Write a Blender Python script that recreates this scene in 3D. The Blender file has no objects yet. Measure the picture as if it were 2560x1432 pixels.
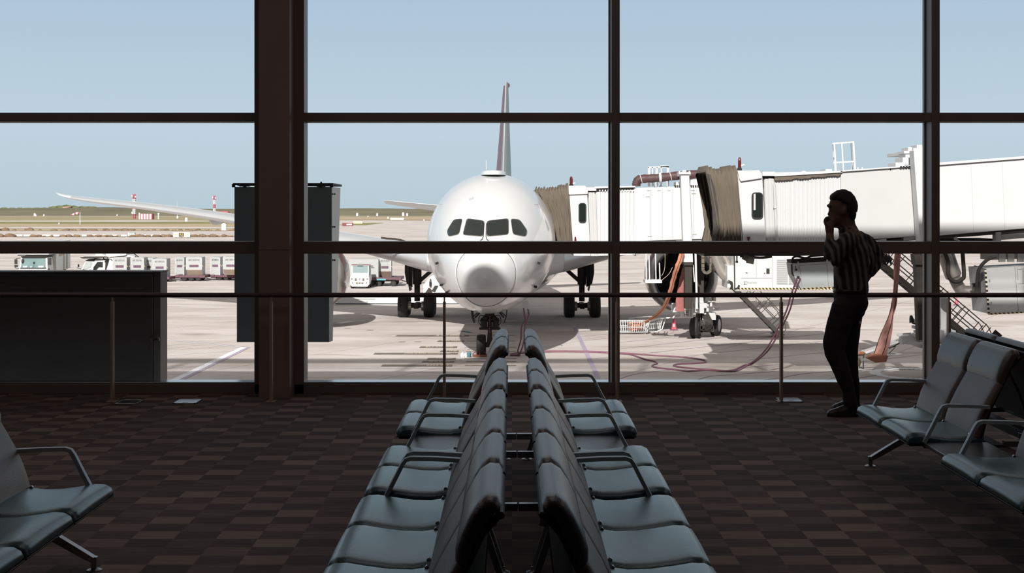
import bpy, bmesh, math, random
from mathutils import Vector, Matrix, noise
random.seed(7)
V = Vector
PI = math.pi
scene = bpy.context.scene
COL = scene.collection

# ------------------------------------------------------------------ camera, world, sun, fill lights, exposure
FPX, CH, HOR = 3600.0, 1.65, 515.0           # focal length in pixels, eye height, horizon row
cam_d = bpy.data.cameras.new('camera')
cam = bpy.data.objects.new('camera', cam_d)
COL.objects.link(cam)
cam.location = (0, 0, CH)
cam.rotation_euler = (PI / 2, 0, 0)
cam_d.sensor_width = 36.0
cam_d.lens = 36.0 * FPX / 2560.0
cam_d.shift_y = -(716.0 - HOR) / 2560.0
cam_d.clip_start, cam_d.clip_end = 0.1, 6000
scene.camera = cam

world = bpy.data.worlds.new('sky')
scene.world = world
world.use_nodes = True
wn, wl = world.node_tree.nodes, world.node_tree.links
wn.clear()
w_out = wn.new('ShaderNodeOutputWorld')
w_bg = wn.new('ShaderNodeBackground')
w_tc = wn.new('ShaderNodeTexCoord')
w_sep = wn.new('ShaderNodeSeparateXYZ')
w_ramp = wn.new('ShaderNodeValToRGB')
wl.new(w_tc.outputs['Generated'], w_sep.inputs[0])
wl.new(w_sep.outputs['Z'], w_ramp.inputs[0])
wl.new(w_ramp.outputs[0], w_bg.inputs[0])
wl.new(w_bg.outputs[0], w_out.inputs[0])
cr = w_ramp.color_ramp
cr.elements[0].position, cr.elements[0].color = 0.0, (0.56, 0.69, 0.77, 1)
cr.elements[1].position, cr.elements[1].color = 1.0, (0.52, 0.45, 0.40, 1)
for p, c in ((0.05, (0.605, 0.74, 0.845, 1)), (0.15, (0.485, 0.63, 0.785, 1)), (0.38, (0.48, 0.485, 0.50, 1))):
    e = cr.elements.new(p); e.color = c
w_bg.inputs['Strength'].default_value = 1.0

SUN_T = 0.60                                  # tangent of the sun's elevation
SUN_X = 0.17
sun_d = bpy.data.lights.new('sun', 'SUN')
sun_d.energy, sun_d.angle, sun_d.color = 6.6, math.radians(0.5), (1.0, 0.95, 0.90)
sun = bpy.data.objects.new('sun', sun_d)
COL.objects.link(sun)
sun.rotation_euler = V((SUN_X, 1.0, -SUN_T)).to_track_quat('-Z', 'Y').to_euler()

# unseen warm area lights added near the ceiling to lift the dark interior
for lx, ly in ((-5, 6.0), (0, 6.0), (5, 6.0), (-5, 10.0), (0, 10.0), (5, 10.0)):
    ld = bpy.data.lights.new('fill_light', 'AREA')
    ld.shape, ld.size, ld.size_y, ld.energy, ld.color = 'RECTANGLE', 2.4, 2.4, 11.0, (1.0, 0.83, 0.76)
    lo = bpy.data.objects.new('fill_light', ld)
    COL.objects.link(lo)
    lo.location = (lx, ly, 4.85)

vs = scene.view_settings
vs.view_transform, vs.look, vs.exposure, vs.gamma = 'Standard', 'None', 0.0, 1.0
vs.use_curve_mapping = False

# ------------------------------------------------------------------ places
GZ = -4.91                                    # the apron lies a storey below the hall
def at(px, py, Y):
    """point of the place seen at photo pixel (px, py) at distance Y"""
    return V(((px - 1280) * Y / FPX, Y, CH + (HOR - py) * Y / FPX))
def gnd(px, py, dz=0.0):
    Y = (CH - GZ) * FPX / (py - HOR)
    p = at(px, py, Y); p.z = GZ + dz
    return p

# ------------------------------------------------------------------ materials
MATS = {}
def mat(name, col, rough=0.5, metal=0.0, spec=0.5, var=0.0, scale=4.0, bump=0.0, bscale=60.0, stretch=(1, 1, 1), coat=0.0):
    """principled material with procedural tone variation and bump"""
    if name in MATS: return MATS[name]
    m = bpy.data.materials.new(name); m.use_nodes = True
    nt = m.node_tree; n, l = nt.nodes, nt.links
    b = n['Principled BSDF']
    b.inputs['Base Color'].default_value = (*col, 1)
    b.inputs['Roughness'].default_value = rough
    b.inputs['Metallic'].default_value = metal
    b.inputs['Specular IOR Level'].default_value = spec
    if coat: b.inputs['Coat Weight'].default_value = coat; b.inputs['Coat Roughness'].default_value = 0.08
    tc = n.new('ShaderNodeTexCoord'); mp = n.new('ShaderNodeMapping')
    mp.inputs['Scale'].default_value = stretch
    l.new(tc.outputs['Object'], mp.inputs[0])
    if var:
        nz = n.new('ShaderNodeTexNoise'); nz.inputs['Scale'].default_value = scale; nz.inputs['Detail'].default_value = 5
        l.new(mp.outputs[0], nz.inputs['Vector'])
        mx = n.new('ShaderNodeMix'); mx.data_type = 'RGBA'
        mx.inputs['A'].default_value = (*[c * (1 - var) for c in col], 1)
        mx.inputs['B'].default_value = (*[min(1, c * (1 + var)) for c in col], 1)
        l.new(nz.outputs['Fac'], mx.inputs['Factor']); l.new(mx.outputs['Result'], b.inputs['Base Color'])
    if bump:
        nb = n.new('ShaderNodeTexNoise'); nb.inputs['Scale'].default_value = bscale; nb.inputs['Detail'].default_value = 3
        l.new(mp.outputs[0], nb.inputs['Vector'])
        bp = n.new('ShaderNodeBump'); bp.inputs['Strength'].default_value = bump; bp.inputs['Distance'].default_value = 0.02
        l.new(nb.outputs['Fac'], bp.inputs['Height']); l.new(bp.outputs[0], b.inputs['Normal'])
    MATS[name] = m
    return m

def glass_mat(name, tint, refl=0.03):
    m = bpy.data.materials.new(name); m.use_nodes = True
    nt = m.node_tree; n, l = nt.nodes, nt.links
    n.clear()
    o = n.new('ShaderNodeOutputMaterial'); t = n.new('ShaderNodeBsdfTransparent'); g = n.new('ShaderNodeBsdfGlossy')
    f = n.new('ShaderNodeFresnel'); mx = n.new('ShaderNodeMixShader'); ml = n.new('ShaderNodeMath')
    t.inputs[0].default_value = (*tint, 1); g.inputs['Roughness'].default_value = 0.02
    f.inputs[0].default_value = 1.45
    ml.operation = 'MULTIPLY'; ml.inputs[1].default_value = refl / 0.034
    l.new(f.outputs[0], ml.inputs[0]); l.new(ml.outputs[0], mx.inputs[0])
    l.new(t.outputs[0], mx.inputs[1]); l.new(g.outputs[0], mx.inputs[2]); l.new(mx.outputs[0], o.inputs[0])
    MATS[name] = m
    return m

def carpet_mat():
    m = bpy.data.materials.new('carpet'); m.use_nodes = True
    nt = m.node_tree; n, l = nt.nodes, nt.links
    b = n['Principled BSDF']; b.inputs['Roughness'].default_value = 0.9; b.inputs['Specular IOR Level'].default_value = 0.35
    tc = n.new('ShaderNodeTexCoord')
    # woven checks: light and dark cells in turn, every cell with its own tone
    def math_(op, a, bb=0.0):
        q = n.new('ShaderNodeMath'); q.operation = op
        for i, x in enumerate((a, bb)):
            if isinstance(x, (int, float)): q.inputs[i].default_value = x
            else: l.new(x, q.inputs[i])
        return q.outputs[0]
    sep = n.new('ShaderNodeSeparateXYZ'); l.new(tc.outputs['Object'], sep.inputs[0])
    cx, cy = math_('FLOOR', math_('DIVIDE', sep.outputs['X'], 0.21)), math_('FLOOR', math_('DIVIDE', sep.outputs['Y'], 0.17))
    chk = math_('MODULO', math_('ABSOLUTE', math_('ADD', cx, cy)), 2.0)
    cv = n.new('ShaderNodeCombineXYZ'); l.new(cx, cv.inputs[0]); l.new(cy, cv.inputs[1])
    wn_ = n.new('ShaderNodeTexWhiteNoise'); wn_.noise_dimensions = '2D'; l.new(cv.outputs[0], wn_.inputs['Vector'])
    # ribbed pile, running across the hall
    mp = n.new('ShaderNodeMapping'); mp.inputs['Scale'].default_value = (2.2, 60, 1)
    l.new(tc.outputs['Object'], mp.inputs[0])
    nz = n.new('ShaderNodeTexNoise'); nz.inputs['Scale'].default_value = 1.6; nz.inputs['Detail'].default_value = 4
    l.new(mp.outputs[0], nz.inputs['Vector'])
    big = n.new('ShaderNodeTexNoise'); big.inputs['Scale'].default_value = 0.7; big.inputs['Detail'].default_value = 2
    l.new(tc.outputs['Object'], big.inputs['Vector'])
    s = math_('MULTIPLY', chk, math_('ADD', math_('MULTIPLY', wn_.outputs['Value'], 0.24), 0.09))
    s = math_('ADD', s, math_('MULTIPLY', wn_.outputs['Value'], 0.08))
    s = math_('ADD', s, math_('MULTIPLY', nz.outputs['Fac'], 0.62))
    s = math_('ADD', s, math_('MULTIPLY', big.outputs['Fac'], 0.20))
    rp = n.new('ShaderNodeValToRGB')
    rp.color_ramp.elements[0].position, rp.color_ramp.elements[0].color = 0.40, (0.072, 0.054, 0.050, 1)
    rp.color_ramp.elements[1].position, rp.color_ramp.elements[1].color = 0.92, (0.30, 0.235, 0.205, 1)
    l.new(s, rp.inputs[0]); l.new(rp.outputs[0], b.inputs['Base Color'])
    fn = n.new('ShaderNodeTexNoise'); fn.inputs['Scale'].default_value = 350
    l.new(tc.outputs['Object'], fn.inputs['Vector'])
    bp = n.new('ShaderNodeBump'); bp.inputs['Strength'].default_value = 0.5; bp.inputs['Distance'].default_value = 0.004
    l.new(fn.outputs['Fac'], bp.inputs['Height']); l.new(bp.outputs[0], b.inputs['Normal'])
    MATS['carpet'] = m
    return m

def apron_mat():
    m = bpy.data.materials.new('apron_concrete'); m.use_nodes = True
    nt = m.node_tree; n, l = nt.nodes, nt.links
    b = n['Principled BSDF']; b.inputs['Roughness'].default_value = 0.9; b.inputs['Specular IOR Level'].default_value = 0.2
    tc = n.new('ShaderNodeTexCoord')
    mp = n.new('ShaderNodeMapping'); mp.inputs['Scale'].default_value = (0.10, 0.22, 1)
    l.new(tc.outputs['Object'], mp.inputs[0])
    n1 = n.new('ShaderNodeTexNoise'); n1.inputs['Scale'].default_value = 1.3; n1.inputs['Detail'].default_value = 8; n1.inputs['Roughness'].default_value = 0.62
    l.new(mp.outputs[0], n1.inputs['Vector'])
    rp = n.new('ShaderNodeValToRGB')
    rp.color_ramp.elements[0].position, rp.color_ramp.elements[0].color = 0.30, (0.43, 0.375, 0.34, 1)
    rp.color_ramp.elements[1].position, rp.color_ramp.elements[1].color = 0.62, (0.63, 0.58, 0.56, 1)
    l.new(n1.outputs['Fac'], rp.inputs[0])
    # oil and rubber stains
    mp3 = n.new('ShaderNodeMapping'); mp3.inputs['Scale'].default_value = (0.35, 1.1, 1)
    l.new(tc.outputs['Object'], mp3.inputs[0])
    n2 = n.new('ShaderNodeTexNoise'); n2.inputs['Scale'].default_value = 0.55; n2.inputs['Detail'].default_value = 6
    l.new(mp3.outputs[0], n2.inputs['Vector'])
    r2 = n.new('ShaderNodeValToRGB')
    r2.color_ramp.elements[0].position, r2.color_ramp.elements[0].color = 0.60, (0, 0, 0, 1)
    r2.color_ramp.elements[1].position, r2.color_ramp.elements[1].color = 0.74, (0.6, 0.6, 0.6, 1)
    l.new(n2.outputs['Fac'], r2.inputs[0])
    mx = n.new('ShaderNodeMix'); mx.data_type = 'RGBA'
    l.new(r2.outputs[0], mx.inputs['Factor']); l.new(rp.outputs[0], mx.inputs['A']); mx.inputs['B'].default_value = (0.27, 0.205, 0.165, 1)
    # slab joints every 7.5 m, turned with the slabs
    mp2 = n.new('ShaderNodeMapping'); mp2.inputs['Rotation'].default_value = (0, 0, math.radians(28))
    l.new(tc.outputs['Object'], mp2.inputs[0])
    br = n.new('ShaderNodeTexBrick'); br.offset = 0.0
    br.inputs['Scale'].default_value = 1.0; br.inputs['Mortar Size'].default_value = 0.022; br.inputs['Mortar Smooth'].default_value = 0.2
    br.inputs['Brick Width'].default_value = 7.5; br.inputs['Row Height'].default_value = 15.0
    br.inputs['Color1'].default_value = br.inputs['Color2'].default_value = (1, 1, 1, 1); br.inputs['Mortar'].default_value = (0.45, 0.42, 0.40, 1)
    l.new(mp2.outputs[0], br.inputs['Vector'])
    mu = n.new('ShaderNodeMix'); mu.data_type = 'RGBA'; mu.blend_type = 'MULTIPLY'; mu.inputs['Factor'].default_value = 1.0
    l.new(mx.outputs['Result'], mu.inputs['A']); l.new(br.outputs['Color'], mu.inputs['B'])
    l.new(mu.outputs['Result'], b.inputs['Base Color'])
    MATS['apron'] = m
    return m

def stripe_mat(name, c1, c2, axis, period, rough=0.6, duty=0.5, skew=0.0):
    """two colour stripes of a printed pattern"""
    m = bpy.data.materials.new(name); m.use_nodes = True
    nt = m.node_tree; n, l = nt.nodes, nt.links
    b = n['Principled BSDF']; b.inputs['Roughness'].default_value = rough
    tc = n.new('ShaderNodeTexCoord'); sp = n.new('ShaderNodeSeparateXYZ'); l.new(tc.outputs['Object'], sp.inputs[0])
    a = n.new('ShaderNodeMath'); a.operation = 'MULTIPLY_ADD'; a.inputs[1].default_value = skew
    l.new(sp.outputs['Z'], a.inputs[0]); l.new(sp.outputs[axis], a.inputs[2])
    d = n.new('ShaderNodeMath'); d.operation = 'DIVIDE'; d.inputs[1].default_value = period; l.new(a.outputs[0], d.inputs[0])
    f = n.new('ShaderNodeMath'); f.operation = 'FRACT'; l.new(d.outputs[0], f.inputs[0])
    g = n.new('ShaderNodeMath'); g.operation = 'GREATER_THAN'; g.inputs[1].default_value = duty; l.new(f.outputs[0], g.inputs[0])
    mx = n.new('ShaderNodeMix'); mx.data_type = 'RGBA'
    mx.inputs['A'].default_value = (*c1, 1); mx.inputs['B'].default_value = (*c2, 1)
    l.new(g.outputs[0], mx.inputs['Factor']); l.new(mx.outputs['Result'], b.inputs['Base Color'])
    MATS[name] = m
    return m

# ------------------------------------------------------------------ building helpers
ROOT_M, LOCAL = {}, set()
def root_of(o):
    while o.parent is not None: o = o.parent
    return o
def put(o, label, cat, group=None, kind=None):
    if label: o['label'] = label
    if cat: o['category'] = cat
    if group: o['group'] = group
    if kind: o['kind'] = kind
    return o
def thing(name, label, cat, loc=(0, 0, 0), rotz=0.0, group=None, local=False, rot=None):
    o = bpy.data.objects.new(name, None); COL.objects.link(o)
    o.empty_display_size = 0.1
    o.location = loc; o.rotation_euler = rot or (0, 0, rotz)
    put(o, label, cat, group)
    ROOT_M[o.name] = Matrix.Translation(V(loc)) @ o.rotation_euler.to_matrix().to_4x4()
    if local: LOCAL.add(o.name)
    return o
def dup(root, loc, rotz=0.0, label=None, group=None):
    r = root.copy(); COL.objects.link(r); r.location = loc; r.rotation_euler = (0, 0, rotz)
    if label: r['label'] = label
    if group: r['group'] = group
    for ch in list(root.children):
        c = ch.copy(); COL.objects.link(c); c.parent = r
        for g in list(ch.children):
            d = g.copy(); COL.objects.link(d); d.parent = c
    return r

class MB:
    """collects shapes and links them as ONE mesh object"""
    def __init__(s): s.v, s.f, s.mi, s.cur = [], [], [], 0
    def add(s, vs, fs):
        b = len(s.v); s.v.extend(V(p) for p in vs)
        for f in fs: s.f.append([b + i for i in f]); s.mi.append(s.cur)
        return s
    def use(s, i): s.cur = i; return s
    def box(s, c, size, rot=None):
        c = V(c); x, y, z = size[0] / 2, size[1] / 2, size[2] / 2
        P = [V((a, b, d)) for a in (-x, x) for b in (-y, y) for d in (-z, z)]
        if rot is not None: P = [rot @ p for p in P]
        return s.add([c + p for p in P], [(0, 1, 3, 2), (4, 6, 7, 5), (0, 4, 5, 1), (2, 3, 7, 6), (0, 2, 6, 4), (1, 5, 7, 3)])
    def bb(s, x0, x1, y0, y1, z0, z1):
        return s.box(((x0 + x1) / 2, (y0 + y1) / 2, (z0 + z1) / 2), (abs(x1 - x0), abs(y1 - y0), abs(z1 - z0)))
    def bar(s, a, b, w, h, up=(0, 0, 1)):
        a, b = V(a), V(b); d = b - a; L = d.length
        if L < 1e-6: return s
        d.normalize(); u = V(up)
        if abs(d.dot(u)) > 0.98: u = V((0, 1, 0))
        r = d.cross(u).normalized(); u = r.cross(d)
        P = []
        for e in (a, b):
            for i, j in ((-1, -1), (1, -1), (1, 1), (-1, 1)): P.append(e + r * (i * w / 2) + u * (j * h / 2))
        return s.add(P, [(0, 3, 2, 1), (4, 5, 6, 7), (0, 1, 5, 4), (1, 2, 6, 5), (2, 3, 7, 6), (3, 0, 4, 7)])
    def rings(s, R, caps=True, closed=True):
        n = len(R[0]); vs = [p for r in R for p in r]; fs = []
        for i in range(len(R) - 1):
            for j in range(n if closed else n - 1):
                a, b = i * n + j, i * n + (j + 1) % n
                fs.append((a, b, b + n, a + n))
        if caps and closed:
            fs.append(tuple(reversed(range(n)))); k = (len(R) - 1) * n; fs.append(tuple(range(k, k + n)))
        return s.add(vs, fs)
    def tube(s, pts, r, n=8, caps=True):
        pts = [V(p) for p in pts]; R = []; prev = None
        for i, p in enumerate(pts):
            d = (pts[min(i + 1, len(pts) - 1)] - pts[max(i - 1, 0)]).normalized()
            if prev is None:
                u = V((0, 0, 1)) if abs(d.z) < 0.95 else V((0, 1, 0))
                u = (u - d * u.dot(d)).normalized()
            else:
                u = prev - d * prev.dot(d)
                u = u.normalized() if u.length > 1e-6 else V((1, 0, 0))
            prev = u; w = d.cross(u); rr = r[i] if isinstance(r, (list, tuple)) else r
            R.append([p + (u * math.cos(2 * PI * k / n) + w * math.sin(2 * PI * k / n)) * rr for k in range(n)])
        return s.rings(R, caps)
    def cyl(s, a, b, r0, r1=None, n=16): return s.tube([a, b], [r0, r0 if r1 is None else r1], n)
    def lathe(s, prof, origin, axis=(0, 0, 1), n=24, caps=True):
        """prof: (radius, height) pairs along axis"""
        ax = V(axis).normalized(); u = V((0, 0, 1)) if abs(ax.z) < 0.9 else V((1, 0, 0))
        u = (u - ax * u.dot(ax)).normalized(); w = ax.cross(u); o = V(origin)
        return s.rings([[o + ax * h + (u * math.cos(2 * PI * k / n) + w * math.sin(2 * PI * k / n)) * max(r, 1e-4) for k in range(n)] for r, h in prof], caps)
    def prism(s, poly, axis, t0, t1):
        """poly in the plane across axis ('x': (y, z), 'y': (x, z), 'z': (x, y))"""
        def pt(p, t): return V((t, p[0], p[1])) if axis == 'x' else V((p[0], t, p[1])) if axis == 'y' else V((p[0], p[1], t))
        return s.rings([[pt(p, t0) for p in poly], [pt(p, t1) for p in poly]])
    def ellipsoid(s, c, r, rot=None, n=20, m=12):
        c = V(c); R = []
        for i in range(m + 1):
            a = -PI / 2 + PI * i / m; q = max(math.cos(a), 1e-3)
            ring = [V((r[0] * q * math.cos(2 * PI * k / n), r[1] * q * math.sin(2 * PI * k / n), r[2] * math.sin(a))) for k in range(n)]
            R.append([c + (rot @ p if rot is not None else p) for p in ring])
        return s.rings(R)
    def obj(s, name, m, parent=None, smooth=True, bevel=0.0, seg=2, angle=35.0, recalc=True):
        me = bpy.data.meshes.new(name)
        if parent is not None:
            r = root_of(parent)
            if r.name in ROOT_M and r.name not in LOCAL:
                inv = ROOT_M[r.name].inverted(); s.v = [inv @ p for p in s.v]
        me.from_pydata([tuple(p) for p in s.v], [], s.f)
        ms = m if isinstance(m, (list, tuple)) else [m]
        for q in ms: me.materials.append(q)
        if len(ms) > 1:
            for p, i in zip(me.polygons, s.mi): p.material_index = i
        if recalc:
            bm = bmesh.new(); bm.from_mesh(me); bmesh.ops.recalc_face_normals(bm, faces=bm.faces); bm.to_mesh(me); bm.free()
        if smooth:
            me.polygons.foreach_set('use_smooth', [True] * len(me.polygons))
            me.set_sharp_from_angle(angle=math.radians(angle))
        me.update()
        o = bpy.data.objects.new(name, me); COL.objects.link(o)
        if parent is not None: o.parent = parent
        if bevel:
            b = o.modifiers.new('bevel', 'BEVEL'); b.width, b.segments, b.limit_method, b.angle_limit = bevel, seg, 'ANGLE', math.radians(40)
            b.harden_normals = True
        return o

def struct(o, name=None):
    o['kind'] = 'structure'
    return o

def text_mb(mb, body, size, M, depth=0.004, align='CENTER', squeeze=1.0):
    """lettering as mesh, laid into mb by matrix M (text lies in local xy, reads along +x)"""
    cu = bpy.data.curves.new('t', 'FONT'); cu.body = body; cu.size = size; cu.extrude = depth; cu.align_x = align; cu.align_y = 'CENTER'
    cu.resolution_u = 2
    o = bpy.data.objects.new('t', cu); COL.objects.link(o)
    bpy.context.view_layer.update()
    me = bpy.data.meshes.new_from_object(o.evaluated_get(bpy.context.evaluated_depsgraph_get()))
    mb.add([M @ V((p.co.x * squeeze, p.co.y, p.co.z)) for p in me.vertices], [tuple(f.vertices) for f in me.polygons])
    bpy.data.objects.remove(o); bpy.data.meshes.remove(me); bpy.data.curves.remove(cu)
    return mb
def facing_camera(c, yaw=0.0, tilt=0.0):
    """matrix of an upright board whose face looks towards -Y"""
    return Matrix.Translation(V(c)) @ Matrix.Rotation(yaw, 4, 'Z') @ Matrix.Rotation(PI / 2 + tilt, 4, 'X')
def spline(pts, n=8):
    """Catmull-Rom through pts"""
    P = [V(p) for p in pts]; out = []
    for i in range(len(P) - 1):
        a, b, c, d = P[max(i - 1, 0)], P[i], P[i + 1], P[min(i + 2, len(P) - 1)]
        for k in range(n):
            t = k / n
            out.append(0.5 * ((2 * b) + (c - a) * t + (2 * a - 5 * b + 4 * c - d) * t * t + (3 * b - a - 3 * c + d) * t ** 3))
    out.append(P[-1])
    return out
def interp(x, X, Y):
    if x <= X[0]: return Y[0]
    for i in range(len(X) - 1):
        if x <= X[i + 1]:
            t = (x - X[i]) / (X[i + 1] - X[i])
            h = X[i + 1] - X[i]
            def sl(k):
                if k == 0: return (Y[1] - Y[0]) / (X[1] - X[0])
                if k == len(X) - 1: return (Y[-1] - Y[-2]) / (X[-1] - X[-2])
                d0, d1 = (Y[k] - Y[k - 1]) / (X[k] - X[k - 1]), (Y[k + 1] - Y[k]) / (X[k + 1] - X[k])
                return 0.0 if d0 * d1 <= 0 else 2 * d0 * d1 / (d0 + d1)
            m0, m1 = sl(i) * h, sl(i + 1) * h
            t2, t3 = t * t, t ** 3
            return (2 * t3 - 3 * t2 + 1) * Y[i] + (t3 - 2 * t2 + t) * m0 + (-2 * t3 + 3 * t2) * Y[i + 1] + (t3 - t2) * m1
    return Y[-1]

# shared materials
m_frame = mat('dark_window_frame', (0.19, 0.155, 0.14), 0.42, 0.0, 0.5, var=0.15, scale=3)
m_column = mat('brown_column_cladding', (0.29, 0.205, 0.185), 0.5, var=0.15, scale=2)
m_sill = mat('brushed_sill', (0.42, 0.45, 0.46), 0.22, 0.9, var=0.1, scale=8)
m_wall = mat('hall_wall', (0.16, 0.13, 0.12), 0.8, var=0.1)
m_ceil = mat('hall_ceiling', (0.20, 0.17, 0.16), 0.85, var=0.05)
m_rail = mat('dark_rail_metal', (0.10, 0.072, 0.066), 0.38, 0.3, var=0.1)
m_post = mat('post_metal', (0.44, 0.33, 0.27), 0.5, 0.25, var=0.1)
m_leather = mat('black_leather_sky_tint', (0.040, 0.070, 0.084), 0.33, 0, 0.9, var=0.25, scale=6, bump=0.12, bscale=160)
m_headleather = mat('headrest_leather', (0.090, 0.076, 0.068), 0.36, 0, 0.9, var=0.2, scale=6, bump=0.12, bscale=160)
m_backleather = mat('black_leather_brown_light', (0.115, 0.082, 0.066), 0.40, 0, 0.7, var=0.2, scale=6, bump=0.12, bscale=160)  # same leather as the seats; its browner light is put into the colour
for q_ in (m_leather, m_headleather): q_.node_tree.nodes['Principled BSDF'].inputs['Specular Tint'].default_value = (0.66, 0.93, 1.0, 1)  # teal tint and coat stand in for the sky's sheen on black leather
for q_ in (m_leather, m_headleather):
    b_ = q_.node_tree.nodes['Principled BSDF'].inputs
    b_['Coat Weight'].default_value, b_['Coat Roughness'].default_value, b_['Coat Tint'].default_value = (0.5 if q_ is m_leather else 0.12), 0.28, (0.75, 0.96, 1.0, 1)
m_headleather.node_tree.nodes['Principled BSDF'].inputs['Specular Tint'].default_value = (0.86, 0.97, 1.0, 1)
m_shell = mat('black_plastic', (0.018, 0.017, 0.017), 0.55, var=0.2)
m_chrome = mat('satin_aluminium', (0.42, 0.44, 0.46), 0.28, 0.95, var=0.1, scale=9)
m_arm = mat('armrest_aluminium', (0.40, 0.50, 0.55), 0.40, 0.3, 0.6, var=0.1, scale=9)
m_table = mat('table_laminate', (0.060, 0.066, 0.072), 0.30, 0.0, 0.6, var=0.1)
m_plate = mat('steel_plate', (0.55, 0.60, 0.63), 0.25, 0.9, var=0.1, scale=20)
m_white = mat('aircraft_white', (0.66, 0.665, 0.67), 0.22, 0, 0.5, var=0.02, scale=0.6, coat=0.5)
m_radome = mat('radome_white', (0.64, 0.645, 0.65), 0.30, 0, 0.5, var=0.02, scale=0.8, coat=0.3)
m_bridge = mat('bridge_white', (0.585, 0.59, 0.59), 0.5, 0, 0.4, var=0.04, scale=0.9)
m_bridge2 = mat('bridge_cream', (0.50, 0.505, 0.50), 0.55, 0, 0.4, var=0.05, scale=1.2)
m_grey = mat('grey_paint', (0.30, 0.29, 0.275), 0.55, var=0.12, scale=3)
m_dgrey = mat('dark_grey_metal', (0.040, 0.034, 0.029), 0.6, 0.0, 0.25, var=0.25, scale=5)
m_black = mat('black_rubber', (0.018, 0.016, 0.015), 0.75, var=0.3, scale=6, bump=0.2, bscale=30)
m_steel = mat('steel', (0.42, 0.40, 0.38), 0.35, 0.8, var=0.2, scale=5)
m_silver = mat('silver_duct', (0.46, 0.43, 0.39), 0.38, 0.7, var=0.25, scale=3)
m_bellows = mat('bellows_fabric', (0.135, 0.112, 0.088), 0.9, 0, 0.2, var=0.35, scale=2.5, bump=0.5, bscale=5, stretch=(3, 3, 0.6))
m_darkglass = mat('dark_glazing', (0.016, 0.020, 0.018), 0.08, 0, 0.4, var=0.3, scale=1.5)
m_bluegl = mat('green_windscreen', (0.16, 0.24, 0.235), 0.08, 0, 0.7, var=0.2, scale=1.2)
m_maroon = mat('maroon_paint', (0.19, 0.055, 0.065), 0.35, 0, 0.5, var=0.15, coat=0.3)
m_red = mat('red_lens', (0.10, 0.008, 0.010), 0.25, var=0.1)
m_orange = mat('orange_hose_fabric', (0.46, 0.19, 0.115), 0.8, var=0.2, scale=3, bump=0.5, bscale=6)
m_pink = mat('pink_hose_fabric', (0.55, 0.27, 0.23), 0.8, var=0.15, scale=3, bump=0.4, bscale=5)
m_redhose = mat('red_hose_fabric', (0.30, 0.105, 0.095), 0.8, var=0.15, scale=3, bump=0.4, bscale=5)
m_cable = mat('violet_cable', (0.20, 0.085, 0.125), 0.55, var=0.3, scale=3)
m_tan = mat('tan_paint', (0.50, 0.40, 0.27), 0.7, var=0.2)
m_yellow = mat('yellow_paint', (0.62, 0.42, 0.10), 0.6, var=0.1)
m_linewhite = mat('white_line_paint', (0.82, 0.82, 0.84), 0.7, var=0.08, scale=2)
m_lineviolet = mat('violet_line_paint', (0.42, 0.36, 0.47), 0.75, var=0.15, scale=2)
m_linedark = mat('black_marking_paint', (0.17, 0.145, 0.125), 0.8, var=0.3, scale=1.5)
m_linecream = mat('cream_marking_paint', (0.66, 0.55, 0.40), 0.75, var=0.15, scale=2)
m_concrete = mat('concrete', (0.38, 0.35, 0.33), 0.9, var=0.15, scale=1)

# ================================================================== THE HALL (setting)
WY, WR = 12.64, 12.88                        # inner and outer face of the glazed wall
carpet_mat(); apron_mat()
struct(MB().bb(-9, 9, -5, WY + 0.02, -0.25, 0.0).obj('floor', MATS['carpet'], smooth=False))
struct(MB().bb(-9, 9, -5, WR, 4.95, 5.2).obj('ceiling', m_ceil, smooth=False))
struct(MB().bb(-9.2, -9, -5, WR, -0.25, 5.2).obj('wall_left', m_wall, smooth=False))
struct(MB().bb(9, 9.2, -5, WR, -0.25, 5.2).obj('wall_right', m_wall, smooth=False))
struct(MB().bb(-9.2, 9.2, -5.2, -5, -0.25, 5.2).obj('wall_back', m_wall, smooth=False))

# glazed wall: sill plinth, mullions, transoms, column, panes
MULL = [-7.86, -5.05, 0.91, 3.72, 6.53]       # module of the mullions; the column interrupts it
struct(MB().bb(-9, 9, WY, WR, 0.0, 0.088).obj('baseboard_front', m_frame, smooth=False, bevel=0.004))
struct(MB().bb(-9, 9, WY + 0.004, WR - 0.05, 0.088, 0.104).obj('trim_1', m_sill, smooth=False, bevel=0.003))
k = 2
for z0, z1 in ((1.232, 1.338), (2.392, 2.470), (3.56, 3.64), (4.85, 4.95)):
    mb = MB().bb(-9, 9, WY + 0.008, WR - 0.01, z0, z1)
    struct(mb.obj('trim_%d' % k, m_frame, smooth=False, bevel=0.004)); k += 1
for x in MULL:
    mb = MB().bb(x - 0.036, x + 0.036, WY, WR - 0.06, 0.0, 4.95)
    mb.bb(x - 0.050, x + 0.050, WR - 0.06, WR, 0.0, 4.95)
    struct(mb.obj('trim_%d' % k, m_frame, smooth=False, bevel=0.004)); k += 1
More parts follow.
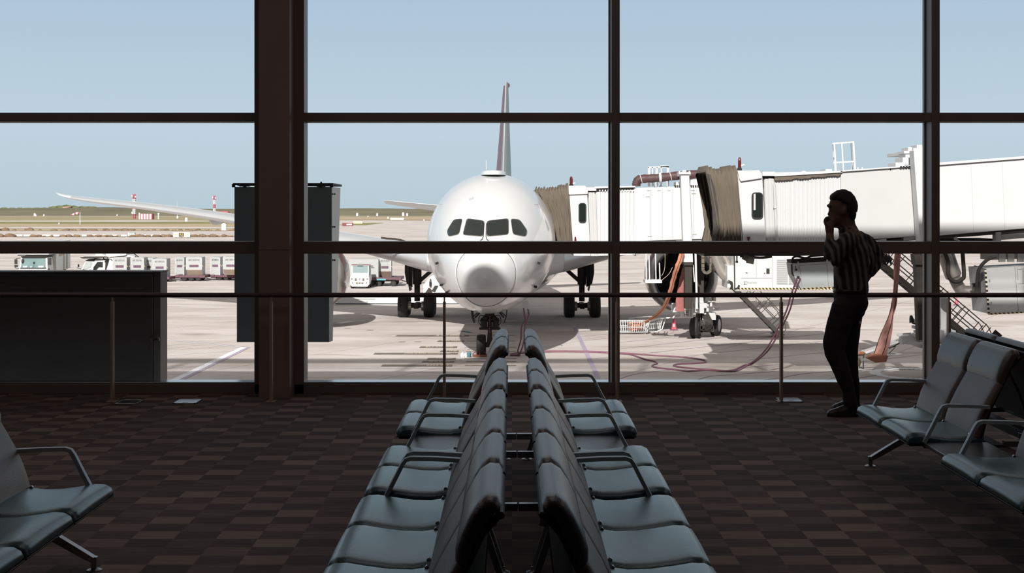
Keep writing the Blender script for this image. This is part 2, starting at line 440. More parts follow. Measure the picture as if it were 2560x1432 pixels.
# flanking mullions of the column, then the column itself
for x0, x1 in ((-2.262, -2.205), (-1.914, -1.826)):
    struct(MB().bb(x0, x1, WY, WR, 0.0, 4.95).obj('trim_%d' % k, m_frame, smooth=False, bevel=0.004)); k += 1
mb = MB().bb(-2.205, -1.914, WY - 0.02, WR, 0, 4.95).bb(-2.18, -1.915, 12.40, WY - 0.02, 0, 4.95)
mb.bb(-2.184, -1.911, 12.395, WY - 0.03, 1.275, 1.278)
struct(mb.obj('column', m_column, smooth=False, bevel=0.006))
glass_mat('pane_glass', (0.955, 0.965, 0.965))
edges_x = [-9.0] + [-7.86, -5.05, -2.235, -1.87, 0.91, 3.72, 6.53] + [9.0]
edges_z = [0.095, 1.285, 2.431, 3.60, 4.90]
k = 1
for i in range(len(edges_x) - 1):
    if i == 3: continue                       # the column stands here
    for j in range(4):
        mb = MB().bb(edges_x[i] + 0.02, edges_x[i + 1] - 0.02, 12.80, 12.802, edges_z[j] + 0.02, edges_z[j + 1] - 0.02)
        struct(mb.obj('window_%d' % k, MATS['pane_glass'], smooth=False)); k += 1

# the terminal above and below the hall: its eave and slatted attic shade the apron
struct(MB().bb(-60, 60, 12.9, 13.1, 5.2, 20.0).bb(-60, -9.2, 12.9, 13.1, GZ, 5.2).bb(9.2, 60, 12.9, 13.1, GZ, 5.2).bb(-9.2, 9.2, 12.9, 13.1, GZ, -0.25)
       .bb(-60, 60, -40, 12.9, 5.4, 20.0).obj('terminal_wall', m_concrete, smooth=False))
eave = 12.9 - 0.0
ZS = lambda D: GZ + (D - 13.0) * SUN_T       # height at the wall whose shade falls on the apron at distance D
mb = MB().bb(-60, 60, 12.85, 13.05, ZS(60.1), ZS(61.9))
for d in (58.05, 58.75, 59.4): mb.bb(-60, 60, 12.9, 13.1, ZS(d) - 0.045, ZS(d) + 0.045)
for i in range(-24, 25):
    if i % 2: mb.bb(i * 2.4 - 0.12, i * 2.4 + 0.12, 12.9, 13.04, 20.0, ZS(60.2))
mb.bb(-60, 60, 12.9, 13.1, 20.0, ZS(57.25))
R = [[V((-8.75 + 1.30 * math.cos(PI * k / 16), y, ZS(61.9) + (1.75 * math.sin(PI * k / 16) if 0 < k < 16 else -0.3))) for k in range(17)] for y in (12.4, 13.05)]
mb.rings(R)  # unseen round-topped block added on the roof to shade the airliner's nose
struct(mb.obj('terminal_roof', m_concrete, smooth=False))

# ------------------------------------------------------------------ guard rail
t = thing('guard_rail', 'dark metal handrail on slim posts running along the whole glazed wall', 'railing', (0, 12.15, 0))
mb = MB(); RY = 12.17
mb.tube([(-9, RY, 0.898), (9, RY, 0.898)], 0.0205, 14)
mb.obj('handrail', m_rail, t)
for px in (-134, 281, 678, 1111, 1543, 1953, 2372, 2790):
    x = (px - 1280) * RY / FPX
    mb = MB().bb(x - 0.011, x + 0.011, RY - 0.03, RY + 0.03, 0.0, 0.842)
    mb.bb(x - 0.006, x + 0.006, RY - 0.012, RY + 0.012, 0.842, 0.885)
    mb.bb(x - 0.04, x + 0.04, RY - 0.06, RY + 0.06, 0.0, 0.006)
    mb.obj('post', m_post, t, smooth=False, bevel=0.002)

# ------------------------------------------------------------------ floor sockets
def floor_plate(px, py, lab, open_=False):
    Y = CH * FPX / (py - HOR); x = (px - 1280) * Y / FPX
    t = thing('floor_socket', lab, 'floor socket', (x, Y, 0), 0, 'floor sockets along the window')
    w, d = 0.095, 0.125
    mb = MB()
    for a in ((-w, -w + 0.018, -d, d), (w - 0.018, w, -d, d), (-w, w, -d, -d + 0.018), (-w, w, d - 0.018, d)):
        mb.bb(x + a[0], x + a[1], Y + a[2], Y + a[3], 0.0, 0.010)
    mb.obj('rim', m_plate, t, smooth=False, bevel=0.002)
    mb = MB().bb(x - w + 0.018, x + w - 0.018, Y - d + 0.018, Y + d - 0.018, 0.0, 0.004 if open_ else 0.008)
    mb.obj('cover', m_shell if open_ else m_plate, t, smooth=False)
    if not open_:
        MB().bb(x - 0.022, x + 0.022, Y - d + 0.03, Y - d + 0.045, 0.008, 0.010).obj('latch', m_shell, t, smooth=False)
floor_plate(469, 1005, 'bright steel floor socket plate left of the brown column')
floor_plate(322, 1006, 'dark floor socket with a thin steel rim below the dark display cabinet', True)
floor_plate(1973, 1001, 'bright steel floor socket plate at the foot of a rail post near the standing man')

# ------------------------------------------------------------------ beam seating
PITCH = 0.60
SEAT_PROF = [(0.262, 0.388), (0.30, 0.378), (0.38, 0.366), (0.46, 0.368), (0.55, 0.380), (0.61, 0.390), (0.655, 0.388), (0.682, 0.374), (0.693, 0.352), (0.684, 0.336), (0.62, 0.332), (0.45, 0.322), (0.28, 0.330)]
PANEL_F = [(0.318, 0.372), (0.300, 0.42), (0.278, 0.48), (0.245, 0.55), (0.208, 0.62), (0.182, 0.672)]
HEAD_F = [(0.182, 0.672), (0.176, 0.70), (0.158, 0.745), (0.134, 0.79), (0.112, 0.824), (0.090, 0.841), (0.070, 0.842), (0.056, 0.828)]
def seat_unit(slots, name='bench'):
    """one beam: row axis along y, facing +x. slots: 's' seat or 't' table"""
    t = thing(name, None, 'bench seat', (0, 0, 0), local=True)
    n = len(slots); L = n * PITCH
    for i, s in enumerate(slots):
        y0 = L / 2 - (i + 1) * PITCH + 0.006; y1 = y0 + PITCH - 0.012
        if s == 't':
            mb = MB().bb(0.24, 0.60, y0 - 0.02, y1 + 0.02, 0.318, 0.340)
            mb.obj('table', m_table, t, bevel=0.006)
            continue
        # cushion: domed a little, well rounded towards its sides
        EDG = [0.0, 0.003, 0.009, 0.018, 0.030, 0.044, 0.10, 0.20]
        YS = [y0 + e for e in EDG] + [(y0 + y1) / 2] + [y1 - e for e in EDG[::-1]]
        def roll(y, rad=0.044):
            e = min(y - y0, y1 - y)
            return 0.0 if e >= rad else 1 - math.sqrt(max(0, 1 - ((rad - e) / rad) ** 2))
        R = []
        for y in YS:
            r_, dome = roll(y), 0.007 * math.sin(PI * (y - y0) / (y1 - y0))
            ring = []
            for j, (x, z) in enumerate(SEAT_PROF):
                top = j < 9
                ring.append((x - (0.020 * r_ if j in (6, 7, 8, 9) else 0), y, z - (0.034 * r_ if top else 0.0) + (dome if top else 0)))
            R.append(ring)
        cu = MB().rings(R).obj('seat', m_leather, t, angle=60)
        mb = MB().bb(0.30, 0.672, y0 + 0.01, y1 - 0.01, 0.316, 0.331).bb(0.665, 0.688, y0 + 0.004, y1 - 0.004, 0.327, 0.334)
        mb.obj('seat_shell', m_shell, cu, smooth=False, bevel=0.003)
        # backrest: lower panel, headrest, plastic shell behind
        def slab(F, th, bulge, nm, m, par, back_in=0.0):
            R = []
            for y in YS:
                inset = 0.034 * roll(y, 0.05)
                fr, bk = [], []
                m_ = len(F)
                for j, (x, z) in enumerate(F):
                    a, c = F[max(j - 1, 0)], F[min(j + 1, m_ - 1)]
                    tx, tz = c[0] - a[0], c[1] - a[1]; q = math.hypot(tx, tz); nx, nz = tz / q, -tx / q
                    b = bulge * math.sin(PI * min(1, max(0, (j + 0.35) / (m_ - 0.3))))
                    fr.append((x + nx * (b - inset), y, z + nz * (b - inset)))
                    bk.append((max(x - nx * th, 0.052), y, z - nz * th))
                R.append(fr + bk[::-1])
            return MB().rings(R).obj(nm, m, par, angle=60)
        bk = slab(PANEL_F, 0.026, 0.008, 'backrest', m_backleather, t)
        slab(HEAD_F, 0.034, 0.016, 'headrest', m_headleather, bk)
        # shell and frame behind
        F2 = [(0.282, 0.36), (0.262, 0.44), (0.222, 0.54), (0.160, 0.665), (0.120, 0.75), (0.076, 0.80)]
        R = []
        for yy in (y0 + 0.02, y1 - 0.02):
            R.append([(x, yy, z) for x, z in F2] + [(x - 0.018, yy, z - 0.008) for x, z in F2[::-1]])
        MB().rings(R).obj('back_shell', m_shell, bk, angle=40)
        P = [(x - 0.006, y0 + 0.012, z) for x, z in F2] + [(0.058, y0 + 0.012, 0.802)]
        MB().tube(P + [(x, y1 - 0.012, z) for x, _, z in P[::-1]], 0.011, 8).obj('back_frame', m_shell, bk)
        for yy in (y0 + 0.05, y1 - 0.05):
            MB().box((0.315, yy, 0.368), (0.045, 0.02, 0.014), Matrix.Rotation(-0.7, 3, 'Y')).obj('hinge', m_chrome, t, bevel=0.004)
    # beam and legs at the stations where arms stand
    MB().bar((0.16, -L / 2 + 0.02, 0.29), (0.16, L / 2 - 0.02, 0.29), 0.07, 0.055).obj('beam', m_dgrey, t, bevel=0.005)
    ends = [L / 2, -L / 2] + ([L / 2 - slots.index('t') * PITCH, L / 2 - (slots.index('t') + 1) * PITCH] if 't' in slots else [])
    for y in ends:
        yy = y - 0.018 * (1 if y > 0 else -1) if abs(abs(y) - L / 2) < 0.01 else y
        p = [(0.235, 0.536), (0.36, 0.543), (0.470, 0.545), (0.492, 0.538), (0.505, 0.520), (0.548, 0.435), (0.598, 0.340)]
        mb = MB()
        R = []
        for j, (x, z) in enumerate(p):
            a, c = p[max(j - 1, 0)], p[min(j + 1, len(p) - 1)]
            tx, tz = c[0] - a[0], c[1] - a[1]; q = math.hypot(tx, tz); nx, nz = -tz / q, tx / q
            w, h = 0.019, 0.0085
            R.append([(x + nx * h, yy - w * 0.8, z + nz * h), (x + nx * h * 1.3, yy, z + nz * h * 1.3), (x + nx * h, yy + w * 0.8, z + nz * h), (x - nx * h, yy + w, z - nz * h), (x - nx * h, yy - w, z - nz * h)])
        mb.rings(R)
        mb.obj('armrest', m_arm, t, angle=50)
        MB().bar((0.16, yy, 0.315), (0.60, yy, 0.325), 0.03, 0.03).obj('arm_bracket', m_shell, t, smooth=False, bevel=0.004)
    for y in (L / 2 - 0.05, -L / 2 + 0.05):
        p = [(0.10, 0.315), (0.22, 0.290), (0.34, 0.225), (0.46, 0.155), (0.575, 0.085), (0.612, 0.062)]
        R = []
        for j, (x, z) in enumerate(p):
            h = 0.055 - 0.030 * j / 5
            R.append([(x, y - 0.022, z), (x, y + 0.022, z), (x - 0.01, y + 0.018, z - h), (x - 0.01, y - 0.018, z - h)])
        mb = MB().rings(R)
        mb.bb(0.596, 0.622, y - 0.016, y + 0.016, 0.012, 0.064)
        lg = mb.obj('leg', m_chrome, t, angle=40, bevel=0.003)
        MB().lathe([(0.034, 0.0), (0.034, 0.005), (0.014, 0.013), (0.012, 0.02)], (0.609, y, 0), n=18).obj('foot', m_chrome, lg)
        mb = MB().bar((0.16, y, 0.29), (0.075, y, 0.03), 0.026, 0.03)
        mb.lathe([(0.034, 0.0), (0.034, 0.005), (0.014, 0.013), (0.012, 0.03)], (0.07, y, 0), n=18)
        mb.obj('inner_leg', m_chrome, t, bevel=0.003)
    for y in ((PITCH / 2, -PITCH / 2) if 't' in slots else (L / 2 - 0.03, -L / 2 + 0.03)):
        MB().bar((0.16, y, 0.335), (0.002, y, 0.335), 0.030, 0.034).obj('crossbar', m_chrome, t, smooth=False, bevel=0.003)
    return t
ROWX = 0.027
five = seat_unit('sstss')
five.location = (ROWX, 7.93, 0)
G1 = 'benches with a small table between two pairs of seats'
G2 = 'benches of four seats without a table'
put(five, 'black four-seat bench with middle table, farther back, right of the central aisle', 'bench seat', G1)
dup(five, (ROWX, 7.93, 0), PI, 'black four-seat bench with middle table, farther back, left of the central aisle')
four = seat_unit('ssss')
four.location = (ROWX, 5.13, 0)
put(four, 'large near black leather bench whose seats face right, in the middle of the hall', 'bench seat', G2)
dup(four, (ROWX, 5.13, 0), PI, 'large near black leather bench whose seats face left, in the middle of the hall')
dup(five, (2.88, 7.68, 0), PI, 'black leather bench beside the standing man, its two brown-toned backrests facing the aisle')
dup(five, (2.90, 7.95, 0), 0, 'bench seen from behind, its dark backrest shells turned to us, near the right edge')
dup(four, (2.88, 4.90, 0), PI, 'bench showing only one seat corner at the lower right edge')
dup(four, (-2.50, 5.37, 0), 0, 'black leather bench at the lower left corner with one bright armrest')

# ================================================================== THE STANDING MAN
PS = FPX / 11.40
def pp(px, py, d=0.0):
    """point of the man's own plane; d metres towards the window"""
    Y = 11.40 + d
    return V(((px - 1280) * Y / FPX, Y, CH + (HOR - py) * Y / FPX))
m_skin = mat('skin', (0.16, 0.095, 0.07), 0.6, var=0.08, scale=12)
m_hair = mat('black_hair', (0.018, 0.014, 0.012), 0.6, var=0.4, scale=60, bump=0.5, bscale=120)
m_trouser = mat('dark_trousers', (0.022, 0.020, 0.022), 0.85, var=0.2, scale=10, bump=0.25, bscale=25)
m_shoe = mat('black_shoe', (0.018, 0.017, 0.018), 0.35, var=0.2)
m_shirt = bpy.data.materials.new('striped_shirt'); m_shirt.use_nodes = True
nt = m_shirt.node_tree; n, l = nt.nodes, nt.links
b = n['Principled BSDF']; b.inputs['Roughness'].default_value = 0.85
tc = n.new('ShaderNodeTexCoord'); sp = n.new('ShaderNodeSeparateXYZ'); l.new(tc.outputs['Object'], sp.inputs[0])
nz = n.new('ShaderNodeTexNoise'); nz.inputs['Scale'].default_value = 3.5; l.new(tc.outputs['Object'], nz.inputs['Vector'])
ad = n.new('ShaderNodeMath'); ad.operation = 'MULTIPLY_ADD'; ad.inputs[1].default_value = 0.10; l.new(nz.outputs['Fac'], ad.inputs[0]); l.new(sp.outputs['X'], ad.inputs[2])
a2 = n.new('ShaderNodeMath'); a2.operation = 'MULTIPLY_ADD'; a2.inputs[1].default_value = 0.20; l.new(sp.outputs['Z'], a2.inputs[0]); l.new(ad.outputs[0], a2.inputs[2])
fr = n.new('ShaderNodeMath'); fr.operation = 'PINGPONG'; fr.inputs[1].default_value = 0.026; l.new(a2.outputs[0], fr.inputs[0])
rp = n.new('ShaderNodeValToRGB')
rp.color_ramp.elements[0].position, rp.color_ramp.elements[0].color = 0.35, (0.020, 0.019, 0.019, 1)
rp.color_ramp.elements[1].position, rp.color_ramp.elements[1].color = 0.80, (0.18, 0.17, 0.165, 1)
mu = n.new('ShaderNodeMath'); mu.operation = 'MULTIPLY'; mu.inputs[1].default_value = 1 / 0.026; l.new(fr.outputs[0], mu.inputs[0])
l.new(mu.outputs[0], rp.inputs[0]); l.new(rp.outputs[0], b.inputs['Base Color'])

def limb(mb, stations, n=18):
    """stations: (centre, half width along the view plane, half depth towards the window[, direction])"""
    R = []
    P = [V(s[0]) for s in stations]
    for i, s in enumerate(stations):
        d = (P[min(i + 1, len(P) - 1)] - P[max(i - 1, 0)]).normalized()
        y = V((0, 1, 0)); y = (y - d * y.dot(d)); y = y.normalized() if y.length > 0.2 else V((0, 0, 1))
        x = y.cross(d).normalized()
        R.append([P[i] + x * (math.cos(2 * PI * k / n) * s[1]) + y * (math.sin(2 * PI * k / n) * s[2]) for k in range(n)])
    # rounded ends
    mb.rings(R)
    for i in (0, -1):
        s = stations[i]; mb.ellipsoid(s[0], (s[1] * 0.98, s[2] * 0.98, (s[1] + s[2]) / 2 * 0.9), n=14, m=8)
    return mb
def remesh(o, vox, it):
    m = o.modifiers.new('skin', 'REMESH'); m.mode = 'VOXEL'; m.voxel_size = vox; m.use_smooth_shade = True
    s = o.modifiers.new('smooth', 'SMOOTH'); s.iterations = it; s.factor = 0.5
    return o
man = thing('person', 'man in a dark striped shirt standing in profile by the window, hand at his mouth', 'person', pp(2112, 1036, 0.1))
q = 1 / PS
# ---- body: head, neck, arms, hands as one skin
mb = MB()
tilt = Matrix.Rotation(math.radians(7), 3, 'Y')
mb.ellipsoid(pp(2105, 519), (33 * q, 0.076, 41 * q), n=24, m=16)                      # skull
mb.ellipsoid(pp(2095, 543), (24 * q, 0.060, 27 * q), n=20, m=12)                      # face
mb.ellipsoid(pp(2089, 556), (17 * q, 0.046, 14 * q), n=18, m=10)                      # chin and jaw
mb.add([pp(2075, 518), pp(2064.5, 538.5), pp(2077, 543), pp(2078, 530, -0.017), pp(2078, 530, 0.017)], [(0, 1, 3), (0, 4, 1), (1, 2, 3), (1, 4, 2), (0, 3, 2, 4)])   # nose
mb.ellipsoid(pp(2072, 514), (5 * q, 0.050, 4 * q))                                    # brow
mb.ellipsoid(pp(2072, 548), (4 * q, 0.026, 2.8 * q)); mb.ellipsoid(pp(2073, 553), (4 * q, 0.023, 2.8 * q))   # lips
for s in (-1, 1): mb.ellipsoid(pp(2110, 528, s * 0.076), (6.5 * q, 0.012, 10.5 * q), Matrix.Rotation(0.2, 3, 'Y'))   # ears
limb(mb, [(pp(2112, 545), 24 * q, 0.058), (pp(2117, 565), 22 * q, 0.056), (pp(2124, 588), 27 * q, 0.075)])
# near arm: shoulder, elbow down in front, forearm up to the mouth
limb(mb, [(pp(2120, 603, -0.16), 18 * q, 0.055), (pp(2098, 628, -0.17), 15 * q, 0.048), (pp(2080, 654, -0.16), 13.5 * q, 0.043), (pp(2074, 634, -0.14), 12.5 * q, 0.040), (pp(2074, 605, -0.11), 11 * q, 0.034), (pp(2075, 585, -0.085), 9.5 * q, 0.027)])
# palm and curled fingers at the mouth
limb(mb, [(pp(2075, 588, -0.085), 9 * q, 0.026), (pp(2074, 573, -0.075), 11 * q, 0.036), (pp(2073, 561, -0.065), 11 * q, 0.040)])
for i, (dx, yy) in enumerate(((0, -0.098), (-1, -0.076), (-1, -0.054), (1, -0.034))):
    mb.tube(spline([pp(2069 + dx, 566, yy), pp(2063 + dx, 556 + i, yy), pp(2063.5 + dx, 546 + i * 1.5, yy + 0.004), pp(2071 + dx, 543 + i * 1.5, yy + 0.008), pp(2075 + dx, 548 + i, yy + 0.01)], 4), [0.0105, 0.0105, 0.0105, 0.0103, 0.0102, 0.0102, 0.010, 0.010, 0.0098, 0.0098, 0.0096, 0.0094, 0.0092, 0.009, 0.0088, 0.0086, 0.008], 8)
mb.tube(spline([pp(2080, 573, -0.06), pp(2084, 562, -0.052), pp(2081, 552, -0.046), pp(2076, 547, -0.042)], 4), 0.0105, 8)
# far arm: shoulder, elbow out behind, hand on the hip
limb(mb, [(pp(2140, 600, 0.16), 18 * q, 0.055), (pp(2172, 612, 0.20), 16 * q, 0.050), (pp(2200, 640, 0.20), 13 * q, 0.042), (pp(2190, 664, 0.17), 12 * q, 0.038), (pp(2168, 692, 0.13), 9 * q, 0.028)])
limb(mb, [(pp(2170, 690, 0.13), 9 * q, 0.022), (pp(2160, 702, 0.11), 12 * q, 0.020)])
for i in range(4):
    mb.tube([pp(2160 + i * 2, 700 + i * 3, 0.12 - 0.012 * i), pp(2146 + i * 2, 706 + i * 4, 0.10 - 0.010 * i), pp(2138 + i * 2, 712 + i * 4, 0.085 - 0.008 * i)], [0.010, 0.009, 0.008], 8)
mb.tube([pp(2164, 694, 0.10), pp(2160, 686, 0.085), pp(2152, 682, 0.08)], [0.011, 0.010, 0.009], 8)
# trunk and legs inside the clothes, so that the body is whole
limb(mb, [(pp(2126, 600), 30 * q, 0.15), (pp(2128, 650), 36 * q, 0.13), (pp(2127, 700), 37 * q, 0.125), (pp(2126, 745), 36 * q, 0.14)])
limb(mb, [(pp(2112, 765, -0.075), 22 * q, 0.06), (pp(2098, 812, -0.085), 21 * q, 0.055), (pp(2085, 858, -0.09), 19 * q, 0.050), (pp(2086, 880, -0.09), 17 * q, 0.046), (pp(2104, 925, -0.10), 14 * q, 0.042), (pp(2121, 975, -0.10), 11 * q, 0.038), (pp(2125, 1018, -0.10), 10 * q, 0.036)])
limb(mb, [(pp(2130, 765, 0.075), 21 * q, 0.06), (pp(2124, 830, 0.09), 18 * q, 0.054), (pp(2121, 885, 0.10), 16 * q, 0.046), (pp(2127, 940, 0.12), 13 * q, 0.042), (pp(2133, 985, 0.19), 11 * q, 0.038), (pp(2132, 1008, 0.23), 10 * q, 0.036)])
remesh(mb.obj('body', m_skin, man), 0.0075, 3)
# ---- hair
mb = MB()
R = []
nn = 28
for i in range(11):
    a = i / 10 * PI * 0.60
    R.append([pp(2106, 517) + V((math.sin(a) * math.cos(2 * PI * k / nn) * 35.5 * q, math.sin(a) * math.sin(2 * PI * k / nn) * 0.083, math.cos(a) * 41.5 * q)) for k in range(nn)])
vs_ = [p for r in R for p in r]
def hairy(p):
    c = pp(2106, 517); x, z = (p.x - c.x) / q, (p.z - c.z) / q
    return z > 4 + max(0, -x) * 0.55 or x > 6
fs = []
for i in range(10):
    for k in range(nn):
        ids = (i * nn + k, i * nn + (k + 1) % nn, (i + 1) * nn + (k + 1) % nn, (i + 1) * nn + k)
        if all(hairy(vs_[j]) for j in ids): fs.append(ids)
for j, p in enumerate(vs_): vs_[j] = p + V(noise.noise_vector(p * 40)) * 0.006
mb.add(vs_, fs)
mb.ellipsoid(pp(2127, 533), (10 * q, 0.066, 20 * q), n=18)
mb.ellipsoid(pp(2087, 492), (10.5 * q, 0.056, 8 * q), Matrix.Rotation(-0.6, 3, 'Y'), n=18)
h = mb.obj('hair', m_hair, man)
so = h.modifiers.new('thickness', 'SOLIDIFY'); so.thickness = 0.012; so.offset = 0.5
# ---- shirt
mb = MB()
limb(mb, [(pp(2123, 583), 21 * q, 0.070), (pp(2127, 597), 33 * q, 0.165), (pp(2131, 622), 42 * q, 0.175), (pp(2130, 655), 44 * q, 0.160), (pp(2127, 690), 42 * q, 0.150), (pp(2127, 712), 43 * q, 0.152), (pp(2128, 723), 43 * q, 0.154)])
limb(mb, [(pp(2122, 600, -0.15), 23 * q, 0.068), (pp(2100, 626, -0.17), 20 * q, 0.060), (pp(2083, 652, -0.16), 18.5 * q, 0.058), (pp(2076, 640, -0.145), 17.5 * q, 0.053), (pp(2074.5, 608, -0.115), 14.5 * q, 0.046)])
limb(mb, [(pp(2142, 598, 0.15), 24 * q, 0.070), (pp(2174, 612, 0.195), 21 * q, 0.062), (pp(2196, 637, 0.20), 16 * q, 0.052), (pp(2188, 664, 0.17), 15 * q, 0.048), (pp(2175, 683, 0.145), 12.5 * q, 0.040)])
mb.ellipsoid(pp(2168, 645, 0.12), (22 * q, 0.09, 34 * q))
mb.ellipsoid(pp(2150, 592), (18 * q, 0.10, 14 * q), Matrix.Rotation(0.5, 3, 'Y'))
sh = remesh(mb.obj('shirt', m_shirt, man), 0.010, 4)
tx = bpy.data.textures.new('folds', 'CLOUDS'); tx.noise_scale = 0.09
dm = sh.modifiers.new('folds', 'DISPLACE'); dm.texture = tx; dm.strength = 0.020; dm.mid_level = 0.5
R = []
for dz, rx, ry in ((8, 23, 0.072), (-3, 20, 0.064), (-9, 21.5, 0.068)):
    R.append([pp(2121, 578) + V((math.cos(2 * PI * k / 20) * rx * q, math.sin(2 * PI * k / 20) * ry, -dz * q - math.cos(2 * PI * k / 20) * 6 * q)) for k in range(20)])
c = MB().rings(R, caps=False).obj('collar', m_shirt, sh)
so = c.modifiers.new('thickness', 'SOLIDIFY'); so.thickness = 0.006
# ---- trousers
mb = MB()
limb(mb, [(pp(2126, 716), 40 * q, 0.148), (pp(2126, 740), 42 * q, 0.155), (pp(2126, 768), 40 * q, 0.150)])
mb.ellipsoid(pp(2143, 757), (26 * q, 0.135, 31 * q))
limb(mb, [(pp(2112, 765, -0.075), 32 * q, 0.088), (pp(2098, 812, -0.085), 31 * q, 0.080), (pp(2085, 858, -0.09), 28 * q, 0.070), (pp(2086, 880, -0.09), 26 * q, 0.066), (pp(2104, 925, -0.10), 21.5 * q, 0.060), (pp(2121, 975, -0.10), 17 * q, 0.056), (pp(2126, 1014, -0.10), 16.5 * q, 0.056)])
limb(mb, [(pp(2130, 765, 0.075), 30 * q, 0.088), (pp(2124, 830, 0.09), 26 * q, 0.078), (pp(2121, 885, 0.10), 23 * q, 0.066), (pp(2127, 940, 0.12), 20 * q, 0.060), (pp(2133, 985, 0.19), 17 * q, 0.056), (pp(2132, 1004, 0.23), 16 * q, 0.054)])
tr = remesh(mb.obj('trousers', m_trouser, man), 0.010, 4)
dm = tr.modifiers.new('folds', 'DISPLACE'); dm.texture = tx; dm.strength = 0.012; dm.mid_level = 0.5
mb = MB()
mb.rings([[pp(2126, 721 + dy) + V((math.cos(2 * PI * k / 24) * 42.5 * q, math.sin(2 * PI * k / 24) * 0.153, 0)) for k in range(24)] for dy in (0, 10)], caps=False)
so = mb.obj('belt', m_shoe, tr).modifiers.new('thickness', 'SOLIDIFY'); so.thickness = 0.006
# ---- shoes
def shoe(toe, heel, floor_py, d, yaw):
    L = (heel - toe) * q; mb = MB()
    c = pp((toe + heel) / 2, floor_py, d); c.z = 0.0
    rot = Matrix.Rotation(yaw, 3, 'Z')
    R = []
    for u, w, h in ((0.0, 0.018, 0.030), (0.05, 0.034, 0.046), (0.15, 0.045, 0.056), (0.32, 0.050, 0.070), (0.5, 0.045, 0.088), (0.66, 0.040, 0.105), (0.82, 0.040, 0.108), (0.95, 0.036, 0.098), (1.0, 0.022, 0.07)):
        x = -L / 2 + L * u
        R.append([c + rot @ V((x, math.copysign(abs(math.cos(a)) ** 0.7, math.cos(a)) * w, 0.012 + max(0, math.sin(a)) ** 0.8 * (h - 0.012))) for a in [2 * PI * k / 16 for k in range(16)]])
    s = MB().rings(R).obj('shoe', m_shoe, man, angle=60)
    R = []
    for z in (0.0, 0.016):
        R.append([c + rot @ V((-L / 2 + L * (0.5 - 0.5 * math.cos(a)) * 1.0 , math.sin(a) * 0.052, z)) for a in [2 * PI * k / 20 for k in range(20)]])
    MB().rings(R).obj('sole', m_black, s)
shoe(2068, 2146, 1036, -0.10, 0.0)
shoe(2079, 2150, 1016, 0.24, 0.10)
# ---- watch-like pale thing at the hip pocket
MB().ellipsoid(pp(2150, 806, -0.05), (3.2 * q, 0.012, 4.5 * q)).obj('pocket_tag', m_linewhite, tr)

# ================================================================== THE AIRLINER
# own frame: x to its right wing as we see it, y towards the tail, z above the apron
YAW = 0.0115
plane = thing('airliner', 'white twin-engine wide-body airliner parked nose towards us at the gate', 'airplane', (-1.07, 57.5, GZ), -YAW, local=True)
ZC = 4.91
S_ = [0, 0.12, 0.35, 0.7, 1.2, 2, 3, 5, 7, 9, 11]
TOP = [3.66, 4.00, 4.28, 4.58, 4.95, 5.47, 6.10, 7.12, 7.76, 8.05, 8.12]
BOT = [3.66, 3.33, 3.07, 2.77, 2.48, 2.22, 2.05, 1.91, 1.87, 1.87, 1.87]
WID = [0.0, 0.36, 0.64, 0.90, 1.19, 1.57, 1.93, 2.46, 2.80, 2.96, 3.01]
MID = [3.66, 3.68, 3.72, 3.78, 3.86, 4.02, 4.22, 4.55, 4.76, 4.86, 4.91]
def fus(s):
    """top, bottom, half width, height of greatest width at station s"""
    if s <= 11: return interp(s, S_, TOP), interp(s, S_, BOT), interp(s, S_, WID), interp(s, S_, MID)
    if s <= 35: return 8.12, 1.87, 3.01, 4.91
    T = [35, 42, 48, 53, 56.2]
    return interp(s, T, [8.12, 8.12, 8.0, 7.7, 7.2]), interp(s, T, [1.87, 2.75, 4.2, 5.7, 6.6]), interp(s, T, [3.01, 2.65, 1.75, 0.9, 0.25]), interp(s, T, [4.91, 5.3, 6.0, 6.6, 6.9])
def fring(s, n=72, grow=0.0):
    t, b, w, m = fus(s); out = []
    for k in range(n):
        a = 2 * PI * k / n; c, sn = math.cos(a), math.sin(a)
        out.append(V(((w + grow) * c, s, m + ((t - m + grow) if sn >= 0 else (m - b + grow)) * sn)))
    return out
def fsurf(x, z, lo=0.0, hi=11.0):
    """station at which the nose skin passes over (x, z) seen from ahead"""
    for _ in range(40):
        s = (lo + hi) / 2; t, b, w, m = fus(s)
        h = (t - m) if z >= m else (m - b)
        inside = (x / max(w, 1e-5)) ** 2 + ((z - m) / max(h, 1e-5)) ** 2 < 1
        if inside: hi = s
        else: lo = s
    return hi
st = [1.24 + (2.0 - 1.24) * i / 5 for i in range(5)] + [2 + i * 0.5 for i in range(18)] + list(range(11, 36, 3)) + [35 + i * 1.5 for i in range(15)]
MB().rings([fring(s) for s in st]).obj('fuselage', m_white, plane, angle=70)
MB().rings([fring(s) for s in (0.0, 0.01, 0.04, 0.09, 0.16, 0.26, 0.38, 0.54, 0.72, 0.92, 1.10, 1.215)]).obj('radome', m_radome, plane, angle=70)
m_seam = mat('panel_seam', (0.13, 0.12, 0.12), 0.6, var=0.1)
rr = fring(1.228, 96, 0.004)
MB().tube(rr + [rr[0]], 0.013, 6, False).obj('radome_seam', m_seam, plane)
def px_plane(px, py, Y): p = at(px, py, Y); return p.x + 1.07 - 0.0115 * (Y - 57.5), p.z - GZ
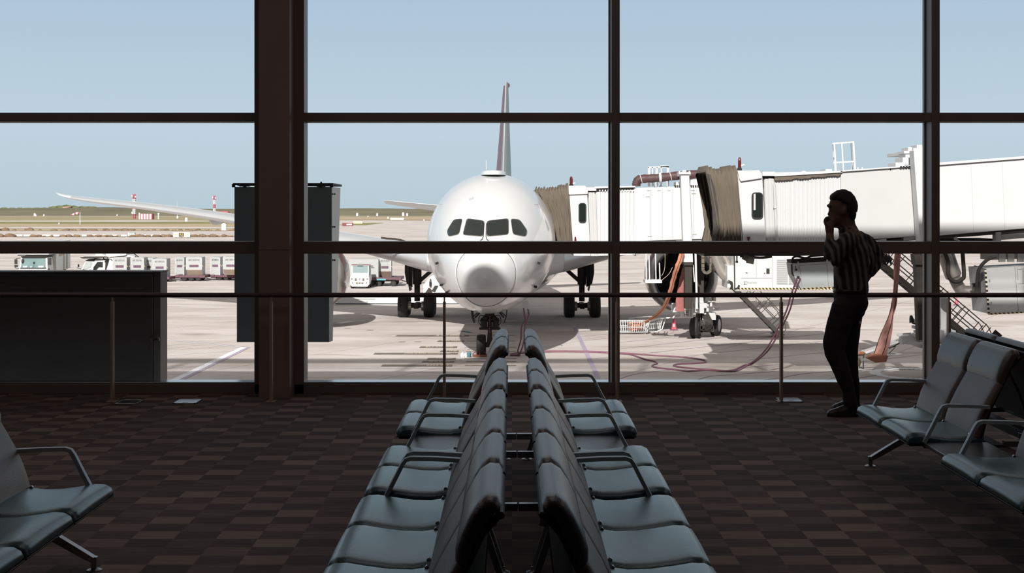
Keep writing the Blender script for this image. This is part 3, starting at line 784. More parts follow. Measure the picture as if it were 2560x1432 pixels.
def patch(poly, m, name, par, lift=0.012, sub=6):
    """panel laid onto the nose skin; poly: (x, z) outline seen from ahead"""
    n = len(poly); c = (sum(p[0] for p in poly) / n, sum(p[1] for p in poly) / n)
    R = []
    for i in range(sub + 1):
        f = i / sub; ring = []
        for x, z in poly:
            X, Z = c[0] + (x - c[0]) * f * 0.999 + 1e-5, c[1] + (z - c[1]) * f
            s = fsurf(X, Z)
            g = (fsurf(X + 0.01, Z) - s) / 0.01, (fsurf(X, Z + 0.01) - s) / 0.01
            nrm = V((g[0], -1, g[1])).normalized()
            ring.append(V((X, s, Z)) + nrm * lift)
        R.append(ring)
    edge = [p + V((0, 0.03, 0)) for p in R[-1]]
    return MB().rings(R[1:] + [edge], caps=False).add(R[1], [tuple(range(n))]).obj(name, m, par, angle=60)
def rnd_poly(pts, r=0.06, k=3):
    out = []; n = len(pts)
    for i in range(n):
        a, b, c = V((*pts[i - 1], 0)), V((*pts[i], 0)), V((*pts[(i + 1) % n], 0))
        u, w = (a - b), (c - b); rr = min(r, u.length * 0.4, w.length * 0.4)
        p0, p1 = b + u.normalized() * rr, b + w.normalized() * rr
        for j in range(k + 1):
            t = j / k; q = p0 * (1 - t) ** 2 + b * 2 * t * (1 - t) + p1 * t * t
            out.append((q.x, q.y))
        # extra points along the side towards the next corner
        nx = V((*pts[(i + 1) % n], 0)); d = (nx - b); L = d.length
        if L > 4 * rr:
            for f in (0.35, 0.5, 0.65): q = b + d * f; out.append((q.x, q.y))
    return out
YW = 60.3
front_l = [px_plane(*p, YW) for p in ((1167, 547), (1211, 553), (1209.5, 589), (1159, 586))]
side_l = [px_plane(*p, YW + 0.5) for p in ((1133, 550), (1156, 547.5), (1150, 584), (1122, 590), (1117, 577))]
front_r = [px_plane(*p, YW) for p in ((1270, 547), (1271, 585), (1219, 589), (1218, 553))]
side_r = [px_plane(*p, YW + 0.5) for p in ((1277, 547.5), (1299, 550), (1318, 577), (1314, 590), (1283, 584))]
m_wframe = mat('window_gasket', (0.16, 0.15, 0.14), 0.5, var=0.1)
for poly in (front_l, side_l, front_r, side_r):
    n = len(poly); c = (sum(p[0] for p in poly) / n, sum(p[1] for p in poly) / n)
    big = [(c[0] + (x - c[0]) * 1.05, c[1] + (z - c[1]) * 1.07) for x, z in poly]
    fr_ = patch(rnd_poly(big, 0.12), m_wframe, 'cockpit_window', plane, 0.010)
    patch(rnd_poly(poly, 0.11), m_darkglass, 'pane', fr_, 0.018)
for sx in (-1, 1):
    cx = px_plane(1213.5, 590, YW)[0]
    P = []
    for dx, dz in ((0.045, 0.62), (0.05, 0.30), (0.06, 0.08), (0.10, -0.02), (0.17, -0.07)):
        x, z = cx + sx * dx, px_plane(1213, 592, YW)[1] + dz - 0.05
        P.append(V((x, fsurf(x, z) - 0.035, z)))
    MB().tube(spline(P, 4), 0.016, 6).obj('wiper', m_black, plane)
# door outlines, small hatches and probes
def outline(pts, par=plane, name='door_seam', r=0.009):
    P = []
    for x, z in pts:
        s = fsurf(x, z); P.append(V((x, s - 0.004, z)))
    MB().tube(P, r, 5).obj(name, m_seamlight, par)
m_seamlight = mat('light_panel_seam', (0.46, 0.46, 0.48), 0.6, var=0.05)
def dense(pts, k=6):
    return [tuple(V(pts[i]).lerp(V(pts[i + 1]), j / k)) for i in range(len(pts) - 1) for j in range(k)] + [tuple(pts[-1])]
for sg in (-1, 1):
    Q = [(1105, 511), (1093, 511), (1080, 545), (1073, 590)] if sg < 0 else [(1335, 511), (1347, 511), (1360, 545), (1368, 590)]
    W = [px_plane(a, b_, 63.8) for a, b_ in Q]
    W = [(x, z) for x, z in W if (x / 2.92) ** 2 + ((z - 4.9) / 3.02) ** 2 < 0.985]
    outline(dense(W))
MB().rings([[V((0.1, 9.0, 8.03)) + V((math.cos(2 * PI * k / 24) * 0.58 * f, math.sin(2 * PI * k / 24) * 1.5 * f, dz)) for k in range(24)] for f, dz in ((1, -0.05), (0.97, 0.09), (0.82, 0.15), (0.4, 0.17))]).obj('antenna_fairing', m_white, plane, angle=60)
MB().box((-0.2, 8.2, 8.42), (0.02, 0.25, 0.42)).obj('blade_antenna', m_white, plane)
for x, z in ((-2.1, 4.15), (2.12, 4.15), (-1.95, 3.2), (1.98, 3.1), (-1.7, 2.9)):
    s = fsurf(x, z); sg = 1 if x > 0 else -1
    mb = MB().bar((x, s, z), (x + 0.10 * sg, s - 0.14, z - 0.02), 0.03, 0.10)
    mb.bar((x + 0.10 * sg, s - 0.14, z - 0.02), (x + 0.10 * sg, s - 0.32, z - 0.02), 0.035, 0.035)
    mb.obj('probe', m_dgrey, plane)
patch(rnd_poly([px_plane(*p, 62.2) for p in ((1184, 492), (1172, 497), (1172, 501), (1184, 497))], 0.02), m_seamlight, 'ice_hatch', plane, 0.004, 2)

# ---- wings
LAT = [2.2, 4.0, 6.0, 10.0, 16.0, 22.0, 27.0, 29.0, 30.2]
LE = [16.0, 18.2, 20.0, 22.7, 27.0, 31.2, 34.8, 37.0, 39.4]
CHD = [14.0, 12.0, 10.2, 7.8, 6.0, 4.6, 3.2, 1.9, 0.5]
HGT = [3.35, 3.60, 3.98, 4.75, 5.72, 6.45, 6.95, 7.2, 7.45]
THK = [0.13, 0.125, 0.115, 0.105, 0.10, 0.095, 0.09, 0.085, 0.08]
def airfoil(le, chord, th, dih=0.0, n=14):
    pts = []
    for i in range(n + 1):
        u = (1 - math.cos(PI * i / n)) / 2
        t = 5 * th * (0.2969 * math.sqrt(u) - 0.126 * u - 0.3516 * u * u + 0.2843 * u ** 3 - 0.1036 * u ** 4)
        pts.append((u, t * 1.15 + 0.01 * math.sin(PI * u)))
    lo = []
    for i in range(n - 1, 0, -1):
        u = (1 - math.cos(PI * i / n)) / 2
        t = 5 * th * (0.2969 * math.sqrt(u) - 0.126 * u - 0.3516 * u * u + 0.2843 * u ** 3 - 0.1036 * u ** 4)
        lo.append((u, -t * 0.85 + 0.01 * math.sin(PI * u)))
    return [(le + u * chord, v * chord) for u, v in pts + lo]
m_wing = mat('wing_grey', (0.62, 0.64, 0.65), 0.55, 0, 0.25, var=0.05, scale=0.5)
m_slat = mat('polished_leading_edge', (0.66, 0.68, 0.70), 0.30, 0.5, var=0.05, scale=0.5)
for sg in (-1, 1):
    R, L2 = [], []
    lats = [2.2 + (30.2 - 2.2) * (i / 40) for i in range(41)]
    for la in lats:
        le, ch, h, th = (interp(la, LAT, A) for A in (LE, CHD, HGT, THK))
        twist = 0.055 - 0.05 * la / 30
        prof = airfoil(le, ch, th)
        R.append([V((sg * la, y, h + z + (0.25 * ch - (y - le)) * twist)) for y, z in prof])
        if 3.4 < la < 28.5:
            k = len(prof); idx = list(range(k - 4, k)) + list(range(0, 5))
            L2.append([V((sg * la, prof[j][0] - 0.012, h + prof[j][1] * 1.03 + (0.25 * ch - (prof[j][0] - le)) * twist)) for j in idx])
    w = MB().rings(R).obj('wing', m_wing, plane, angle=50)
    MB().rings(L2, caps=False, closed=False).obj('leading_edge_slat', m_slat, w, angle=50)
    mb = MB()
    for la in (7.5, 13.0, 18.0):                                        # flap track fairings
        le, ch, h = (interp(la, LAT, A) for A in (LE, CHD, HGT))
        mb.ellipsoid((sg * la, le + ch * 0.88, h - 0.30), (0.22, 1.9, 0.34), n=14, m=8)
    mb.obj('flap_fairing', m_wing, w)
    # belly fairing shoulder and the small black strip on the glove
    le = interp(3.6, LAT, LE)
    P = [V((sg * (3.0 + 0.35 * i), 17.6 + 0.55 * i, 4.12 + 0.10 * math.sin(i * 0.7))) for i in range(6)]
    if sg < 0:
        P = [at(px, py, 75.5) for px, py in ((1033, 612), (1018, 606), (1002, 600), (985, 597), (966, 596), (952, 594))]
        P = [V((p.x + 1.07 - 0.0115 * (p.y - 57.5), p.y - 57.5, p.z - GZ)) for p in P]
        MB().tube(P, 0.05, 6).obj('glove_vane', m_dgrey, w)
MB().ellipsoid((0, 27, 3.0), (3.35, 10.5, 1.75), n=32, m=18).obj('belly_fairing', m_white, plane)

# ---- engines
m_fan = mat('fan_blades', (0.03, 0.028, 0.028), 0.4, 0.5, var=0.3)
m_lip = mat('inlet_lip', (0.42, 0.41, 0.40), 0.30, 0.75, var=0.08, scale=1)
m_cowl = mat('cowl_maroon', (0.17, 0.045, 0.06), 0.25, 0, 0.5, var=0.1, coat=0.6)
for sg in (-1, 1):
    ex, ey, ez = 9.9 * sg, 18.3, 2.80
    O = (ex, ey, ez); ax = (0, 1, 0)
    prof = [(1.44, 1.0), (1.44, 0.55), (1.47, 0.25), (1.53, 0.08), (1.60, 0.0), (1.68, 0.03), (1.76, 0.14), (1.83, 0.36), (1.86, 0.60)]
    en = MB().lathe(prof, O, ax, 56, False).obj('engine', m_lip, plane, angle=60)
    MB().lathe([(1.86, 0.60), (1.90, 1.1), (1.92, 1.8), (1.88, 2.8), (1.74, 3.9), (1.55, 4.6), (1.50, 4.62)], O, ax, 56, False).obj('cowl', m_cowl, en, angle=60)
    MB().lathe([(1.44, 0.95), (1.42, 1.3), (1.40, 1.6)], O, ax, 48, False).obj('inlet_lining', m_dgrey, en)
    mb = MB()
    mb.lathe([(1.40, 1.75), (0.02, 1.76)], O, ax, 40, False)
    for k in range(18):
        a = 2 * PI * k / 18; R = []
        for i in range(7):
            f = i / 6; r = 0.36 + 1.03 * f; tw = 1.0 - 0.75 * f; aa = a + 0.28 * math.sin(f * 2.2)
            d = V((math.cos(aa), 0, math.sin(aa))); tg = V((-math.sin(aa), 0, math.cos(aa)))
            c = V(O) + d * r + V((0, 1.42, 0)); wv = (tg * math.cos(tw * 0 + (0.35 + 0.75 * f)) + V((0, 1, 0)) * math.sin(0.35 + 0.75 * f)) * (0.16 + 0.05 * f)
            R.append([c - wv, c - wv * 0.1 + d * 0.001, c + wv, c + wv * 0.1 + V((0, 0.012, 0))])
        mb.rings(R)
    mb.obj('fan', m_fan, en, angle=40)
    sp_ = MB().lathe([(0.37, 1.42), (0.33, 1.15), (0.22, 0.92), (0.10, 0.80), (0.01, 0.77)], O, ax, 28, False).obj('spinner', m_fan, en)
    P = [V((ex + math.cos(a) * (0.05 + 0.055 * a / PI * 1.4), ey + 0.74 + 0.05 * a, ez + math.sin(a) * (0.05 + 0.055 * a / PI * 1.4))) for a in [i * PI / 8 for i in range(20)]]
    MB().tube(P, 0.022, 6).obj('swirl', m_linewhite, en)
    mb = MB().prism([(19.8, 4.55), (22.6, 4.95), (26.5, 5.1), (26.5, 4.3), (23.5, 4.2), (21.0, 4.3)], 'x', ex - 0.16, ex + 0.16)
    mb.obj('pylon', m_wing, en, smooth=False, bevel=0.04)
# ---- tail
def surf(rows, vertical=False):
    R = []
    for off, le, ch, h, th in rows:
        R.append([V((v, y, off)) if vertical else V((off, y, h + v - (y - le) * 0.13)) for y, v in airfoil(le, ch, th)])
    return R
for sg in (-1, 1):
    rows = [(sg * la, 47.0 + 0.70 * (la - 0.5), 5.4 - 0.36 * (la - 0.5), 6.15 + 0.09 * la, 0.05) for la in (0.5, 2, 4, 6, 8, 9.2)]
    rows.append((sg * 9.5, 53.9, 1.6, 6.97, 0.05))
    MB().rings(surf(rows)).obj('stabilizer', m_wing, plane, angle=50)
m_finred = mat('fin_red', (0.15, 0.055, 0.066), 0.35, 0, 0.5, var=0.08, scale=0.4)
m_fingrey = mat('fin_grey_green', (0.20, 0.235, 0.225), 0.4, 0, 0.5, var=0.08, scale=0.4)
rows = [(z, 38.6 + 1.66 * (z - 7.6), 13.6 - 1.12 * (z - 7.6), 0, 0.056 - 0.0005 * (z - 7.6)) for z in (7.6, 8.6, 10, 12, 14, 15.6)]
rows.append((16.1, 53.1, 3.7, 0, 0.055))
R, RU = [], []
for z, le, ch, _, th in rows:
    pts = [(y, v) for y, v in airfoil(le, ch, th) if y <= le + 0.74 * ch]
    R.append([V((v, y, z)) for y, v in pts])
    hy, ht, L = le + 0.745 * ch, th * ch * 0.27, ch * 0.255
    d = V((-math.sin(math.radians(14)), math.cos(math.radians(14)), 0)); sd = V((d.y, -d.x, 0))
    c = V((0, hy, z))
    RU.append([c + sd * ht, c + d * L + sd * 0.02, c + d * L - sd * 0.02, c - sd * ht])
fin = MB().rings(R).obj('fin', m_fingrey, plane, angle=50)
MB().rings(RU).obj('rudder', m_finred, fin, smooth=False, bevel=0.01)
MB().tube([r[0] + V((0, -0.015, 0)) for r in R], 0.045, 8).obj('fin_leading_edge', m_slat, fin)
MB().ellipsoid((0.13, 54.6, 15.95), (0.15, 0.5, 0.18)).obj('tail_light_fairing', m_finred, fin)

# ---- landing gear
def tyre(mb, c, r, w):
    return mb.lathe([(r * 0.50, -w * 0.36), (r * 0.62, -w * 0.47), (r * 0.86, -w * 0.50), (r * 0.96, -w * 0.42), (r, -w * 0.22), (r, w * 0.22), (r * 0.96, w * 0.42), (r * 0.86, w * 0.50), (r * 0.62, w * 0.47), (r * 0.50, w * 0.36)], c, (1, 0, 0), 36)
def wheel(par, c, r, w, name='wheel'):
    o = tyre(MB(), c, r, w).obj(name, m_black, par, angle=50)
    c = V(c); mb = MB()
    for sg in (-1, 1):
        mb.lathe([(r * 0.50, sg * w * 0.34), (r * 0.42, sg * w * 0.20), (r * 0.20, sg * w * 0.24), (r * 0.12, sg * w * 0.40)], c, (1, 0, 0), 20)
    mb.obj('hub', m_steel, o, angle=40)
    return o
for sg in (-1, 1):
    gx, gy = 4.9 * sg, 28.2
    mb = MB().cyl((gx, gy, 0.9), (gx, gy, 2.1), 0.17, n=16).cyl((gx, gy, 1.9), (gx, gy, 4.2), 0.26, n=18)
    mb.bar((gx, gy - 0.95, 0.66), (gx, gy + 0.95, 0.66), 0.26, 0.30)
    for yy in (gy - 0.73, gy + 0.73): mb.cyl((gx - 0.85, yy, 0.66), (gx + 0.85, yy, 0.66), 0.10, n=12)
    mg = mb.obj('main_gear', m_dgrey, plane)
    mb = MB().bar((gx - sg * 0.15, gy, 2.1), (gx - sg * 1.85, gy + 0.2, 3.6), 0.20, 0.22)
    mb.bar((gx - sg * 0.15, gy + 0.3, 3.3), (gx - sg * 1.5, gy + 0.3, 3.35), 0.12, 0.14)
    mb.bar((gx - sg * 0.9, gy, 2.75), (gx - sg * 0.6, gy + 0.2, 3.6), 0.08, 0.08).bar((gx - sg * 1.05, gy, 2.85), (gx - sg * 0.8, gy + 0.2, 3.6), 0.06, 0.06)
    mb.bar((gx, gy - 0.35, 1.0), (gx - sg * 0.05, gy - 0.55, 1.7), 0.10, 0.16).bar((gx - sg * 0.05, gy - 0.55, 1.7), (gx, gy - 0.25, 2.3), 0.10, 0.16)
    mb.obj('brace', m_dgrey, mg, smooth=False, bevel=0.02)
    mb = MB()
    for yy in (gy - 0.73,):
        for xx in (-0.40, 0.40):
            for j in range(8): mb.cyl((gx + xx + 0.04 * math.cos(j * 0.79) - 0.05, yy - 0.12 + 0.0, 0.66), (gx + xx + 0.05, yy - 0.12, 0.66), 0.02)
            mb.lathe([(0.24, -0.10), (0.24, 0.10)], (gx + xx, yy, 0.66), (1, 0, 0), 18)
            for j in range(9):
                a = PI * 0.55 + j * PI * 0.9 / 8; mb.box((gx + xx, yy + 0.25 * math.cos(a), 0.66 + 0.25 * math.sin(a)), (0.17, 0.05, 0.07), Matrix.Rotation(a, 3, 'X'))
    mb.obj('brake', m_steel, mg)
    for yy in (gy - 0.73, gy + 0.73):
        for xx in (-0.76, 0.76): wheel(mg, (gx + xx, yy, 0.66), 0.66, 0.60)
    mb = MB().rings([[V((gx + sg * dx, gy - 0.75 + 1.5 * u, z)) for u in (0, 0.5, 1)] + [V((gx + sg * (dx + 0.05), gy - 0.75 + 1.5 * u, z)) for u in (1, 0.5, 0)] for dx, z in ((0.36, 1.55), (0.44, 2.0), (0.46, 3.0), (0.36, 4.1))])
    mb.obj('gear_door', m_dgrey, mg, smooth=False)
    mb = MB().prism([(gx + sg * 0.22, 4.15), (gx + sg * 0.70, 4.15), (gx + sg * 0.72, 2.6), (gx + sg * 0.60, 1.95), (gx + sg * 0.26, 1.75)], 'y', gy - 0.30, gy - 0.22)
    mb.obj('gear_panel', m_dgrey, mg, smooth=False)
gx, gy = 0.04, 5.5
mb = MB().cyl((gx, gy, 0.45), (gx, gy - 0.05, 1.5), 0.10, n=16).cyl((gx, gy - 0.05, 1.35), (gx, gy - 0.15, 2.5), 0.155, n=18)
mb.cyl((gx - 0.55, gy, 0.48), (gx + 0.55, gy, 0.48), 0.085, n=14).cyl((gx, gy - 0.22, 0.55), (gx, gy - 0.20, 1.0), 0.13, 0.10, 14)
mb.box((gx, gy - 0.22, 0.52), (0.36, 0.18, 0.22)).box((gx, gy - 0.2, 1.62), (0.80, 0.16, 0.10))
ng = mb.obj('nose_gear', m_dgrey, plane, bevel=0.01)
mb = MB()
for sg in (-1, 1):
    mb.cyl((gx + sg * 0.26, gy - 0.22, 1.28), (gx + sg * 0.27, gy - 0.22, 1.60), 0.15, n=14)
    mb.cyl((gx + sg * 0.36, gy - 0.20, 1.5), (gx + sg * 0.14, gy - 0.25, 1.75), 0.11, n=12)
    mb.tube(spline([(gx + sg * 0.18, gy - 0.3, 1.75), (gx + sg * 0.42, gy - 0.3, 1.8), (gx + sg * 0.48, gy - 0.32, 1.5), (gx + sg * 0.3, gy - 0.3, 1.3)], 5), 0.018, 6)
    mb.bar((gx + sg * 0.10, gy - 0.12, 2.3), (gx + sg * 0.62, gy - 0.5, 1.72), 0.05, 0.05)
    mb.bar((gx + sg * 0.12, gy - 0.1, 1.95), (gx + sg * 0.50, gy + 0.3, 2.25), 0.05, 0.05)
mb.box((gx, gy - 0.1, 2.3), (0.46, 0.3, 0.4))
mb.box((gx, gy - 0.12, 1.95), (0.40, 0.26, 0.5))
mb.box((gx, gy - 0.2, 1.22), (0.92, 0.2, 0.10))
mb.obj('steering_unit', m_dgrey, ng, bevel=0.008)
mb = MB()
for i in range(9): mb.ellipsoid((gx + 0.015 * math.sin(i * 1.7), gy - 0.36, 1.75 - 0.085 * i), (0.028, 0.028, 0.035), n=10, m=6)
mb.obj('red_ribbon', m_cable, ng)
mb = MB().bar((gx - 0.11, gy - 0.17, 1.50), (gx - 0.11, gy - 0.12, 1.05), 0.04, 0.04).bar((gx + 0.11, gy - 0.17, 1.50), (gx + 0.11, gy - 0.12, 1.05), 0.04, 0.04)
mb.obj('torque_link', m_white, ng)
for xx in (-0.38, 0.38): wheel(ng, (gx + xx, gy, 0.475), 0.475, 0.40)
for sg in (-1, 1):
    mb = MB().rings([[V((gx + sg * (0.72 + a), gy - 1.35, z)), V((gx + sg * (0.72 + a), gy + 0.1, z)), V((gx + sg * (0.76 + a), gy + 0.1, z)), V((gx + sg * (0.76 + a), gy - 1.35, z))] for a, z in ((-0.10, 1.55), (-0.02, 1.75), (0.02, 2.1), (-0.04, 2.45))])
    mb.bar((gx + sg * 0.74, gy - 0.5, 1.75), (gx + sg * 0.25, gy - 0.15, 2.15), 0.035, 0.035)
    mb.obj('nose_gear_door', m_dgrey, ng, smooth=False, bevel=0.008)
# open ground power hatch on the belly
a = px_plane(1306, 757, 62.6); b_ = px_plane(1327, 767, 62.6)
mb = MB().prism([(a[0], a[1] + 0.05), (b_[0] - 0.12, b_[1] + 0.30), (b_[0], b_[1] - 0.02), (b_[0] - 0.10, b_[1] - 0.08), (a[0] + 0.02, a[1] - 0.22)], 'y', 5.0, 5.03)
mb.obj('power_hatch', m_white, plane, smooth=False, bevel=0.01)

# ================================================================== BOARDING BRIDGES
def fb(mb, px0, px1, py0, py1, Y0, Y1):
    """box whose front face, at distance Y0, shows at these photo pixels"""
    a, c = at(px0, py0, Y0), at(px1, py1, Y0)
    return mb.bb(a.x, c.x, Y0, Y1, c.z, a.z)
def fpoly(mb, pts, Y0, Y1):
    return mb.prism([(at(px, py, Y0).x, at(px, py, Y0).z) for px, py in pts], 'y', Y0, Y1)
def corrugated(mb, px0, px1, top0, top1, bot0, bot1, Y0, Y1, pitch=0.17, amp=0.035):
    x0, x1 = at(px0, 0, Y0).x, at(px1, 0, Y0).x
    n = max(2, int((x1 - x0) / pitch)); pts = []
    for i in range(n):
        for u, o in ((0.0, 0), (0.30, 0), (0.5, 1), (0.80, 1)): pts.append((x0 + (i + u) * (x1 - x0) / n, Y0 + amp * o))
    pts.append((x1, Y0))
    def row(t, pys): return [V((x, y, CH + (HOR - (pys[0] + (pys[1] - pys[0]) * (x - x0) / (x1 - x0))) * Y0 / FPX)) for x, y in pts]
    T, B = row(0, (top0, top1)), row(1, (bot0, bot1))
    bk = [V((x1, Y1, T[-1].z)), V((x0, Y1, T[0].z))], [V((x1, Y1, B[-1].z)), V((x0, Y1, B[0].z))]
    return mb.rings([B + bk[1], T + bk[0]])
def bellows(mb, left, right, Y0, Y1, n=26, amp=0.10, seed=1):
    """pleated canopy. left / right: lists of (px, py) from top to bottom seen at Y0"""
    rnd = random.Random(seed); R = []
    m = len(left)
    for i in range(n + 1):
        t = i / n; o = amp * (1 if i % 2 else -1) * (0.6 + 0.6 * rnd.random())
        fr = []
        for j in range(m):
            lx, lz = at(*left[j], Y0).x, at(*left[j], Y0).z; rx, rz = at(*right[j], Y0).x, at(*right[j], Y0).z
            jig = 0.02 * math.sin(j * 1.7 + i * 2.3) * (0 < i < n)
            fr.append(V((lx + (rx - lx) * t + jig, Y0 - o, lz + (rz - lz) * t + (o * 0.5 if j == 0 else 0) - (0.10 * math.sin(PI * t) if j == 0 else 0))))
        bk = [V((p.x, Y1 + o, p.z)) for p in fr[::-1]]
        top = [V((fr[0].x, Y0 + 0.25, fr[0].z + 0.14 + o * 0.4)), V((fr[0].x, Y1 - 0.25, fr[0].z + 0.14 + o * 0.4))]
        R.append(fr[::-1] + top + bk[::-1])
    return mb.rings(R, caps=False, closed=False)
def beacon(par, px, py0, py1, Y):
    r = 5.0 * Y / FPX
    p = at(px, py0, Y); b_ = at(px, py1, Y)
    mb = MB().cyl(b_, (p.x, Y, p.z - 0.45), 0.035, n=10).bar((p.x, Y, b_.z + 0.2), (p.x + 0.18, Y, b_.z + 0.25), 0.05, 0.05)
    o = mb.obj('beacon_post', m_bridge, par)
    mb = MB().lathe([(r * 1.15, -0.50), (r * 1.15, -0.40), (r * 0.85, -0.38)], p, n=16)
    mb.obj('beacon_base', m_black, o)
    MB().lathe([(r * 0.8, -0.39), (r * 0.82, -0.16), (r * 0.62, -0.04), (0.02, 0.0)], p, n=16).obj('red_lamp', m_red, o)
def rwin(px0, px1, py0, py1, Y, par, name='window'):
    a, c = at(px0, py0, Y), at(px1, py1, Y)
    def ring(grow, y):
        x0, x1, z0, z1 = a.x - grow, c.x + grow, c.z - grow, a.z + grow; r = 0.10 + grow; out = []
        for cx, cz, s in ((x1 - r, z1 - r, 0), (x0 + r, z1 - r, 1), (x0 + r, z0 + r, 2), (x1 - r, z0 + r, 3)):
            for k in range(5):
                q_ = (s + k / 4) * PI / 2; out.append(V((cx + r * math.cos(q_), y, cz + r * math.sin(q_))))
        return out
    f = MB().rings([ring(0.035, Y), ring(0.035, Y - 0.05), ring(-0.01, Y - 0.05), ring(-0.01, Y)], caps=False).obj(name, m_shell, par, angle=30)
    MB().rings([ring(0.0, Y - 0.02), ring(0.0, Y)]).obj('pane', m_darkglass, f, smooth=False)
    return f
def wheel_at(par, c, r, w, axis=(1, 0, 0), hubm=None):
    prof = [(r * 0.56, -w * 0.40), (r * 0.62, -w * 0.47), (r * 0.88, -w * 0.50), (r * 0.97, -w * 0.40), (r, -w * 0.2), (r, w * 0.2), (r * 0.97, w * 0.40), (r * 0.88, w * 0.50), (r * 0.62, w * 0.47), (r * 0.56, w * 0.40)]
    o = MB().lathe(prof, c, axis, 36).obj('wheel', m_black, par, angle=50)
    mb = MB()
    for sg in (-1, 1):
        mb.lathe([(r * 0.60, sg * w * 0.46), (r * 0.54, sg * w * 0.30), (r * 0.50, sg * w * 0.12), (r * 0.24, sg * w * 0.10), (r * 0.22, sg * w * 0.36), (r * 0.10, sg * w * 0.40)], c, axis, 24)
    mb.obj('hub', hubm or m_steel, o, angle=40)
    return o

# ------------------------------------------------------------------ far bridge, docked to the airliner
Y1, Y1b = 69.0, 72.2
br = thing('jet_bridge', 'white jet bridge docked to the airliner, pleated canopy at its left end', 'jet bridge', (5.5, 70.5, GZ))
bellows(MB(), [(1338, 478), (1356, 500), (1373, 530), (1384, 565), (1390, 611)], [(1423, 469), (1425, 500), (1427, 530), (1429, 565), (1431, 611)], Y1, Y1b, 24, 0.14, 3).obj('bellows', m_bellows, br, angle=180)
mb = MB(); fpoly(mb, [(1422, 466), (1462, 466), (1468, 474), (1477, 640), (1434, 640)], Y1 - 0.15, Y1b + 0.1)
cab = mb.obj('cab', m_bridge, br, smooth=False, bevel=0.03)
mb = MB(); fpoly(mb, [(1421, 464), (1463, 464), (1470, 473), (1470, 485), (1422, 487)], Y1 - 0.25, Y1b + 0.2)
mb.obj('cab_hood', m_bridge, cab, smooth=False, bevel=0.03)
rwin(1448, 1464, 509, 555, Y1 - 0.15, cab, 'cab_window')
beacon(br, 1428, 441, 470, Y1)
mb = MB(); fb(mb, 1436.5, 1440, 592, 598, Y1 - 0.3, Y1 - 0.16); fb(mb, 1436, 1440.5, 598, 606, Y1 - 0.3, Y1 - 0.16)
mb.obj('signal_lamp', m_red, cab, smooth=False)
mb = MB(); fb(mb, 1466, 1491, 468, 477, Y1 - 0.1, Y1b)
mb.obj('roof_box', m_bridge, br, smooth=False, bevel=0.02)
mb = MB()
for px in (1473, 1478, 1484): mb.cyl(at(px, 480, Y1 + 0.1), at(px + 6, 640, Y1 + 0.1), 0.07, n=12)
mb.cyl(at(1488, 485, Y1 + 0.02), at(1493, 640, Y1 + 0.02), 0.045, n=10)
fb(mb, 1466, 1489, 470, 640, Y1 + 0.5, Y1b)
mb.obj('roller_shutter', m_bridge2, br, angle=30)
mb = MB(); corrugated(mb, 1489, 1588, 480, 474, 640, 636, Y1 + 0.05, Y1b)
mb.obj('corrugated_wall', m_bridge, br, smooth=False)
mb = MB(); fpoly(mb, [(1489, 470), (1588, 468), (1588, 474), (1540, 477), (1489, 481)], Y1 + 0.25, Y1b - 0.2)
mb.obj('roof_edge', m_grey, br, smooth=False)
mb = MB(); fpoly(mb, [(1486, 466), (1588, 464.5), (1588, 468), (1486, 471)], Y1 - 0.12, Y1b)
for i in range(13): fb(mb, 1498 + i * 7, 1501 + i * 7, 474, 478.5, Y1 + 0.0, Y1 + 0.05)
mb.obj('roof_rail', m_bridge, br, smooth=False)
# panelled tunnel
mb = MB(); fpoly(mb, [(1585, 470), (1985, 455), (1985, 592), (1660, 600), (1588, 604)], Y1, Y1b)
tun = mb.obj('tunnel', m_bridge, br, smooth=False, bevel=0.02)
mb = MB()
for px in (1627, 1655, 1681, 1705, 1733, 1760): fb(mb, px, px + 0.8, 474 - (px - 1585) * 0.035, 598 - (px - 1660) * 0.02, Y1 - 0.012, Y1 + 0.01)
for px in (1617, 1643, 1668, 1728): fb(mb, px, px + 9, 475.5, 476.8, Y1 - 0.015, Y1 + 0.01)
for px, py in ((1619, 590), (1614, 491), (1729, 483), (1731, 585)): fb(mb, px, px + 11, py, py + 1.6, Y1 - 0.02, Y1 + 0.01)
mb.obj('panel_joint', m_grey, tun, smooth=False)
mb = MB(); fpoly(mb, [(1588, 604), (1660, 600), (1985, 592), (1985, 597), (1790, 603), (1665, 606), (1590, 640)], Y1 + 0.08, Y1b - 0.05)
fb(mb, 1690, 1716, 606, 632, Y1 + 0.3, Y1 + 0.6); fb(mb, 1590, 1985, 606, 616, Y1 + 0.4, Y1 + 0.7)
for px in (1605, 1660, 1740, 1790): fb(mb, px, px + 6, 600, 618, Y1 + 0.1, Y1b - 0.1)
mb.obj('underframe', m_grey, br, smooth=False)
mb = MB(); fb(mb, 1664, 1690, 600, 604.5, Y1 - 0.03, Y1 + 0.1); fb(mb, 1762, 1780, 596, 600, Y1 - 0.03, Y1 + 0.1)
mb.obj('vent_slot', m_dgrey, br, smooth=False)
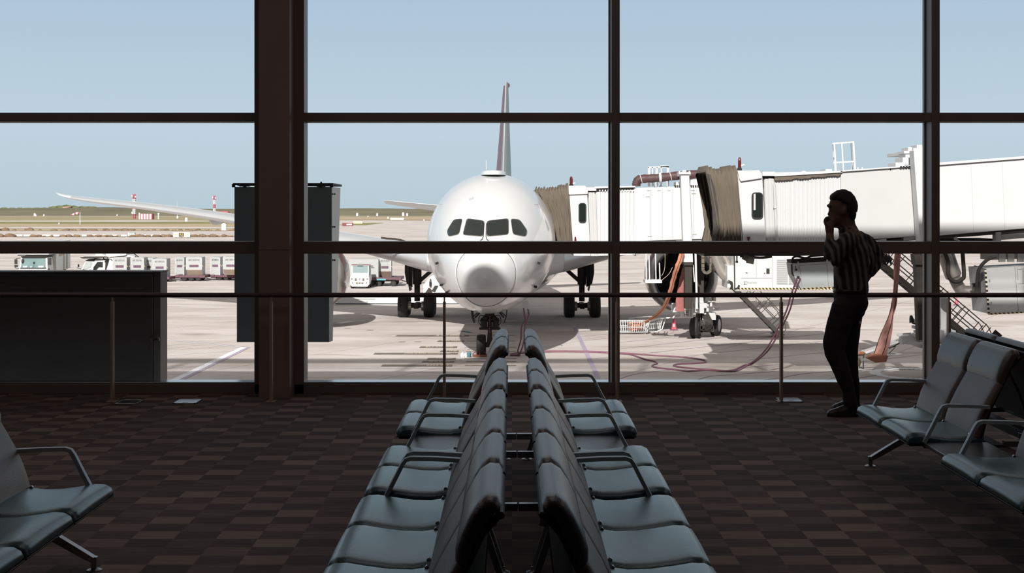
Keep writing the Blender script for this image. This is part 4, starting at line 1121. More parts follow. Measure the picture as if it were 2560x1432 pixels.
# lift portal: sleeve, inner column, cap
mb = MB(); fpoly(mb, [(1702, 434), (1723, 434), (1733, 660), (1710, 660)], Y1 - 0.75, Y1 - 0.15)
mb.bb(at(1700, 0, Y1).x, at(1725, 0, Y1).x, Y1 - 0.15, Y1b + 0.7, at(0, 440, Y1).z, at(0, 434, Y1).z)
fpoly(mb, [(1702, 434), (1723, 434), (1733, 660), (1710, 660)], Y1b + 0.15, Y1b + 0.75)
col_ = mb.obj('lift_sleeve', m_bridge, br, smooth=False, bevel=0.015)
mb = MB(); fb(mb, 1697, 1727, 430, 435.5, Y1 - 0.85, Y1); fb(mb, 1706, 1716, 425, 430, Y1 - 0.7, Y1 - 0.2)
for px in (1699, 1724): fb(mb, px - 1.5, px + 1.5, 427, 431, Y1 - 0.7, Y1 - 0.3)
mb.obj('sleeve_cap', m_bridge, col_, smooth=False, bevel=0.01)
mb = MB(); fb(mb, 1710, 1733, 655, 664, Y1 - 0.8, Y1 - 0.1); fb(mb, 1712, 1731, 664, 772, Y1 - 0.7, Y1 - 0.25)
mb.bb(at(1764, 0, Y1).x, at(1784, 0, Y1).x, Y1b + 0.2, Y1b + 0.65, at(0, 770, Y1).z, at(0, 606, Y1).z)
mb.obj('lift_column', m_dgrey, br, smooth=False, bevel=0.02)
mb = MB().cyl(at(1738, 606, Y1 - 0.5), at(1742.5, 772, Y1 - 0.5), 0.055, n=12)
mb.cyl(at(1733, 662, Y1 - 0.6), at(1736, 705, Y1 - 0.6), 0.03, n=8)
mb.obj('riser_pipe', m_bridge, br)
mb = MB()
P = [at(px, py, Y1 - 0.2) for px, py in ((1757, 606), (1757, 668), (1758.5, 677), (1764, 681.5), (1770, 681), (1775, 676), (1777, 668), (1777, 606))]
P = spline(P, 5)
for i in range(len(P) - 1): mb.bar(P[i], P[i + 1] + (P[i + 1] - P[i]) * 0.1, 0.14, 0.16, (0, 1, 0))
mb.obj('cable_chain', mat('chain_tan', (0.13, 0.11, 0.085), 0.6, var=0.2), br, smooth=False)
# small lifting cage seen in front of the engine
mb = MB(); fb(mb, 1613, 1655, 700, 707.5, Y1 - 0.9, Y1 + 0.1)
for px, t_, yy in ((1616, 606, -0.85), (1624, 640, -0.85), (1640, 632, -0.85), (1650, 657, -0.2), (1616, 606, 0.05)):
    mb.bar(at(px, 702, Y1 + yy), at(px - 1.5, t_, Y1 + yy), 0.055, 0.055)
mb.obj('lifting_cage', m_bridge, br, smooth=False, bevel=0.006)
mb = MB()
mb.tube(spline([at(1652, 702, Y1 - 0.5), at(1672, 685, Y1 - 0.5), at(1681, 668, Y1 - 0.5)], 5), 0.012, 5).tube(spline([at(1654, 690, Y1 - 0.5), at(1662, 668, Y1 - 0.5), at(1662, 610, Y1 - 0.5)], 5), 0.012, 5)
mb.obj('cage_wire', m_tan, br)
# bogie
mb = MB(); fb(mb, 1720, 1760, 770, 783, 71.2, 72.4); fb(mb, 1748, 1768, 758, 770, 71.2, 72.6)
fb(mb, 1738, 1746, 738, 780, 71.0, 71.6); fb(mb, 1735, 1760, 738, 758, 71.6, 72.2); fb(mb, 1752, 1790, 782, 800, 71.6, 72.6)
for i in range(7): fb(mb, 1766 + (i % 3) * 9, 1772 + (i % 3) * 9, 744 + (i // 3) * 13, 753 + (i // 3) * 13, 71.2 + 0.2 * (i % 2), 71.9)
mb.tube(spline([at(1782, 770, 71.4), at(1794, 773, 71.4), at(1799, 768, 71.4)], 4), 0.03, 6)
bog = mb.obj('bogie', m_bridge2, br, smooth=False, bevel=0.01)
mb = MB(); fb(mb, 1745, 1756, 783, 835, 71.6, 72.4)
for i in range(10):
    px = 1760 + 2 * i
    mb.tube(spline([at(px - 6, 786, 71.5), at(px + 4, 800 + i, 71.2), at(px + 2 - i, 818 + (i * 7) % 14, 71.3), at(px - 10, 826, 71.5)], 4), 0.02, 5)
fb(mb, 1752, 1785, 815, 830, 71.6, 72.2)
mb.obj('axle_hoses', m_dgrey, bog)
dr = V((0.93, -0.37, 0)).normalized()
for px, Yw in ((1739, 71.6), (1789, 73.0)):
    c = at(px, 0, Yw); c.z = GZ + 0.52
    wheel_at(br, c, 0.53, 0.42, dr)
mb = MB(); fb(mb, 1703, 1733, 754, 795, 70.5, 70.9)
bx = mb.obj('control_box', m_bridge, br, smooth=False, bevel=0.015)
mb = MB(); fb(mb, 1711, 1729, 759, 791, 70.44, 70.5)
mb.obj('control_panel', m_grey, bx, smooth=False)
mb = MB(); fb(mb, 1714, 1721, 766, 773, 70.38, 70.44); fb(mb, 1713, 1719, 783, 785, 70.38, 70.44); fb(mb, 1722, 1726, 776, 790, 70.38, 70.44); fb(mb, 1713, 1718, 788, 791, 70.38, 70.44)
mb.obj('gauge', m_bridge2, bx, smooth=False)
mb = MB(); p = at(1701, 771, 70.9)
mb.rings([[V((p.x - 0.45 + 0.9 * f, 70.7 + 0.32 * math.cos(a), p.z - 0.02 + 0.30 * math.sin(a))) for a in [PI * k / 10 for k in range(11)]] for f in (0, 0.5, 1)])
fb(mb, 1682, 1706, 775, 780, 70.4, 71.2)
mb.obj('motor_hood', m_bridge, br, angle=40)
mb = MB().bar(at(1693, 778, 70.8), at(1682, 795, 70.8), 0.06, 0.06).bar(at(1706, 793, 71), at(1650, 795, 71.4), 0.08, 0.08).bar(at(1650, 795, 71.4), at(1625, 803, 72.0), 0.08, 0.08)
mb.bar(at(1663, 798, 71.6), at(1655, 823, 71.6), 0.05, 0.05).bar(at(1655, 823, 71.6), at(1637, 830, 71.8), 0.05, 0.05)
mb.obj('drag_bar', m_bridge, br, smooth=False)
# roof: hose, cage ladder, boxes
m_roofhose = mat('dark_red_hose', (0.075, 0.035, 0.035), 0.6, var=0.3, scale=5)
YR = 70.4
P = spline([at(px, py, YR) for px, py in ((1591, 466), (1591, 459), (1594, 452), (1602, 447.5), (1640, 445), (1700, 438.5), (1766, 433))], 8)
hs = MB()
R = []; dists = 0
hs.tube(P, [0.20 + (0.018 if (i // 2) % 2 else 0) for i in range(len(P))], 14)
ho = hs.obj('roof_hose', m_roofhose, br)
mb = MB()
for px, py in ((1602, 447.5), (1650, 444.2), (1676, 441), (1752, 434)): mb.cyl(at(px - (3 if px in (1650, 1752) else 0.7), py + 0.2, YR), at(px + (3 if px in (1650, 1752) else 0.7), py - 0.2, YR), 0.25, n=16)
mb.obj('hose_clamp', m_bridge, ho)
mb = MB()
for px, yy in ((1621, 0), (1631, 0), (1643, 0), (1653, 0), (1671, 0), (1624, 1.0), (1640, 1.0), (1668, 1.0)):
    mb.bar(at(px, 466, YR + 0.4 + yy), at(px, 418, YR + 0.4 + yy), 0.06, 0.06)
for py in (418, 452):
    mb.bar(at(1620, py, YR + 0.4), at(1672, py - 1, YR + 0.4), 0.06, 0.07).bar(at(1623, py, YR + 1.4), at(1669, py, YR + 1.4), 0.05, 0.06)
mb.bar(at(1651, 415.5, YR + 0.4), at(1672, 416.5, YR + 0.4), 0.06, 0.08).bar(at(1631, 455, YR + 0.4), at(1637, 468, YR + 0.4), 0.05, 0.05).bar(at(1655, 455, YR + 0.4), at(1649, 468, YR + 0.4), 0.05, 0.05)
mb.obj('roof_cage', m_bridge, br, smooth=False)
mb = MB(); fb(mb, 1690, 1702, 455, 466, YR, YR + 1); fb(mb, 1726, 1772, 446, 464, YR, YR + 1); fb(mb, 1728, 1745, 440, 447, YR, YR + 0.8); fb(mb, 1760, 1770, 438, 447, YR, YR + 0.8)
mb.obj('roof_unit', m_bridge, br, smooth=False, bevel=0.02)
mb = MB()
for px in (1687, 1692, 1697, 1727, 1732, 1738, 1744, 1749): fb(mb, px, px + 3, 462.5, 466.5, YR - 1.5, YR - 1.38)
mb.obj('roof_vent', m_dgrey, br, smooth=False)

# ------------------------------------------------------------------ near bridge
Y2, Y2b = 52.5, 55.7
b2 = thing('jet_bridge', 'nearer white jet bridge rising to the right edge, open brown canopy at its left end', 'jet bridge', (13.5, 54.0, GZ))
bellows(MB(), [(1766, 432), (1775, 470), (1784, 520), (1790, 570), (1780, 614)], [(1845, 427), (1847, 470), (1850, 520), (1853, 570), (1856, 614)], Y2, Y2b, 16, 0.15, 8).obj('bellows', m_bellows, b2, angle=180)
m_flap = mat('dark_canopy_flap', (0.06, 0.055, 0.05), 0.9, var=0.3, scale=4, bump=0.4, bscale=8)
L = [(1764, 434), (1772, 470), (1780, 520), (1783, 570), (1778, 614)]; Rr = [(1776, 436), (1787, 470), (1795, 520), (1799, 570), (1792, 614)]
mb = MB().rings([[at(*p, Y2 - 0.02) for p in L] + [at(*p, Y2 - 0.16) for p in Rr[::-1]], [at(*p, Y2 + 0.25) for p in L] + [at(*p, Y2 + 0.05) for p in Rr[::-1]]])
mb.obj('canopy_flap', m_flap, b2, angle=30)
mb = MB(); fpoly(mb, [(1843, 426), (1898, 426), (1906, 434), (1916, 625), (1860, 625)], Y2 - 0.12, Y2b + 0.1)
cab = mb.obj('cab', m_bridge, b2, smooth=False, bevel=0.03)
mb = MB(); fpoly(mb, [(1844, 427), (1898, 425), (1904, 433), (1905, 446), (1852, 454), (1848, 446)], Y2 - 0.22, Y2b + 0.2)
mb.obj('cab_hood', m_bridge, cab, smooth=False, bevel=0.03)
rwin(1881, 1905, 483, 545, Y2 - 0.12, cab, 'cab_window')
mb = MB(); fb(mb, 1884, 1889, 484, 525, Y2 - 0.16, Y2 - 0.135)
mb.obj('window_blind', m_bridge2, cab, smooth=False)
mb = MB(); fb(mb, 1869, 1875, 592, 598, Y2 - 0.28, Y2 - 0.12); fb(mb, 1871, 1873.5, 598, 606, Y2 - 0.25, Y2 - 0.12)
mb.obj('signal_lamp', m_red, cab, smooth=False)
beacon(b2, 1849, 393, 428, Y2 + 0.3)
mb = MB(); fb(mb, 1906, 1938, 429, 440, Y2 - 0.1, Y2b)
mb.obj('roof_box', m_bridge, b2, smooth=False, bevel=0.02)
mb = MB()
for px, r in ((1915, 0.10), (1924, 0.13), (1929, 0.12)): mb.cyl(at(px, 446, Y2 + 0.18), at(px + 6, 625, Y2 + 0.18), r, n=14)
mb.cyl(at(1936, 460, Y2 + 0.0), at(1943, 625, Y2 + 0.0), 0.055, n=12); fb(mb, 1908, 1938, 440, 625, Y2 + 0.6, Y2b)
fb(mb, 1935, 1941, 515, 521, Y2 - 0.08, Y2 + 0.06)
mb.obj('roller_shutter', m_bridge2, b2, angle=30)
mb = MB(); corrugated(mb, 1937, 2102, 450, 437, 625, 618, Y2 + 0.06, Y2b, 0.095, 0.03)
mb.obj('corrugated_wall', m_bridge, b2, smooth=False)
# worn lower edge of the roof awning
rnd = random.Random(5)
top = [(1937 + i * 8.4, 440 - i * 0.60) for i in range(21)]
low = [(1937 + i * 8.4, 451 - i * 0.62 + rnd.uniform(-2.0, 1.5)) for i in range(20)] + [(2105, 433)]
mb = MB(); fpoly(mb, top + low[::-1], Y2 - 0.05, Y2 + 0.12)
mb.obj('awning_strip', m_bellows, b2, smooth=False)
mb = MB(); fpoly(mb, [(1937, 431), (2106, 427), (2106, 431), (1937, 441)], Y2 - 0.1, Y2b)
mb.bar(at(2003, 430, Y2), at(2013, 429, Y2), 0.1, 0.06)
mb.obj('roof_edge', m_bridge, b2, smooth=False)
mb = MB(); fpoly(mb, [(2102, 428), (2290, 415), (2290, 591), (2102, 603)], Y2, Y2b)
tun = mb.obj('tunnel', m_bridge2, b2, smooth=False, bevel=0.02)
mb = MB(); fpoly(mb, [(2102, 426), (2290, 412.5), (2290, 415.5), (2102, 429.5)], Y2 - 0.10, Y2b + 0.1)
for px in (2143, 2154, 2225): fb(mb, px, px + 3, 418, 426, Y2, Y2 + 0.1)
fb(mb, 2064, 2080, 423, 428, Y2 + 0.3, Y2 + 1.2)
mb.obj('roof_rail', m_bridge, b2, smooth=False)
mb = MB(); fpoly(mb, [(2284, 376), (2312, 373), (2330, 612), (2301, 612)], Y2 - 0.70, Y2 - 0.12); fpoly(mb, [(2284, 376), (2312, 373), (2330, 612), (2301, 612)], Y2b + 0.15, Y2b + 0.75)
mb.bb(at(2284, 0, Y2).x, at(2312, 0, Y2).x, Y2 - 0.2, Y2b + 0.5, at(0, 384, Y2).z, at(0, 375, Y2).z)
col_ = mb.obj('lift_sleeve', m_bridge, b2, smooth=False, bevel=0.015)
mb = MB()
for i, (px0, px1, py0, py1) in enumerate(((2239, 2262, 406, 416), (2257, 2272, 393, 412), (2260, 2290, 377, 384), (2264, 2287, 384, 410), (2270, 2281, 368, 377), (2283, 2314, 370, 376), (2292, 2306, 362, 371), (2258, 2266, 396, 402))):
    fb(mb, px0, px1, py0, py1, Y2 + 0.1 + 0.05 * i, Y2 + 1.2)
mb.obj('roof_unit', m_bridge, b2, smooth=False, bevel=0.012)
mb = MB()
for i in range(5): fb(mb, 2250 + i * 7, 2255 + i * 7, 415.5 - i * 0.3, 420 - i * 0.3, Y2 - 0.10, Y2 + 0.0)
mb.obj('roof_vent', m_dgrey, b2, smooth=False)
mb = MB()
for px, w, yy in ((2086, 4, 0), (2105, 3.2, 0), (2134, 4.5, 0), (2083, 1.6, 0.9), (2128, 1.6, 0.9)):
    a, c = at(px - 1, 357, Y2 + 1 + yy), at(px + 3.5, 428, Y2 + 1 + yy); mb.bar(c, a, w * Y2 / FPX, w * Y2 / FPX)
for py0, py1 in ((358.5, 355), (406.5, 403.5)): mb.bar(at(2083, py0, Y2 + 1), at(2135, py1, Y2 + 1), 0.06, 0.055)
mb.bar(at(2083, 359, Y2 + 1), at(2083, 359, Y2 + 1.9), 0.05, 0.05).bar(at(2133, 355, Y2 + 1), at(2128, 358, Y2 + 1.9), 0.05, 0.05)
mb.bar(at(2090, 408, Y2 + 1), at(2098, 427, Y2 + 1.2), 0.03, 0.03).bar(at(2131, 406, Y2 + 1), at(2127, 425, Y2 + 1.2), 0.03, 0.03)
mb.obj('roof_cage', m_bridge, b2, smooth=False)
# outer tunnel beyond the post, a little wider, with its undercarriage beams
mb = MB(); fpoly(mb, [(2322, 414), (2760, 380), (2760, 555), (2322, 591)], Y2 - 0.25, Y2b + 0.25)
out_ = mb.obj('outer_tunnel', m_bridge, b2, smooth=False, bevel=0.02)
mb = MB(); fpoly(mb, [(2322, 408), (2760, 375), (2760, 380.5), (2322, 414.5)], Y2 - 0.35, Y2b + 0.35)
mb.obj('roof_rail', m_bridge, out_, smooth=False)
mb = MB()
for px in (2427, 2505): fpoly(mb, [(px, 404 - (px - 2322) * 0.078 + 12), (px + 1, 404 - (px - 2322) * 0.078 + 12), (px + 8, 588 - (px - 2322) * 0.082), (px + 7, 588 - (px - 2322) * 0.082)], Y2 - 0.262, Y2 - 0.2)
mb.obj('panel_joint', m_bridge2, out_, smooth=False)
mb = MB(); fpoly(mb, [(2345, 589), (2760, 556), (2760, 566), (2345, 597)], Y2 - 0.1, Y2b)
fpoly(mb, [(2180, 603), (2300, 594), (2300, 600), (2180, 609)], Y2 + 0.05, Y2b - 0.1)
fb(mb, 2350, 2490, 597, 616, Y2 + 1.2, Y2b)
und = mb.obj('underframe', m_dgrey, b2, smooth=False)
mb = MB(); fb(mb, 2490, 2503, 580, 612, Y2 - 0.2, Y2 + 0.2); fpoly(mb, [(2503, 586), (2700, 570), (2700, 582), (2503, 600)], Y2 - 0.1, Y2 + 0.3)
fpoly(mb, [(2184, 600), (2216, 597), (2218, 608), (2180, 611)], Y2 - 0.05, Y2 + 0.3); fpoly(mb, [(2260, 594), (2297, 591), (2299, 599), (2260, 602)], Y2 - 0.05, Y2 + 0.3)
mb.bar(at(2390, 592, Y2 - 0.3), at(2397, 610, Y2 - 0.3), 0.06, 0.06).bar(at(2385, 597, Y2 - 0.3), at(2399, 602, Y2 - 0.3), 0.06, 0.05)
fpoly(mb, [(2475, 650), (2700, 640), (2700, 622), (2475, 630)], Y2 + 0.1, Y2 + 1.2)
for px in (2506, 2528, 2552): fb(mb, px - 8, px + 8, 628, 655, Y2 - 0.0, Y2 + 0.1)
mb.obj('beam', m_grey, und, smooth=False, bevel=0.01)
mb = MB(); fpoly(mb, [(1760, 640), (1990, 640), (2100, 636), (2100, 612), (1760, 614)], Y2 + 0.5, Y2b - 0.2)
mb.tube(spline([at(1850, 640, Y2 + 0.2), at(1900, 644, Y2 + 0.2), at(1930, 641, Y2 + 0.2)], 5), 0.05, 6)
mb.box(at(1866, 645, Y2), (0.26, 0.2, 0.2), Matrix.Rotation(0.5, 3, 'Y')); mb.box(at(1876, 650, Y2), (0.24, 0.25, 0.26), Matrix.Rotation(0.2, 3, 'Y'))
fb(mb, 1841, 1844, 636, 652, Y2, Y2 + 0.05); fb(mb, 1839.5, 1845.5, 652, 657, Y2, Y2 + 0.08)
mb.obj('floodlight', m_dgrey, und, smooth=False, bevel=0.01)
mb = MB(); fpoly(mb, [(2285, 636), (2304, 636), (2308, 662), (2288, 662)], Y2 - 0.65, Y2 - 0.15)
fpoly(mb, [(2287, 612), (2306, 612), (2318, 850), (2297, 850)], Y2 - 0.5, Y2 - 0.1)
mb.obj('lift_column', m_dgrey, b2, smooth=False, bevel=0.015)
mb = MB(); fb(mb, 2296, 2345, 803, 812, 53.8, 55); fb(mb, 2300, 2340, 845, 870, 54.4, 55.6); fb(mb, 2297, 2313, 803, 815, 53.5, 54)
for i in range(6): fb(mb, 2286 + (i * 9) % 22, 2292 + (i * 9) % 22, 815 + i * 4, 822 + i * 4, 53.9, 54.3)
fb(mb, 2352, 2374, 745, 860, 54.8, 55.2); fb(mb, 2360, 2390, 826, 862, 54.2, 55.2)
bog = mb.obj('bogie', m_bridge2, b2, smooth=False, bevel=0.01)
mb = MB(); p = at(2279, 799, 53.7)
mb.lathe([(0.10, 0.10), (0.085, -0.02), (0.06, -0.12), (0.05, -0.16)], p, (0.15, 0, -1), 12).tube(spline([p + V((0.02, 0, -0.12)), p + V((0.18, 0, -0.16)), p + V((0.32, 0, -0.12))], 4), 0.03, 6)
mb.obj('horn', m_black, b2)
for px, Yw in ((2326, 55.2), (2400, 56.2)):
    c = at(px, 0, Yw); c.z = GZ + 0.56; wheel_at(b2, c, 0.57, 0.42, V((0.96, -0.28, 0)))
mb = MB(); p = at(2292, 850, 54.4)
mb.rings([[V((p.x + 0.62 * (f - 0.5) * 2, 54.4 - 0.36 * math.cos(a) * (1 if abs(f - 0.5) < 0.45 else 0.75), p.z - 0.12 + 0.34 * math.sin(a) * (1 if abs(f - 0.5) < 0.45 else 0.8))) for a in [PI * k / 12 for k in range(13)]] for f in (0, 0.12, 0.5, 0.88, 1)])
fb(mb, 2268, 2340, 853, 861, 54.0, 54.9)
hd = mb.obj('motor_hood', m_bridge, b2, angle=40)
mb = MB()
for py in (847, 850, 853): fb(mb, 2292, 2306, py, py + 1.2, 53.98, 54.06)
mb.obj('hood_vent', m_grey, hd, smooth=False)
YB = 56.2
mb = MB().bar(at(2140, 889, YB), at(2256, 850, YB), 0.085, 0.09).bar(at(2152, 880, YB + 0.8), at(2254, 846, YB + 0.5), 0.085, 0.09)
mb.bar(at(2244, 836, YB), at(2298, 832, YB), 0.07, 0.06).bar(at(2243, 836, YB), at(2266, 858, YB), 0.08, 0.06).bar(at(2254, 848, YB), at(2290, 842, YB), 0.10, 0.14).bar(at(2266, 858, YB), at(2300, 857, YB), 0.06, 0.05)
mb.bar(at(2159, 886, YB), at(2158, 921, YB), 0.05, 0.05).bar(at(2148, 918, YB), at(2160, 921, YB), 0.05, 0.05).bar(at(2145, 889, YB), at(2160, 886, YB), 0.05, 0.05)
mb.cyl(at(2247, 846, YB - 0.1), at(2255, 850, YB - 0.1), 0.06, n=10)
bm_ = mb.obj('tow_arm', m_bridge, b2, smooth=False, bevel=0.006)
mb = MB()
for i, (a_, b_) in enumerate((((2256, 853), (2232, 868)), ((2250, 856), (2222, 872)), ((2238, 868), (2222, 884)), ((2240, 866), (2218, 868)))): mb.bar(at(*a_, YB + 0.1), at(*b_, YB + 0.1), 0.025, 0.025)
mb.obj('chain', m_dgrey, bm_, smooth=False)
# wire bundle under the tunnel, beside the man's elbow
mb = MB(); rnd = random.Random(11)
for i in range(9):
    P = [at(2202 + rnd.uniform(-4, 30), 634 + rnd.uniform(-2, 6), Y2 + 0.4)] + [at(2205 + rnd.uniform(0, 24), 645 + rnd.uniform(-6, 18), Y2 + 0.4 + 0.1 * rnd.random()) for _ in range(4)]
    mb.tube(spline(P, 5), 0.022, 5)
mb.obj('wire_bundle', m_black, b2)

# ------------------------------------------------------------------ service stairs
def stairs(name, label, a, b_, Y0, w, rails, n, m, base_py):
    """a, b_: photo pixels of the top and foot of the near stringer at Y0"""
    t = thing(name, label, 'stairs', (at(*b_, Y0).x, Y0, GZ), 0, 'service stairs of the boarding bridges')
    A, B = at(*a, Y0), at(*b_, Y0); d = B - A
    for k, yy in enumerate((0, w)):
        MB().bar(A + V((0, yy, 0)), B + V((0, yy, 0)), 0.05, 0.20 if k == 0 else 0.18, (0, 0, 1)).obj('stringer', m, t, smooth=False, bevel=0.006)
    for i in range(n):
        p = A + d * ((i + 0.5) / n)
        MB().box(p + V((0, w / 2, 0)), (0.24, w, 0.035)).obj('step', m_dgrey, t, smooth=False)
    for yy in (0, w):
        mb = MB()
        for hgt in rails:
            mb.bar(A + V((0, yy, hgt)), B + V((0, yy, hgt)) - d * 0.03, 0.04, 0.04)
        for i in range(6):
            p = A + d * ((i + 0.3) / 6) + V((0, yy, 0))
            nrm = V((-d.z, 0, d.x)).normalized(); nrm = nrm if nrm.z > 0 else -nrm
            for off in (0, 0.22): mb.bar(p + d.normalized() * off, p + d.normalized() * off + nrm * rails[0] * 0.80, 0.03, 0.03)
        e0 = B + V((0, yy, rails[0])) - d * 0.03
        mb.tube(spline([e0, e0 + d.normalized() * 0.25 + V((0, 0, -0.05)), B + V((0.25, yy, 0.35)), B + V((0.05, yy, 0.1))], 5), 0.02, 6)
        mb.obj('handrail', m, t, smooth=False)
    return t, A, B, d
m_stair = mat('stair_steel', (0.20, 0.18, 0.16), 0.5, 0.4, var=0.2, scale=4)
m_stair_w = mat('stair_galvanised', (0.40, 0.38, 0.35), 0.5, 0.3, var=0.2, scale=4)
s1, A, B, d = stairs('service_stairs', 'steep grey service stairs coming down under the far jet bridge beside its white air unit', (1741, 622), (1952, 838), 71.9, 1.0, (1.15, 0.6), 20, m_stair_w, 840)
mb = MB().cyl((B.x - 0.15, 71.9, GZ + 0.11), (B.x - 0.15, 71.75, GZ + 0.11), 0.11, n=14).cyl((B.x - 0.15, 72.9, GZ + 0.11), (B.x - 0.15, 73.05, GZ + 0.11), 0.11, n=14)
mb.bb(B.x - 0.35, B.x + 0.2, 71.9, 72.9, GZ + 0.10, GZ + 0.18)
mb.obj('caster', m_stair_w, s1)
s2, A, B, d = stairs('service_stairs', 'grey service stairs with long double handrails at the right edge, below the near jet bridge', (2150, 612), (2470, 881), 57.6, 0.95, (1.05, 0.52), 20, m_stair, 900)
mb = MB()
c = at(2491, 838, 57.45)
mb.box(c, (0.36, 0.02, 0.30), Matrix.Rotation(0.7, 3, 'Y'))
sg_ = mb.obj('warning_sign', m_dgrey, s2, smooth=False)
mb = MB().lathe([(0.075, -0.015), (0.075, -0.02), (0.055, -0.02), (0.055, -0.015)], c + V((0.045, 0, 0.04)), (0, 1, 0), 20, False).box(c + V((0.045, -0.018, 0.04)), (0.03, 0.01, 0.10))
for i in range(6): mb.box(c + V((-0.10 + 0.05 * (i % 3), -0.015, -0.03 - 0.06 * (i // 3) - 0.02 * (i % 3))), (0.035, 0.01, 0.03))
mb.obj('sign_symbol', m_black, sg_, smooth=False)

# ------------------------------------------------------------------ hanging units
m_hazard = stripe_mat('hazard_stripes', (0.015, 0.014, 0.013), (0.72, 0.52, 0.25), 'X', 0.16, 0.6, 0.5, 0.9)
m_hazard_v = stripe_mat('hazard_stripes_upright', (0.015, 0.014, 0.013), (0.75, 0.68, 0.55), 'Z', 0.16, 0.6, 0.5, 0.0)
YP = 66.2
u = thing('air_unit', 'big white air conditioning unit with louvres hanging below the bridges', 'air conditioning unit', at(1915, 722, YP))
mb = MB(); fb(mb, 1838, 2098, 632, 720, YP, YP + 2.2); fb(mb, 1818, 1838, 664, 720, YP + 0.1, YP + 1.8)
body = mb.obj('housing', m_bridge, u, smooth=False, bevel=0.015)
mb = MB(); fb(mb, 1849, 2098, 719.5, 723.5, YP - 0.02, YP + 2.2)
mb.obj('hazard_edge', m_hazard, u, smooth=False)
mb = MB(); fb(mb, 1853, 1930.5, 694.5, 695.5, YP - 0.014, YP); fb(mb, 1890.5, 1891.3, 642, 695, YP - 0.012, YP); fb(mb, 1930, 1930.8, 645, 718, YP - 0.012, YP)
for px in (1886, 1893): fb(mb, px, px + 1, 657, 658.5, YP - 0.02, YP); fb(mb, px, px + 1, 684, 685.5, YP - 0.02, YP)
mb.obj('door_joint', m_grey, body, smooth=False)
mb = MB(); fb(mb, 1916, 1924, 671, 684, YP - 0.02, YP); fb(mb, 1910.5, 1913, 682, 684.5, YP - 0.02, YP); fb(mb, 1864.5, 1869, 681, 682.5, YP - 0.02, YP)
mb.obj('meter_window', m_dgrey, body, smooth=False)
for x0_, x1_ in ((1942, 1969), (1972, 1996)):
    mb = MB()
    for i in range(25):
        a_, c_ = at(x0_, 648 + i * 2.5, YP), at(x1_, 649.6 + i * 2.5, YP)
        mb.rings([[V((x, YP - 0.035, c_.z)), V((x, YP - 0.005, a_.z)), V((x, YP, c_.z))] for x in (a_.x, c_.x)])
    mb.obj('louvre', m_bridge2, body, smooth=False)
mb = MB()
a_, c_ = at(1860, 703, YP), at(1868, 711, YP)
for x0_, x1_, z0_, z1_ in ((a_.x, a_.x + 0.03, c_.z, a_.z), (c_.x - 0.015, c_.x, c_.z, a_.z), (a_.x, c_.x, a_.z - 0.02, a_.z), (a_.x, c_.x, c_.z, c_.z + 0.015), (a_.x + 0.03, a_.x + 0.06, c_.z, c_.z + 0.10)): mb.bb(x0_, x1_, YP - 0.015, YP, z0_, z1_)
text_mb(mb, 'TRILECTRON', 0.105, facing_camera(at(1880, 707, YP - 0.012)), 0.002, squeeze=0.72)
mb.obj('lettering', m_grey, body, smooth=False)
mb = MB(); YD = 67
mb.tube(spline([at(1788, 612, YD), at(1790, 640, YD), at(1798, 665, YD), at(1806, 682, YD), at(1814, 690, YD), at(1826, 692, YD)], 6), 0.23, 18)
mb.tube(spline([at(1806, 640, YD + 0.5), at(1816, 652, YD + 0.5), at(1822, 668, YD + 0.5)], 5), 0.17, 14)
mb.obj('air_duct', m_silver, u)
mb = MB().bar(at(1835.5, 636, YP - 0.1), at(1837, 726, YP - 0.1), 0.05, 0.05).tube(spline([at(1837, 722, YP - 0.12), at(1844, 720, YP - 0.12), at(1848, 712, YP - 0.12)], 4), 0.04, 6)
for i in range(5): mb.tube(spline([at(1818 + i * 2, 706, YP), at(1822 + i * 2, 700 + i, YP - 0.05), at(1828 + i, 712, YP - 0.05), at(1824 + i * 2, 724, YP)], 4), 0.014, 5)
mb.obj('pipe_bundle', m_dgrey, u)

YG = 53.4
u = thing('power_converter', 'pale grey-green box with two dark gauges hanging beside the standing man', 'ground power unit', at(2030, 722, YG))
mb = MB(); fpoly(mb, [(1980, 658), (2090, 652), (2094, 718), (2002, 722), (1984, 688)], YG, YG + 1.1)
body = mb.obj('housing', mat('grey_green_box', (0.52, 0.56, 0.55), 0.45, 0.1, 0.5, var=0.05, scale=1.5), u, smooth=False, bevel=0.012)
mb = MB(); fpoly(mb, [(1978, 650), (2094, 643), (2094, 652), (1980, 660)], YG + 0.1, YG + 1.0)
mb.tube(spline([at(1980, 656, YG), at(1983, 644, YG), at(1994, 641, YG), at(2014, 645, YG), at(2030, 640, YG), at(2060, 638, YG)], 6), 0.04, 8)
mb.tube(spline([at(1979, 660, YG), at(1980, 680, YG), at(1984, 690, YG)], 5), 0.03, 6)
for i in range(6): mb.tube(spline([at(2090 + i, 648, YG), at(2094 + i * 1.5, 680 + i * 4, YG), at(2096 + i, 730, YG)], 4), 0.03, 6)
mb.obj('cable_tray', m_dgrey, u, smooth=False)
mb = MB(); fb(mb, 1988, 1993, 671.5, 676.5, YG - 0.025, YG); fb(mb, 1992, 1999, 690, 696.5, YG - 0.02, YG); fb(mb, 1988, 1990, 665, 667.5, YG - 0.02, YG); fb(mb, 1988, 1990, 668, 670, YG - 0.02, YG)
mb.obj('gauge', m_shell, body, smooth=False)
mb = MB()
for pts in (((1999, 664), (2067, 659)), ((2067, 659), (2071, 715)), ((1999, 664), (2005, 716)), ((1983, 688), (1997, 687)), ((1996, 660), (1997.5, 687))):
    mb.bar(at(*pts[0], YG - 0.004), at(*pts[1], YG - 0.004), 0.012, 0.012)
mb.obj('door_joint', m_grey, body, smooth=False)
